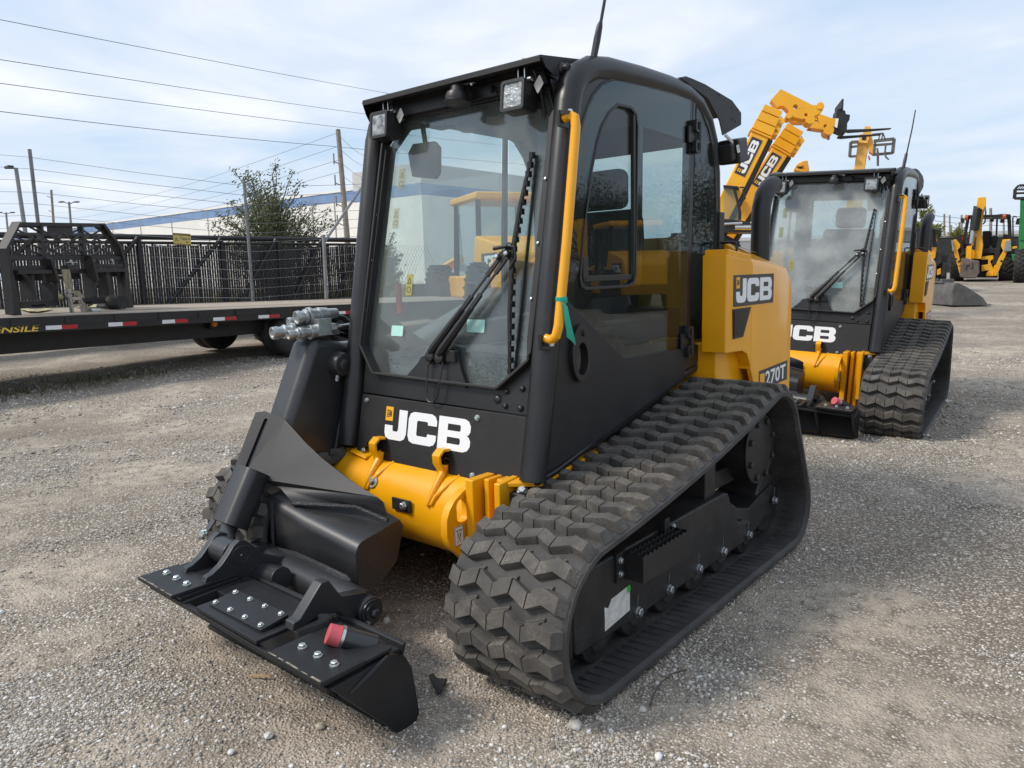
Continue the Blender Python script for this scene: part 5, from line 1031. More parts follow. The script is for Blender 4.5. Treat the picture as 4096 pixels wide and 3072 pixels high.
# second machine: a copy with filmed windscreen
L2 = copy_tree(L1); L2.location = (-.078, 4.68, .034); L2.rotation_euler = (.0105, .0496, .09)
L2['label'] = 'second black and yellow tracked loader, milky filmed windscreen, parked behind the nearest one'
for c in list(L2.children):
    if c.name.startswith(('rubber_track', 'track_frame')): c.location = (0, -.13, -.02)
    if c.name.startswith('windscreen') and not c.name.startswith('windscreen_frame'):
        c.data = c.data.copy(); c.data.materials[0] = M['glasswf']
def far_wheel(root, c, ax, r, w, rim='yelfar', lug=True):
    ax = Vector(ax).normalized(); c = Vector(c); mb = MB(); mb.lathe([(-w/2, r*.55), (-w/2, r*.8), (-w*.45, r*.93), (-w*.3, r*.965), (w*.3, r*.965), (w*.45, r*.93), (w/2, r*.8), (w/2, r*.55)], c, ax, 36)
    if lug:
        u = ax.orthogonal().normalized(); v = ax.cross(u); n = 22
        for i in range(n):
            for s in (-1, 1):
                a0, a1 = 2*math.pi*(i+(.5 if s > 0 else 0))/n, 2*math.pi*(i+(.5 if s > 0 else 0)+.75)/n
                A = c+(u*math.cos(a0)+v*math.sin(a0))*r*.985+ax*s*w*.46; B_ = c+(u*math.cos(a1)+v*math.sin(a1))*r*.985+ax*s*w*.03; mb.bar(A, B_, .06*r/.7, .06*r/.7, (A-c).normalized())
    wh = mb.build('wheel', 'tyre', root); mb = MB(); mb.lathe([(-w*.42, r*.56), (-w*.2, r*.5), (-w*.1, r*.2), (0, r*.2), (w*.1, r*.2), (w*.2, r*.5), (w*.42, r*.56)], c, ax, 28); mb.build('wheel_rim', rim, wh); return wh
# ---- two telehandlers with raised booms
def telehandler(name, label, A, B_, side, w, lett, old, carriage, k):
    """A, B_: lower and upper ends of the main boom on its centre line, head_: the goose neck"""
    ym = 'yelold' if old else 'yelfar'
    D = (B_-A).normalized(); n = side.normalized(); q = n.cross(D).normalized(); q = q if q.z > 0 else -q
    gp0 = A-D*2.2; g = Vector((gp0.x, gp0.y, gz(gp0.x, gp0.y))); root = root_at(name, g, label, 'telehandler', 'telehandlers with raised booms')
    Lb = (B_-A).length; P = lambda a, b, c: A+D*a+q*b+n*c
    def bx(mb, a0, a1, h, ww, off=0.):
        mb.prism([P(a0, -h/2+off, -ww/2), P(a0, h/2+off, -ww/2), P(a0, h/2+off, ww/2), P(a0, -h/2+off, ww/2)], D*(a1-a0))
    mb = MB(); bx(mb, -3.2, Lb-.62, w, w*.9); bm = bake(mb.build('boom', ym, root, bevel=.02), root)
    mb = MB(); bx(mb, Lb-.66, Lb-.62, w*1.25, w*1.1); bx(mb, Lb-.60, Lb-.42, w*1.18, w*1.05); bx(mb, Lb-.40, Lb-.22, w*1.1, w*1.0); bx(mb, Lb-.20, Lb-.06, w*1.05, w*.95); bake(mb.build('boom_collar', ym, root, bevel=.008), root)
    mb = MB()
    for a in (.57, .50, .31): 
        for s in (1, -1): mb.prism([P(Lb-a, -w*.55, s*w*.35), P(Lb-a+.16, -w*.55, s*w*.35), P(Lb-a+.10, -w*.86, s*w*.35), P(Lb-a+.04, -w*.86, s*w*.35)], n*.03)
    bake(mb.build('collar_lug', ym, root), root)
    mb = MB(); mb.tube([P(-2.5, -w*.66, 0), P(Lb-.62, -w*.62, 0)], .055, 10); mb.tube([P(-2.5, -w*.60, w*.3), P(Lb-.62, -w*.56, w*.3)], .02, 6); bake(mb.build('boom_hose', 'plastic', root), root)
    if lett:
        sd = 1 if (n.dot(CAMP-A) > 0) else -1; f0 = lambda a, b, o=0.: P(lett[0]+a, -lett[2]/2+lett[3]+b, sd*(w*.45+.004+o))
        mb = MB(); mb.prism([f0(0, 0), f0(lett[1], 0), f0(lett[1], lett[2]), f0(0, lett[2])], n*sd*.004); dl = bake(mb.build('boom_badge', 'decalblk', root), root); mb = MB(); logo(mb, lambda a, b, o=0.: f0(.05+a, .035+b, .006+o), lett[1]-.1, lett[2]-.07, .003, 0, (1, 2)); o = mb.build('badge_lettering', ['white', 'logoyel', 'decalblk'], dl); o.data.transform(root.matrix_world.inverted())
    return root, P, Lb, n
sideN = (-CR*.15-CW).normalized()
A1, B1 = at(2935, 905, 15.0), at(3085, 415, 15.0); A1 = at(2910, 830, 15.); 
cA0, cA1 = at(2913, 800, 15.), at(3094, 432, 15.)
cB0, cB1 = at(2985, 815, 15.9), at(3182, 510, 15.9)
T1, P1, Lb1, n1 = telehandler('telehandler', 'telehandler boom nearer the dark cab corner, raised, its goose neck above the other boom', cA0, cA1, sideN, .36, (cA1-cA0).length and ((cA1-cA0).length-1.55, .80, .22, .02), False, False, 15)
T2, P2, Lb2, n2 = telehandler('telehandler', 'raised telehandler boom carrying a black fork carriage against the sky', cB0, cB1, sideN, .36, ((cB1-cB0).length-1.55, .80, .22, .02), False, True, 15.9)
def head(root, k, pts, holes, name='goose_neck', th=.20):
    pl = Pl(at(3100, 450, k), at(3100, 450, k)+CR.cross(Vector((0, 0, 1))).cross(Vector((0, 0, 1)))*-1); pl.n = sideN.copy(); pl.ex = Vector((0, 0, 1)).cross(pl.n).normalized() if False else CR-CR*0; pl.ex = (CR-pl.n*CR.dot(pl.n)).normalized(); pl.ez = pl.n.cross(pl.ex); 
    if pl.ez.z < 0: pl.ez = -pl.ez
    mb = MB(); pl.poly(mb, pts, -th, 0, zU, holes); bake(mb.build(name, 'yelfar', root, bevel=.012), root); return pl
circ = lambda u, v, r: [(u+r*math.cos(R(a)), v+r*math.sin(R(a))) for a in range(0, 360, 24)]
pA = head(T1, 15, [(650, 190), (755, 72), (850, 120), (1110, 250), (1180, 245), (1238, 262), (1215, 315), (1180, 345), (1080, 395), (990, 402), (870, 378), (828, 350), (850, 320), (825, 290), (790, 258), (745, 258), (715, 275)], [circ(918, 268, 28), circ(1034, 356, 19)])
mb = MB()
for u, v, r in ((1190, 262, .07), (1078, 410, .09), (845, 368, .06)): mb.cyl(pA.px(*zU(u, v), .03), pA.px(*zU(u, v), -.24), r, seg=16)
pA.bar(mb, (1200, 270), (1120, 390), .09, -.16, -.04, zU); bake(mb.build('neck_pin', 'yelfar', T1), T1)
pB = head(T2, 15.9, [(840, 388), (960, 420), (1100, 350), (1180, 340), (1330, 395), (1370, 395), (1355, 480), (1290, 510), (1230, 525), (1120, 510), (1060, 500), (1075, 470), (1030, 440), (900, 440)], [circ(1148, 405, 24), circ(1250, 483, 20)])
mb = MB()
for u, v, r in ((1285, 530, .10), (1145, 410, .02)): mb.cyl(pB.px(*zU(u, v), .03), pB.px(*zU(u, v), -.24), r, seg=16)
bake(mb.build('neck_pin', 'yelfar', T2), T2)
mb = MB()
for dx, dy in ((0, 0), (-208, -103)): mb.tube([pB.px(*zU(u+dx, v+dy), -.1) for u, v in ((1290, 560), (1288, 580), (1305, 590), (1305, 605), (1292, 612), (1278, 604))], .018, 6)
bake(mb.build('lifting_hook', 'redpl', T2), T2)
# fork carriage
mb = MB(); pB.poly(mb, [(1385, 285), (1420, 280), (1455, 300), (1490, 340), (1530, 345), (1525, 400), (1500, 440), (1495, 530), (1440, 530), (1380, 505), (1360, 440)], -.35, -.05, zU); pB.poly(mb, [(1425, 190), (1445, 190), (1440, 300), (1420, 290)], -.5, .05, zU); pB.poly(mb, [(1445, 190), (1532, 245), (1525, 345), (1440, 300)], -.44, -.40, zU)
for i in range(9): u = 1445+i*10; pB.bar(mb, (u, 195+i*6), (u-4, 300+i*5), .012, -.40, -.36, zU)
bake(mb.build('fork_carriage', 'blackflat', T2, bevel=.006), T2)
mb = MB(); pB.poly(mb, [(1365, 395), (1395, 398), (1380, 500), (1350, 490)], -.02, .0, zU); bake(mb.build('white_label', 'white', T2), T2)
for t0, pts in ((-.45, [(1440, 530), (1500, 528), (1700, 518), (1935, 505), (1935, 510), (1700, 532), (1480, 552), (1440, 545)]), (.0, [(1450, 540), (1500, 535), (1720, 530), (1962, 519), (1962, 523), (1720, 546), (1500, 562), (1450, 552)])):
    mb = MB(); pB.poly(mb, pts, t0, t0+.10, zU); bake(mb.build('fork', 'blackflat', T2, bevel=.004), T2)
# chassis of the two telehandlers, glimpsed between the near cab and its exhaust
for t, P_, k in ((T1, P1, 15.), (T2, P2, 15.9)):
    g = t.matrix_world.translation.copy(); dx = (CR-Vector((0, 0, CR.z))).normalized(); dy = Vector((0, 0, 1)).cross(dx)
    T = Matrix(((dx.x, dy.x, 0, g.x), (dx.y, dy.y, 0, g.y), (0, 0, 1, g.z), (0, 0, 0, 1)))
    mb = MB(); mb.T = T; mb.b2((-1.2, -.6, .6), (2.6, .6, 1.15)); mb.b2((1.2, -.95, .8), (2.4, -.35, 1.35)); bake(mb.build('chassis', 'yelfar', t, bevel=.04), t)
    for x in (-.6, 2.0):
        for y in (-.95, .95): wh = far_wheel(t, T @ Vector((x, y, .55)), dy, .55, .42); 
    for c in [c for c in t.children if c.name.startswith('wheel')]:
        c.data.transform(t.matrix_world.inverted())
        for cc in c.children: cc.data.transform(t.matrix_world.inverted())
pc = PlV(2960, 800, 14.6); cb = T1
mb = MB(); zD = lambda u, v: (2100+u/2.011, 850+v/2.011)
pc.poly(mb, [(120, 1145), (240, 1170), (290, 1400), (320, 1440), (300, 1520), (120, 1520)], -.02, 0, zU); bake(mb.build('cab_glass', 'glasso', cb), cb)
mb = MB(); pc.poly(mb, [(120, 1135), (280, 1150), (300, 1170), (250, 1175), (120, 1165)], -1.2, .06, zU); pc.bar(mb, (240, 1170), (305, 1430), .05, -.03, .05, zU); pc.bar(mb, (305, 1430), (300, 1520), .06, -.03, .05, zU); pc.poly(mb, [(120, 1510), (330, 1530), (430, 1560), (430, 1659), (120, 1659)], -.8, .1, zU); bake(mb.build('cab_frame', 'plastic', cb, bevel=.01), cb)
mb = MB(); pc.poly(mb, [(325, 1180), (350, 1190), (370, 1290), (345, 1310)], .05, .12, zU); mb.tube([pc.px(*zU(u, v), .08) for u, v in ((300, 1165), (345, 1165), (375, 1185), (370, 1215), (350, 1230))], .018, 6); bake(mb.build('wing_mirror', 'plastic', cb, bevel=.01), cb)
mb = MB(); mb.tube([pc.px(*zU(250, 1605), .1), pc.px(*zU(440, 1608), .1)], .05, 10); mb.tube([pc.px(*zU(130, 1570), .12), pc.px(*zU(330, 1560), .12)], .03, 8); bake(mb.build('ram_rod', 'steel', cb), cb)
mb = MB(); pc.poly(mb, [(130, 1350), (200, 1340), (215, 1420), (290, 1410), (300, 1500), (130, 1500)], -.5, -.4, zU); bake(mb.build('seat_area', 'yelfar', cb), cb)
# ---- the far pale boom with a fork frame, seen end on, and another boom top
pf = PlV(3450, 700, 31)
o = root_at('telehandler', gp(3440, 1100, 31), 'faded yellow telehandler boom with a wide black fork frame, far behind the filmed windscreen', 'telehandler', 'telehandlers with raised booms')
mb = MB(); pf.poly(mb, [(1605, 690), (1725, 690), (1690, 920), (1640, 1600), (1420, 1620), (1570, 920)], -.6, 0, zU); bake(mb.build('boom', 'yelpale', o, bevel=.03), o)
mb = MB(); pf.poly(mb, [(1685, 485), (1745, 483), (1760, 580), (1785, 700), (1775, 800), (1730, 770), (1720, 690), (1600, 690), (1600, 655), (1625, 650), (1620, 610), (1660, 570)], -.4, .05, zU); pf.bar(mb, (1600, 655), (1720, 665), .10, .05, .15, zU); pf.bar(mb, (1640, 575), (1640, 660), .10, .05, .15, zU); pf.bar(mb, (1720, 590), (1720, 650), .10, .05, .15, zU); bake(mb.build('boom_head', 'yelpale', o, bevel=.02), o)
mb = MB(); pf.poly(mb, [(1650, 590), (1700, 600), (1690, 650), (1650, 645)], .05, .08, zU); bake(mb.build('hydraulics', 'blackflat', o), o)
mb = MB()
for a, b, w in (((1530, 668), (1610, 662), .12), ((1780, 655), (2010, 630), .12), ((1525, 720), (1605, 710), .09), ((1780, 700), (2005, 683), .09), ((1518, 825), (1590, 820), .09), ((1770, 805), (1995, 785), .10), ((1530, 665), (1518, 828), .12), ((2008, 628), (1990, 790), .13), ((1800, 640), (1790, 800), .09), ((1765, 580), (1885, 568), .05), ((1885, 568), (1910, 640), .05), ((1880, 570), (1870, 640), .05), ((1850, 580), (1835, 640), .05)): pf.bar(mb, a, b, w, .1, .2, zU)
bake(mb.build('fork_frame', 'tank', o), o)
mb = MB(); pf.poly(mb, [(1905, 690), (1925, 690), (1915, 790), (1925, 830), (1955, 860), (1940, 866), (1905, 835), (1895, 790)], .2, .3, zU); pf.poly(mb, [(1812, 735), (1830, 735), (1842, 800), (1840, 930), (1815, 930)], .2, .3, zU); bake(mb.build('fork', 'rustb', o), o)
mb = MB(); mb.tube([pf.px(*zU(u, v), .15) for u, v in ((1730, 815), (1728, 840), (1740, 845), (1738, 860), (1728, 858))], .03, 6); bake(mb.build('lifting_hook', 'redpl', o), o)
far_wheel(o, (-.9, 0, .6), (1, 0, 0), .6, .45); far_wheel(o, (.9, 0, .6), (1, 0, 0), .6, .45); mb = MB(); mb.b2((-.8, -.3, .5), (.8, 3.5, 1.4)); mb.build('chassis', 'yelpale', o, bevel=.03)
pf2 = PlV(3215, 700, 38); o = root_at('telehandler', gp(3210, 1100, 38), 'small worn yellow boom top just above the middle of the filmed cab roof', 'telehandler', 'telehandlers with raised booms')
mb = MB(); pf2.poly(mb, [(1010, 865), (1052, 862), (1070, 960), (1075, 1200), (900, 1200), (900, 960), (940, 900)], -.6, 0, zU); pf2.bar(mb, (900, 965), (1045, 985), .14, 0, .15, zU); pf2.bar(mb, (925, 925), (1000, 920), .10, 0, .12, zU); bake(mb.build('boom', 'yelold', o, bevel=.03), o)
mb = MB(); pf2.poly(mb, [(950, 925), (1000, 930), (990, 965), (950, 960)], .0, .04, zU); bake(mb.build('hydraulics', 'blackflat', o), o); far_wheel(o, (-.9, 0, .6), (1, 0, 0), .6, .45); far_wheel(o, (.9, 0, .6), (1, 0, 0), .6, .45); mb = MB(); mb.b2((-.8, -.3, .5), (.8, 3.5, 1.4)); mb.build('chassis', 'yelold', o, bevel=.03)
# ---- backhoe loader at the right
kb = 31.
pb = PlV(3930, 1000, kb)
o = root_at('backhoe_loader', gp(3940, 1120, kb), 'yellow backhoe loader seen from behind with folded arm and brown bucket, at the right', 'backhoe loader')
def bh(name, m, items, bev=.02, parent=None):
    mb = MB()
    for it in items:
        if it[0] == 'p': pb.poly(mb, it[1], it[2], it[3], z8, it[4] if len(it) > 4 else ())
        elif it[0] == 'b': pb.bar(mb, it[1], it[2], it[3], it[4], it[5], z8)
        else: mb.tube([pb.px(*z8(*q), it[3]) for q in it[1]], it[2], 8)
    r = mb.build(name, m, parent or o, bevel=bev); r.data.transform(o.matrix_world.inverted()); return r
zg = pb.uv(*z8(1000, 1345))[1]
for u, r in ((755, .82), (1420, .86)):
    uu = pb.uv(*z8(u, 1170))[0]; c = pb.P(uu, 0, -.9); c.z = gz(c.x, c.y)+.78
    wh = far_wheel(o, c, pb.ex, .80, .52, 'yelfar'); wh.data.transform(o.matrix_world.inverted()); [cc.data.transform(o.matrix_world.inverted()) for cc in wh.children]
bh('canopy', 'plastic', [('p', [(858, 470), (880, 462), (1280, 455), (1350, 446), (1470, 450), (1478, 490), (1440, 492), (860, 488)], -2.2, -.2)])
bh('roof_post', 'plastic', [('b', (905, 488), (840, 850), .12, -.5, -.35), ('b', (940, 490), (895, 850), .05, -2., -1.9), ('b', (1452, 488), (1465, 760), .13, -.5, -.35), ('b', (1300, 490), (1290, 720), .07, -2., -1.9)])
bh('seat', 'seat', [('p', [(1095, 668), (1210, 665), (1225, 700), (1215, 830), (1190, 900), (1100, 900)], -1.3, -.8), ('p', [(1215, 740), (1290, 730), (1340, 780), (1330, 860), (1290, 900), (1215, 890)], -1.2, -.7), ('p', [(1090, 905), (1285, 905), (1280, 975), (1095, 975)], -.9, -.3), ('p', [(1370, 715), (1440, 710), (1440, 790), (1370, 800)], -1, -.6)], .05)
bh('dark_body', 'blackflat', [('p', [(800, 850), (900, 850), (950, 900), (1080, 950), (1300, 960), (1300, 1300), (820, 1300), (820, 1000)], -2.4, -.55), ('b', (780, 735), (840, 1000), .14, -.4, -.2), ('b', (1345, 750), (1250, 1130), .17, -.3, -.1)])
bh('stabiliser_leg', 'yelfar', [('p', [(700, 795), (745, 785), (800, 850), (800, 890), (765, 930), (808, 1100), (795, 1262), (712, 960), (700, 900)], -.35, -.1)])
bh('stabiliser_leg', 'yelfar', [('p', [(1355, 790), (1470, 782), (1475, 930), (1430, 950), (1285, 1275), (1250, 1275), (1245, 1150), (1370, 940), (1335, 860)], -.35, -.1)])
bh('stabiliser_pad', 'castst', [('p', [(680, 805), (700, 800), (720, 945), (695, 950)], -.3, .05)]); bh('stabiliser_pad', 'castst', [('p', [(1398, 808), (1470, 800), (1482, 945), (1380, 950)], -.1, .05)])
bh('frame', 'yelfar', [('p', [(1080, 1020), (1190, 1005), (1240, 1000), (1245, 1050), (1200, 1080), (1250, 1190), (1245, 1278), (1140, 1280), (1140, 1240), (1190, 1200), (1080, 1215), (1080, 1130), (1170, 1120), (1170, 1055), (1080, 1060)], -.5, -.2), ('p', [(835, 910), (880, 900), (1000, 930), (1060, 1000), (1060, 1050), (840, 1040)], -.7, -.4)])
bh('boom', 'yelfar', [('p', [(1036, 230), (1140, 222), (1143, 300), (1120, 410), (1095, 560), (1085, 700), (1105, 860), (1080, 1050), (985, 1050), (1010, 830), (1015, 700), (970, 880), (945, 870), (985, 560), (1000, 420)], -.45, -.05)])
bh('dipper_arm', 'yelfar', [('p', [(885, 880), (955, 875), (950, 1090), (875, 1090)], -.05, .2)])
bh('boom_ram', 'plastic', [('t', [(1050, 370), (1030, 395), (990, 670)], .17, .1)]); bh('ram_rod', 'steel', [('t', [(972, 680), (945, 845)], .09, .1)])
bh('hydraulic_hose', 'plastic', [('t', [(1110, 420), (1135, 350), (1138, 430), (1128, 560), (1100, 590)], .03, .15), ('t', [(985, 420), (980, 350), (1000, 380)], .04, .1)])
bh('bucket', 'rustb', [('p', [(815, 1045), (875, 1035), (1000, 1065), (1055, 1070), (1062, 1225), (1020, 1300), (880, 1305), (795, 1285)], -.5, .45)], .05)
bh('bucket_bracket', 'rustb', [('p', [(880, 1090), (960, 1085), (965, 1170), (930, 1170), (925, 1130), (890, 1130), (880, 1180), (860, 1180)], .45, .5)])
for q in ((880, 497), (1385, 482)): bh('tail_light', 'amber', [('t', [(q[0]-22, q[1]), (q[0]+24, q[1])], .12, -.15)])
bh('roof_lamp', 'plastic', [('t', [(1200, 512), (1250, 514)], .12, -.3), ('t', [(1335, 520), (1390, 520)], .14, -.3)])
for pts, arm in (([(805, 505), (850, 503), (858, 565), (830, 572), (803, 555)], ((855, 500), (880, 490))), ([(1552, 510), (1610, 498), (1605, 560), (1580, 592), (1532, 590)], ((1560, 490), (1515, 478), (1500, 500), (1505, 800)))):
    m_ = bh('wing_mirror', 'plastic', [('p', pts, -.2, -.1), ('t', list(arm), .03, -.2)])
bh('red_lever', 'redpl', [('b', (828, 750), (822, 820), .07, -.8, -.7)])
# ---- green machine with a black frame on top, cut by the right edge
pg = PlV(4130, 1000, 29); pb_ = pb; og = root_at('green_forklift', gp(4085, 1120, 29), 'green machine with a tall ribbed mast and black fork frame at the right edge', 'forklift')
def gm(name, m, items, bev=.01):
    mb = MB()
    for it in items:
        if it[0] == 'p': pg.poly(mb, it[1], it[2], it[3], z8)
        else: pg.bar(mb, it[1], it[2], it[3], it[4], it[5], z8)
    return bake(mb.build(name, m, og, bevel=bev), og)
gm('mast', 'green', [('p', [(1600, 260), (1760, 260), (1760, 1000), (1580, 1000), (1575, 700), (1590, 480)], -.5, 0)]); gm('mast_rib', 'green', [('b', (1605+i*22, 270), (1600+i*22, 800), .05, 0, .06) for i in range(7)])
gm('chassis', 'green', [('p', [(1480, 985), (1800, 970), (1800, 1080), (1500, 1080)], -2.5, .2)]); gm('yellow_stripe', 'yelfar', [('p', [(1490, 880), (1550, 875), (1555, 900), (1490, 915)], -.6, -.5)])
gm('fork_frame', 'blackflat', [('p', [(1515, 230), (1800, 215), (1800, 245), (1600, 260), (1515, 258)], -.2, .1), ('p', [(1530, 165), (1800, 155), (1800, 180), (1530, 190)], -.1, .1), ('b', (1520, 250), (1530, 120), .12, 0, .1), ('b', (1530, 120), (1580, 72), .08, 0, .1), ('b', (1580, 72), (1800, 68), .08, 0, .1), ('b', (1535, 130), (1800, 130), .06, 0, .08)]+[('b', (1540+i*30, 125), (1590+i*30, 75), .03, .02, .05) for i in range(8)])
for u in (1590, 1760):
    uu = pg.uv(*z8(u, 1180))[0]; c = pg.P(uu, 0, -.2 if u < 1700 else -2.2); c.z = gz(c.x, c.y)+.66; wh = far_wheel(og, c, (pg.ex*.5-pg.n).normalized() if False else pg.ex, .66, .4, 'rustb'); wh.data.transform(og.matrix_world.inverted()); [cc.data.transform(og.matrix_world.inverted()) for cc in wh.children]
# ---- wheel loader partly hidden behind the second machine
pw = PlV(3740, 1000, 24); ow = root_at('wheel_loader', gp(3735, 1150, 24), 'dark glazed yellow machine with a wing mirror, half hidden behind the second loader', 'wheel loader')
def wl(name, m, items, bev=.015):
    mb = MB()
    for it in items:
        if it[0] == 'p': pw.poly(mb, it[1], it[2], it[3], z8)
        elif it[0] == 'b': pw.bar(mb, it[1], it[2], it[3], it[4], it[5], z8)
        else: mb.tube([pw.px(*z8(*q), it[3]) for q in it[1]], it[2], 8)
    return bake(mb.build(name, m, ow, bevel=bev), ow)
wl('cab_frame', 'plastic', [('p', [(60, 640), (430, 635), (460, 650), (440, 680), (60, 690)], -1.6, .1), ('b', (410, 660), (405, 880), .12, -.1, .1), ('b', (445, 660), (470, 900), .12, -.3, -.1), ('b', (240, 660), (240, 900), .1, -.1, .1)]); wl('cab_glass', 'glasso', [('p', [(60, 690), (440, 680), (465, 900), (60, 900)], -.2, -.17)])
wl('body', 'yelold', [('p', [(60, 890), (330, 885), (420, 960), (425, 890), (485, 895), (470, 1030), (420, 1080), (400, 1010), (60, 1010)], -2, .0), ('p', [(490, 1190), (545, 1170), (545, 1250), (490, 1265)], -.5, .0), ('p', [(478, 770), (496, 770), (480, 890), (468, 890)], -.2, -.1)]); wl('dark_underbody', 'blackflat', [('p', [(60, 1010), (560, 950), (550, 1100), (490, 1150), (480, 1300), (60, 1300)], -2, -.05), ('b', (595, 1100), (570, 1280), .1, -.2, .1)])
wl('wing_mirror', 'plastic', [('p', [(502, 668), (530, 660), (552, 668), (550, 730), (505, 732)], .0, .1), ('t', [(440, 670), (480, 662), (505, 670)], .03, .05)])
for u in (300, 530):
    uu = pw.uv(*z8(u, 1200))[0]; c = pw.P(uu, 0, -.8); c.z = gz(c.x, c.y)+.6; wh = far_wheel(ow, c, pw.ex, .6, .4); wh.data.transform(ow.matrix_world.inverted()); [cc.data.transform(ow.matrix_world.inverted()) for cc in wh.children]
# ---- bucket lying on the yard behind the second machine
bk = gp(3792, 1200, 19.5); o = root_at('loader_bucket', bk, 'empty grey steel loader bucket lying on the gravel beside the second loader', 'bucket'); o.rotation_euler = (0, 0, R(-50)); bpy.context.view_layer.update()
mb = MB(); pr = [(-.45, .02), (.42, .0), (.45, .03), (.0, .10), (-.25, .20), (-.36, .38), (-.34, .56), (-.40, .58), (-.46, .40)]
mb.prism([(-.95, y, z) for y, z in pr], (1.9, 0, 0)); mb.build('bucket_shell', 'tank', o, bevel=.01)
for x in (-.96, .94): mb = MB(); mb.prism([(x, y, z) for y, z in [(.45, .0), (.30, .20), (-.10, .46), (-.34, .58), (-.46, .40), (-.45, .02)]], (.025, 0, 0)); mb.build('side_plate', 'tank', o, bevel=.006)
mb = MB(); mb.b2((-.97, .36, -.005), (.97, .52, .025)); mb.build('cutting_edge', 'rustb', o, bevel=.004); mb = MB(); mb.b2((-.4, -.42, .5), (-.3, -.1, .66)); mb.b2((.3, -.42, .5), (.4, -.1, .66)); mb.b2((-.5, -.45, .56), (.5, -.38, .60)); mb.build('hitch_bracket', 'tank', o, bevel=.01)
# ---- far fence, sheds, poles at the right
pfr = Pl(at(3500, 1000, 46), at(4300, 1000, 50)); g0 = gp(3750, 1100, 46).z-pfr.o.z
o = root_at('chain_link_fence', pfr.P(3, g0), 'dark chain link fence with grey slats along the far side of the yard, at right', 'fence')
mb = MB(); zt = pfr.uv(*z8(600, 772))[1]
pfr.poly(mb, [(-8, g0), (16, g0), (16, zt), (-8, zt)], -.02, 0); bake(mb.build('fence_mesh', mat('far fence mesh', (.055, .055, .05), .8, var=.6, vscale=9), o), o)
mb = MB(); mb.cyl(pfr.P(-8, zt), pfr.P(16, zt), .05, seg=6)
for i in range(9): mb.cyl(pfr.P(-8+3*i, g0), pfr.P(-8+3*i, zt+.05), .05, seg=6)
bake(mb.build('fence_rail', 'fenceblk', o), o)
p2 = Pl(at(3500, 1000, 85), at(4400, 1000, 90)); o = root_at('far_shed', p2.P(10, p2.uv(3800, 1050)[1]), 'long low white shed beyond the far fence', 'building'); mb = MB(); z0, z1 = p2.uv(*z8(900, 900))[1], p2.uv(*z8(900, 655))[1]
p2.poly(mb, [(-40, z0), (60, z0), (60, z1-.5), (-40, z1-.9)], -10, 0); mb.cur = 1; p2.poly(mb, [(-40, z1-.9), (60, z1-.5), (60, z1), (-40, z1-.6)], -10, .2); bake(mb.build('shed_wall', ['bgrey', 'bwhite'], o), o)
for i, (u, v, vb, k, r) in enumerate(((422, 400, 770, 60, .10), (588, 450, 770, 75, .10), (660, 465, 770, 80, .09), (682, 600, 770, 70, .08), (818, 465, 700, 70, .10), (788, 560, 700, 72, .09), (1204, 375, 690, 62, .12), (1376, 470, 700, 80, .1))):
    hd = []
    pole('utility_pole', 'distant slim pole above the far shed, %s from the left' % ['first', 'second', 'third', 'fourth', 'sixth', 'fifth', 'seventh', 'eighth'][i], 'utility pole', z8(u, v), z8(u+2*(i % 2), vb), k, r, 'distant poles at the right', 'woodpole')
mb = MB()
for v in (450, 520, 580): 
    A = [at(*z8(u, v+d), k) for u, d, k in ((425, 0, 60), (500, 30, 66), (588, 35, 75), (815, 60, 74), (1204, 20, 62), (1646, 40, 70))]; mb.tube(A, .02, 4)
tag(mb.build('overhead_cable', 'cable', None), 'bundle of thin distant cables strung between the poles above the far shed', 'cable', 'overhead power cables')
shrub(gp(*z8(330, 900), 52), 2.4, 4.6, 'bright green tree top showing beside the second loader cab', 'leafy', n=30, seed=21, name='tree', cat='tree', leaf=.24, spray=2)
shrub(gp(*z8(820, 900), 60), 3.0, 3.8, 'dry brown bush beyond the far fence behind the backhoe', 'leafy', n=26, seed=22, leaf=.24, spray=2)
shrub(gp(*z8(670, 900), 62), 2.2, 2.2, 'small brown bush beyond the far fence left of the backhoe', 'leafy', n=20, seed=23, leaf=.24, spray=2)
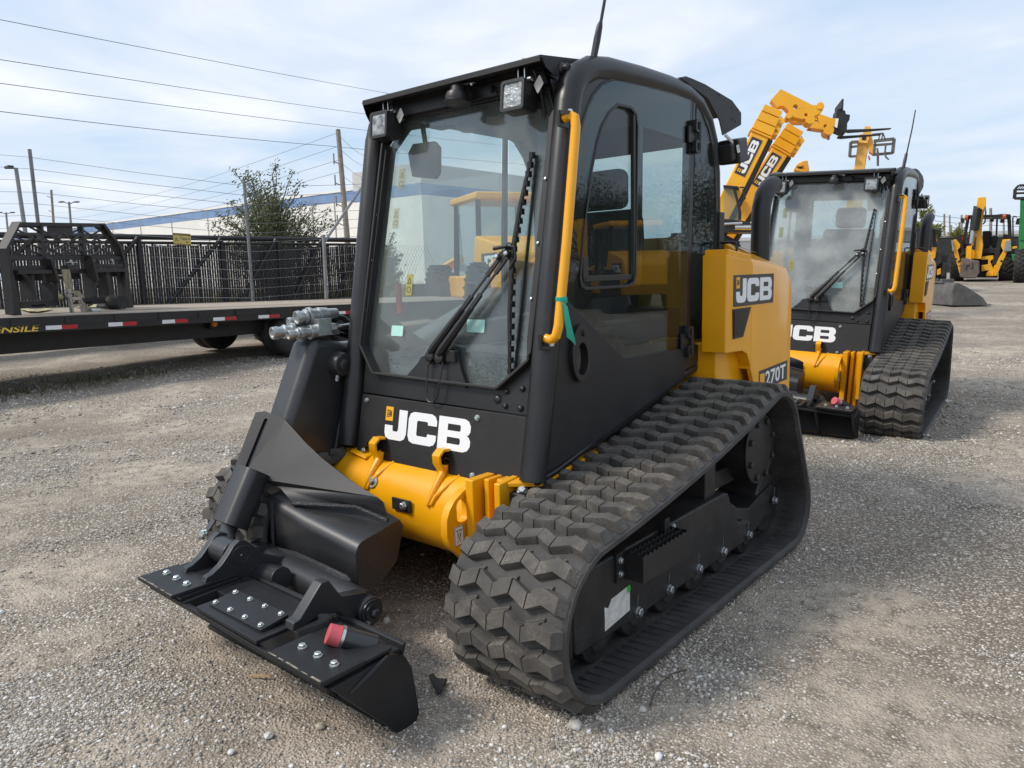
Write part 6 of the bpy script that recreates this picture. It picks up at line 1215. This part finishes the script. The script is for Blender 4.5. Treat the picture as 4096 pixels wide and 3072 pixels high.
# ---- a yellow loader glimpsed through the near windscreen, and what the glass reflects
def simple_machine(name, label, loc, rz, cat):
    o = empty(name, loc, rz); tag(o, label, cat)
    mb = MB(); mb.prism([(-.95, y, z) for y, z in [(-2.6, .9), (-2.6, 1.5), (-2.3, 1.72), (-.9, 1.95), (-.7, 1.1), (2.4, 1.1), (2.5, .8), (2.0, .6), (-2.2, .6)]], (1.9, 0, 0)); mb.build('body', 'yelfar', o, bevel=.06)
    mb = MB()
    for x in (-.8, .8):
        for y in (-.75, .85): mb.bar((x, y, 1.1), (x*.95, y*.92, 2.75), .10, .10)
    mb.build('cab_post', 'plastic', o, bevel=.01); mb = MB(); mb.box((0, .05, 2.8), (1.75, 1.85, .16)); mb.build('cab_roof', 'yelfar', o, bevel=.05); mb = MB(); mb.prism([(-.78, y, z) for y, z in [(-.75, 1.2), (.85, 1.2), (.78, 2.7), (-.68, 2.7)]], (.01, 0, 0)); mb.prism([(.77, y, z) for y, z in [(-.75, 1.2), (.85, 1.2), (.78, 2.7), (-.68, 2.7)]], (.01, 0, 0)); mb.prism([(-.75, -.72, 1.2), (.75, -.72, 1.2), (.72, -.66, 2.7), (-.72, -.66, 2.7)], (0, .01, 0)); mb.build('cab_glass', 'glasso', o)
    for x in (-1.0, 1.0):
        for y in (-1.5, 1.6): far_wheel(o, (x, y, .68), (1, 0, 0), .68, .45)
    mb = MB(); mb.tube([(.45, 1.6, 1.5), (.45, 3.0, 1.3), (.45, 3.6, .5)], .14, 4); mb.tube([(-.45, 1.6, 1.5), (-.45, 3.0, 1.3), (-.45, 3.6, .5)], .14, 4); mb.build('loader_arm', 'yelfar', o); mb = MB(); mb.prism([(-1.2, y, z) for y, z in [(3.4, .1), (4.3, .08), (4.3, .12), (3.7, .25), (3.5, .9), (3.4, .9)]], (2.4, 0, 0)); mb.build('bucket', 'tank', o)
    for s in (1, -1):
        f = lambda a, b, of=0.: Vector((s*(.952+of), (-2.2+a) if s < 0 else (-1.0-a+.0), 1.28+b)) if s < 0 else Vector((.952+of, -2.2+a, 1.28+b))
        mb = MB(); mb.prism([f(-.06, -.04), f(.86, -.04), f(.86, .27), f(-.06, .27)], (s*.004, 0, 0)); dl = mb.build('side_badge', 'decalblk', o); mb = MB(); logo(mb, (lambda a, b, of=0.: Vector((.957+of, -2.2+a, 1.28+b))) if s > 0 else (lambda a, b, of=0.: Vector((-.957-of, -1.4-a, 1.28+b))), .8, .22, .003); mb.build('badge_lettering', 'white', dl)
    return o
g = gp(2010, 1300, 17.5); simple_machine('wheel_loader', 'yellow wheel loader seen through the near windscreen glass', g, R(62), 'wheel loader')
# ---- machines and trees to the right of the frame, mirrored in the door glass
g = Vector((12.0, 19.5, 0)); simple_machine('wheel_loader', 'yellow wheel loader off to the right of the tracked loaders, mirrored in the door glass', g, R(-50), 'wheel loader')
g = Vector((18.5, 19.0, 0)); o = empty('excavator', g, R(-120)); tag(o, 'yellow excavator with bent arm off to the right, mirrored in the door glass', 'excavator')
mb = MB(); mb.b2((-1.3, -1.2, .75), (1.2, 1.8, 1.6)); mb.build('upper_body', 'yelfar', o, bevel=.08); mb = MB(); mb.b2((-1.25, -1.3, 1.0), (-.35, .3, 2.6)); mb.build('cab', 'plastic', o, bevel=.08)
for x in (-.95, .95): mb = MB(); mb.prism([(x-.25, y, z) for y, z in [(-1.6, .2), (-1.3, .0), (1.3, .0), (1.6, .2), (1.6, .5), (1.3, .7), (-1.3, .7), (-1.6, .5)]], (.5, 0, 0)); mb.build('crawler_track', 'rubbelt', o, bevel=.05)
mb = MB(); mb.prism([(.05, y, z) for y, z in [(-1.0, 1.3), (-1.2, 1.6), (-2.6, 3.3), (-3.2, 3.5), (-4.3, 3.0), (-4.3, 2.7), (-3.2, 3.05), (-2.9, 2.95), (-1.7, 1.3)]], (.35, 0, 0)); mb.build('boom', 'yelfar', o, bevel=.03); mb = MB(); mb.prism([(.1, y, z) for y, z in [(-4.0, 3.2), (-4.4, 3.2), (-4.4, 1.0), (-4.2, .9), (-4.0, 2.4)]], (.28, 0, 0)); mb.build('dipper_arm', 'yelfar', o, bevel=.02); mb = MB(); mb.prism([(-.3, y, z) for y, z in [(-4.3, 1.0), (-4.6, .6), (-4.4, .1), (-3.8, .2), (-3.9, .3), (-4.2, .5)]], (.9, 0, 0)); mb.build('bucket', 'rustb', o, bevel=.02)
t0 = tree((44, 52, 0), 9, 8, 'broad dark green tree at the right of the yard, outside the fence', 'leafd', 31)
spots = [(22, 58, 1., 33), (28, 62, 1.15, 77), (38, 55, 1.05, 210), (47, 50, 1.1, 290), (58, 43, 1.0, 15), (66, 34, 1.1, 150), (54, 46, 1.1, 40), (62, 40, .95, 100), (34, 58, .9, 170), (68, 52, 1.25, 250), (50, 56, .8, 20), (40, 64, 1.05, 120), (-38, -40, 1., 10), (-46, -32, 1.15, 80), (-28, -46, .95, 130), (-52, -24, 1.0, 200), (-42, -48, 1.2, 300), (-18, -52, 1.0, 60), (-34, -36, .8, 150)]
for x, y, s, rz in spots: c = copy_tree(t0); c.location = (x, y, 0); c.scale = (s, s, s); c.rotation_euler = (0, 0, R(rz)); c['group'] = 'trees round the yard'; c['label'] = 'broad dark green tree round the edge of the yard, out of the photograph'
t0['group'] = 'trees round the yard'; t0['label'] = 'broad dark green tree round the edge of the yard, out of the photograph'
# ------------------------------------------------------------------ ground
def gq(px, py): p = at(px, py, 1.)-CAMP; t = -CAMP.z/p.z; q = CAMP+p*t; return q.x, q.y
DIRT = [(gq(900, 2560), .30), (gq(1150, 2680), .22), (gq(1250, 3030), .28), (gq(500, 3040), .30), (gq(1900, 2960), .25), (gq(3250, 2450), .55), (gq(2900, 2800), .35), (gq(3600, 2900), .5), (gq(200, 2300), .5)]
def make_ground():
    # one sheet, fine near the camera and coarse towards the horizon
    def axis(c, lo, hi):
        a = [0.]; s = .16
        while a[-1] < hi: a.append(a[-1]+s); s = min(s*1.06, 60)
        b = [0.]; s = .16
        while b[-1] < lo: b.append(b[-1]+s); s = min(s*1.06, 60)
        return [c-v for v in b[:0:-1]]+[c+v for v in a]
    X = axis(.5, 500, 500); Y = axis(-.2, 300, 900); V = []; F = []
    rnd = random.Random(2)
    from mathutils import noise as NZ
    for y in Y:
        for x in X:
            d = math.hypot(x-.5, y-.3); z = gz(x, y)+(.022*NZ.noise(Vector((x*.9, y*.9, 0)))+.012*NZ.noise(Vector((x*2.7, y*2.7, 3))))*min(1., max(.25, (d-1.0)/2))*min(1, 60/max(d, 1))
            V.append((x, y, z-.004))
    n = len(X)
    for j in range(len(Y)-1):
        for i in range(n-1): F.append((j*n+i, j*n+i+1, (j+1)*n+i+1, (j+1)*n+i))
    me = bpy.data.meshes.new('ground'); me.from_pydata(V, [], F); me.polygons.foreach_set('use_smooth', [True]*len(F)); o = bpy.data.objects.new('ground', me); COL.objects.link(o); tag(o, kind='structure')
    m = bpy.data.materials.new('crushed stone and dirt'); m.use_nodes = True; nt = m.node_tree; N = nt.nodes; Lk = nt.links; b = N['Principled BSDF']; b.inputs['Roughness'].default_value = .95; b.inputs['Specular IOR Level'].default_value = .15
    tc = N.new('ShaderNodeTexCoord')
    def noise(s, d=6., rgh=.55):
        t = N.new('ShaderNodeTexNoise'); t.inputs['Scale'].default_value = s; t.inputs['Detail'].default_value = d; t.inputs['Roughness'].default_value = rgh; Lk.new(tc.outputs['Object'], t.inputs[0]); return t.outputs[0]
    def vor(s, out='Distance', rnd_=1.):
        t = N.new('ShaderNodeTexVoronoi'); t.inputs['Scale'].default_value = s; t.inputs['Randomness'].default_value = rnd_; Lk.new(tc.outputs['Object'], t.inputs[0]); return t
    def mr(f, a, c, lo=0., hi=1.):
        t = N.new('ShaderNodeMapRange'); Lk.new(f, t.inputs[0]); t.inputs[1].default_value = a; t.inputs[2].default_value = c; t.inputs[3].default_value = lo; t.inputs[4].default_value = hi; return t.outputs[0]
    def mix(f, a, c, bl='MIX'):
        x = N.new('ShaderNodeMix'); x.data_type = 'RGBA'; x.blend_type = bl
        (Lk.new(f, x.inputs[0]) if not isinstance(f, float) else setattr(x.inputs[0], 'default_value', f))
        for i, v in ((6, a), (7, c)):
            if isinstance(v, tuple): x.inputs[i].default_value = (*v, 1)
            else: Lk.new(v, x.inputs[i])
        return x.outputs[2]
    def math_(op, a, c):
        x = N.new('ShaderNodeMath'); x.operation = op; x.use_clamp = True
        for i, v in ((0, a), (1, c)):
            if isinstance(v, float): x.inputs[i].default_value = v
            else: Lk.new(v, x.inputs[i])
        return x.outputs[0]
    v1, v2, v3 = vor(95.), vor(48.), vor(170.)
    sep = N.new('ShaderNodeSeparateColor'); Lk.new(v1.outputs['Color'], sep.inputs[0]); sep2 = N.new('ShaderNodeSeparateColor'); Lk.new(v2.outputs['Color'], sep2.inputs[0])
    cr = N.new('ShaderNodeValToRGB'); e = cr.color_ramp.elements; e[0].position = 0; e[0].color = (.15, .132, .112, 1); e[1].position = 1; e[1].color = (.60, .585, .555, 1)
    for p, c in ((.25, (.20, .18, .155)), (.5, (.29, .27, .24)), (.72, (.36, .335, .295)), (.88, (.44, .43, .41))): q = e.new(p); q.color = (*c, 1)
    Lk.new(sep.outputs[0], cr.inputs[0])
    stone = mix(mr(v1.outputs['Distance'], .30, .62), cr.outputs[0], (.125, .108, .09))
    cr2 = N.new('ShaderNodeValToRGB'); e = cr2.color_ramp.elements; e[0].position = .2; e[0].color = (.16, .145, .125, 1); e[1].position = .95; e[1].color = (.50, .49, .47, 1); Lk.new(sep2.outputs[0], cr2.inputs[0])
    big = math_('MULTIPLY', mr(v2.outputs['Distance'], .42, .30), mr(sep2.outputs[1], .55, .62)); stone = mix(1.0, mix(big, stone, cr2.outputs[0]), (1.0, .955, .895), 'MULTIPLY')
    dirt = mix(mr(noise(60., 8., .7), .35, .7), (.26, .22, .175), (.40, .345, .28))
    pd = noise(.75, 7., .6); fd = mr(pd, .48, .60); nz = noise(3.2, 6., .6)
    for (bx, by), br in DIRT:
        vd = N.new('ShaderNodeVectorMath'); vd.operation = 'DISTANCE'; Lk.new(tc.outputs['Object'], vd.inputs[0]); vd.inputs[1].default_value = (bx, by, 0)
        sm = N.new('ShaderNodeMath'); sm.operation = 'MULTIPLY_ADD'; Lk.new(nz, sm.inputs[0]); sm.inputs[1].default_value = br*1.2; Lk.new(vd.outputs['Value'], sm.inputs[2]); fd = math_('MAXIMUM', fd, mr(sm.outputs[0], br*1.55, br*1.0))
    col = mix(math_('MULTIPLY', fd, mr(noise(9., 5.), .35, .6)), stone, dirt)
    # damp dark patches and fine pale dust in large soft shapes
    damp = mr(noise(.42, 5., .55), .55, .68, 0., .55); col = mix(damp, col, (.13, .105, .082), 'MIX')
    tone = mr(noise(.16, 4.), .3, .7, 1.22, 1.78); tn = N.new('ShaderNodeVectorMath'); tn.operation = 'SCALE'; Lk.new(col, tn.inputs[0]); Lk.new(tone, tn.inputs[3]); Lk.new(tn.outputs[0], b.inputs['Base Color'])
    h = math_('ADD', math_('MULTIPLY', mr(v1.outputs['Distance'], .6, .05), .5), math_('MULTIPLY', mr(v2.outputs['Distance'], .45, .05), math_('MULTIPLY', mr(sep2.outputs[1], .55, .62), .5)))
    h2 = math_('ADD', h, math_('MULTIPLY', noise(260., 3.), .25))
    bp = N.new('ShaderNodeBump'); bp.inputs['Strength'].default_value = .9; bp.inputs['Distance'].default_value = .012; Lk.new(h2, bp.inputs['Height']); Lk.new(bp.outputs[0], b.inputs['Normal'])
    me.materials.append(m); return o
GR = make_ground()
def ico():
    t = (1+5**.5)/2; v = np.array([(-1, t, 0), (1, t, 0), (-1, -t, 0), (1, -t, 0), (0, -1, t), (0, 1, t), (0, -1, -t), (0, 1, -t), (t, 0, -1), (t, 0, 1), (-t, 0, -1), (-t, 0, 1)], float); v /= np.linalg.norm(v[0])
    f = np.array([(0, 11, 5), (0, 5, 1), (0, 1, 7), (0, 7, 10), (0, 10, 11), (1, 5, 9), (5, 11, 4), (11, 10, 2), (10, 7, 6), (7, 1, 8), (3, 9, 4), (3, 4, 2), (3, 2, 6), (3, 6, 8), (3, 8, 9), (4, 9, 5), (2, 4, 11), (6, 2, 10), (8, 6, 7), (9, 8, 1)]); return v, f
def gravel():
    from mathutils import noise as NZ
    rs = np.random.default_rng(11); iv, jf = ico(); pts = []
    def scatter(n, rmin, rmax, s0, s1, thr):
        k = 0
        while k < n:
            # points spread over the wedge of ground in front of the camera
            a = rs.uniform(-.72, .72); r = math.sqrt(rs.uniform(rmin**2, rmax**2)); d = YAW+a; x = CAMP.x-math.sin(d)*r; y = CAMP.y+math.cos(d)*r
            q = NZ.noise(Vector((x*.8, y*.8, 0)))*.6+NZ.noise(Vector((x*2.3, y*2.3, 5)))*.4+rs.normal(0, .16)
            if q > thr and any((x-c[0])**2+(y-c[1])**2 < (r*.95)**2 for c, r in DIRT) and rs.random() < .72: q = thr-1
            if q < thr: 
                k += .25; continue
            pts.append((x, y, rs.uniform(s0, s1)*(1 if rs.random() > .06 else 1.7))); k += 1
    scatter(52000, .8, 3.0, .0019, .0045, -.06); scatter(48000, 2.8, 6.5, .0026, .0058, .0); scatter(900, .8, 5, .006, .011, .12); scatter(26000, 6., 13., .006, .012, -.05)
    for cx, cy, sg, n in ((-.15, -1.35, .32, 2200), (1.05, -.95, .25, 500), (1.17, .1, .12, 900), (.9, -.75, .2, 500), (1.2, -.5, .15, 500)):
        for _ in range(n): pts.append((rs.normal(cx, sg), rs.normal(cy, sg*.8), .0028+.006*rs.random()**2))
    pts = np.array(pts); n = len(pts); z = np.array([gz(x, y) for x, y in pts[:, :2]])+np.array([(.022*NZ.noise(Vector((x*.9, y*.9, 0)))+.012*NZ.noise(Vector((x*2.7, y*2.7, 3))))*min(1., max(.25, (math.hypot(x-.5, y-.3)-1.0)/2)) for x, y in pts[:, :2]])-.004
    V = np.repeat(iv[None], n, 0); V = V*(1+rs.uniform(-.28, .28, (n, 12, 1))); sc = pts[:, 2][:, None, None]*rs.uniform(.65, 1.35, (n, 1, 3)); sc[:, :, 2] *= .72; V = V*sc
    a = rs.uniform(0, 6.28, n); c, s = np.cos(a)[:, None], np.sin(a)[:, None]; x, y = V[:, :, 0].copy(), V[:, :, 1].copy(); V[:, :, 0] = x*c-y*s; V[:, :, 1] = x*s+y*c
    V += np.stack([pts[:, 0], pts[:, 1], z+pts[:, 2]*.22], 1)[:, None]
    F = (jf[None]+(np.arange(n)*12)[:, None, None]).reshape(-1, 3); me = bpy.data.meshes.new('gravel'); me.vertices.add(n*12); me.vertices.foreach_set('co', V.reshape(-1)); me.loops.add(len(F)*3); me.loops.foreach_set('vertex_index', F.reshape(-1)); me.polygons.add(len(F)); me.polygons.foreach_set('loop_start', np.arange(len(F))*3); me.polygons.foreach_set('loop_total', np.full(len(F), 3)); me.update(calc_edges=True)
    o = bpy.data.objects.new('gravel', me); COL.objects.link(o); tag(o, 'loose pale crushed stone scattered over the yard', None, None, 'stuff')
    m = bpy.data.materials.new('crushed stone'); m.use_nodes = True; N = m.node_tree.nodes; Lk = m.node_tree.links; b = N['Principled BSDF']; b.inputs['Roughness'].default_value = .9; b.inputs['Specular IOR Level'].default_value = .2
    g = N.new('ShaderNodeNewGeometry'); cr = N.new('ShaderNodeValToRGB'); cr.color_ramp.interpolation = 'LINEAR'; e = cr.color_ramp.elements; e[0].position = 0; e[0].color = (.21, .19, .165, 1); e[1].position = 1; e[1].color = (.74, .72, .69, 1)
    for p, c in ((.3, (.34, .31, .27)), (.55, (.44, .41, .36)), (.7, (.46, .40, .32)), (.86, (.58, .56, .53))): q = e.new(p); q.color = (*c, 1)
    Lk.new(g.outputs['Random Per Island'], cr.inputs[0]); Lk.new(cr.outputs[0], b.inputs['Base Color']); me.materials.append(m)
    return o
gravel()
def stone(x, y, r, label, seed, col=(.42, .40, .36)):
    rnd = random.Random(seed); import bmesh; bm = bmesh.new(); bmesh.ops.create_icosphere(bm, subdivisions=2, radius=r)
    from mathutils import noise as NZ
    for v in bm.verts: v.co *= 1+.35*NZ.noise(v.co/r*1.3+Vector((seed, 0, 0))); v.co.z *= .65
    me = bpy.data.meshes.new('stone'); bm.to_mesh(me); bm.free(); me.materials.append(mat('pale stone', col, .9, var=.25, vscale=60, bump=.4, bscale=150)); o = bpy.data.objects.new('stone', me); COL.objects.link(o); o.location = (x, y, gz(x, y)+r*.25); tag(o, label, 'stone', 'larger stones on the gravel')
def gq(px, py): p = at(px, py, 1.)-CAMP; t = -CAMP.z/p.z; q = CAMP+p*t; return q.x, q.y
stone(*gq(2300, 2905), .022, 'jagged grey stone against the front foot of the near right track', 3)
stone(*gq(1073, 2945), .014, 'pale flat stone in front of the hitch, largest near the bottom edge', 5, (.55, .54, .51))
stone(*gq(1283, 2907), .013, 'tan stone in front of the hitch between the track and the flat pale stone', 6, (.42, .37, .29))
stone(*gq(925, 3010), .011, 'round white stone close to the bottom edge of the photograph', 8, (.58, .56, .52))
stone(*gq(2570, 2840), .013, 'squarish pale stone beside the near track, next to the bent twig', 9, (.50, .48, .45))
# twig, rag and splinter
mb = MB(); mb.tube([Vector((*gq(px, py), .006+.004*(i % 2))) for i, (px, py) in enumerate(((2600, 2835), (2615, 2790), (2640, 2740), (2690, 2705), (2745, 2686)))], .0028, 6); tag(mb.build('twig', 'bark', None), 'thin bent brown twig on the gravel beside the near track', 'twig')
mb = MB(); P0 = [Vector((*gq(px, py), .006)) for px, py in ((1000, 2708), (1080, 2713), (1083, 2717), (1003, 2713))]; mb.prism(P0, (0, 0, .005)); tag(mb.build('wood_splinter', mat('fresh split wood', (.50, .33, .17), .8), None), 'pale wood splinter on the dirt before the hitch', 'splinter')
mb = MB(); pr = [(1715, 2720), (1735, 2705), (1745, 2722), (1765, 2735), (1790, 2728), (1775, 2755), (1770, 2780), (1750, 2790), (1740, 2765), (1725, 2745)]; mb.prism([Vector((*gq(*p), .004+.006*(i % 3 == 0))) for i, p in enumerate(pr)], (0, 0, .010)); tag(mb.build('torn_rag', 'seat', None, bevel=.003), 'torn scrap of black rag on the gravel between hitch and track', 'rag')
# green weeds under the trailer edge and grass beyond the gate
def grass(name, label, pts, h, m, n, seed):
    rnd = random.Random(seed); V = []; F = []
    for _ in range(n):
        p = pts(rnd); a = rnd.uniform(0, 6.28); l = h*rnd.uniform(.5, 1.3); w = .012; dx, dy = math.cos(a)*w, math.sin(a)*w; lx, ly = rnd.gauss(0, .35)*l, rnd.gauss(0, .35)*l; o = len(V)
        V += [(p[0]-dx, p[1]-dy, p[2]), (p[0]+dx, p[1]+dy, p[2]), (p[0]+lx, p[1]+ly, p[2]+l)]; F.append((o, o+1, o+2))
    me = bpy.data.meshes.new(name); me.from_pydata(V, [], F); me.materials.append(M[m]); o = bpy.data.objects.new(name, me); COL.objects.link(o); tag(o, label, None, None, 'stuff')
def wd(rnd):
    s = rnd.uniform(-2.5, 2.2); p = TT @ Vector((s, rnd.gauss(.55, .25), 0)); return (p.x, p.y, gz(p.x, p.y))
grass('weeds', 'low green weeds growing under the edge of the trailer', wd, .08, 'leaf', 500, 4)
def fg(rnd):
    u = rnd.uniform(-12, 24); v = rnd.uniform(1.0, 14); a = at(0, 940, 13.2); b = at(1452, 962, 18.5); e = (b-a); e.z = 0; e.normalize(); n = Vector((-e.y, e.x, 0)); n = n if n.dot(CW) > 0 else -n; p = a+e*u+n*v; return (p.x, p.y, gz(p.x, p.y))
grass('grass', 'pale green grass beyond the black gate', fg, .5, 'leafy', 14000, 6)
# ------------------------------------------------------------------ sky and sun
SEL, SAZ = R(46), math.atan2(-.613, -.778)   # hazy sun at the left, ahead of the loaders
sd = Vector((math.sin(SAZ)*math.cos(SEL), math.cos(SAZ)*math.cos(SEL), math.sin(SEL)))
w = bpy.data.worlds.new('World'); SC.world = w; w.use_nodes = True; nt = w.node_tree; N = nt.nodes; Lk = nt.links; bg = N['Background']
sk = N.new('ShaderNodeTexSky'); sk.sky_type = 'NISHITA'; sk.sun_disc = False; sk.sun_elevation = SEL; sk.sun_rotation = SAZ; sk.air_density = 1.2; sk.dust_density = 1.5; sk.ozone_density = 1.
tc = N.new('ShaderNodeTexCoord'); sx = N.new('ShaderNodeSeparateXYZ'); Lk.new(tc.outputs['Generated'], sx.inputs[0])
ad = N.new('ShaderNodeMath'); ad.operation = 'ADD'; Lk.new(sx.outputs[2], ad.inputs[0]); ad.inputs[1].default_value = .16
dv = N.new('ShaderNodeVectorMath'); dv.operation = 'SCALE'; iv = N.new('ShaderNodeMath'); iv.operation = 'DIVIDE'; iv.inputs[0].default_value = 1.; Lk.new(ad.outputs[0], iv.inputs[1]); Lk.new(tc.outputs['Generated'], dv.inputs[0]); Lk.new(iv.outputs[0], dv.inputs[3])
mp = N.new('ShaderNodeMapping'); mp.inputs['Scale'].default_value = (1., 1., .3); mp.inputs['Rotation'].default_value = (0, 0, R(25)); Lk.new(dv.outputs[0], mp.inputs[0])
n1 = N.new('ShaderNodeTexNoise'); n1.inputs['Scale'].default_value = .95; n1.inputs['Detail'].default_value = 9; n1.inputs['Roughness'].default_value = .52; n1.inputs['Distortion'].default_value = .5; Lk.new(mp.outputs[0], n1.inputs[0])
n2 = N.new('ShaderNodeTexNoise'); n2.inputs['Scale'].default_value = 2.6; n2.inputs['Detail'].default_value = 7; n2.inputs['Roughness'].default_value = .5; Lk.new(mp.outputs[0], n2.inputs[0])
r1 = N.new('ShaderNodeMapRange'); Lk.new(n1.outputs[0], r1.inputs[0]); r1.inputs[1].default_value = .30; r1.inputs[2].default_value = .70
cr = N.new('ShaderNodeValToRGB'); e = cr.color_ramp.elements; e[0].position = .30; e[0].color = (2.85, 3.65, 4.6, 1); e[1].position = .78; e[1].color = (4.9, 5.05, 5.3, 1); q = e.new(.55); q.color = (3.75, 4.15, 4.85, 1)
mm = N.new('ShaderNodeMix'); mm.inputs[0].default_value = .35; Lk.new(r1.outputs[0], mm.inputs[2]); Lk.new(n2.outputs[0], mm.inputs[3]); Lk.new(mm.outputs[0], cr.inputs[0])
mx = N.new('ShaderNodeMix'); mx.data_type = 'RGBA'; mx.inputs[0].default_value = .9; Lk.new(sk.outputs[0], mx.inputs[6]); Lk.new(cr.outputs[0], mx.inputs[7])
Lk.new(mx.outputs[2], bg.inputs[0]); bg.inputs[1].default_value = .105
l = bpy.data.lights.new('sun', 'SUN'); l.energy = 1.5; l.angle = R(13); l.color = (1., .93, .84); lo = bpy.data.objects.new('sun', l); COL.objects.link(lo); lo.rotation_euler = sd.to_track_quat('Z', 'Y').to_euler()
SC.view_settings.view_transform = 'Standard'; SC.view_settings.look = 'None'; SC.view_settings.exposure = .97; SC.view_settings.gamma = 1.
SC.cycles.max_bounces = 8; SC.cycles.transparent_max_bounces = 16
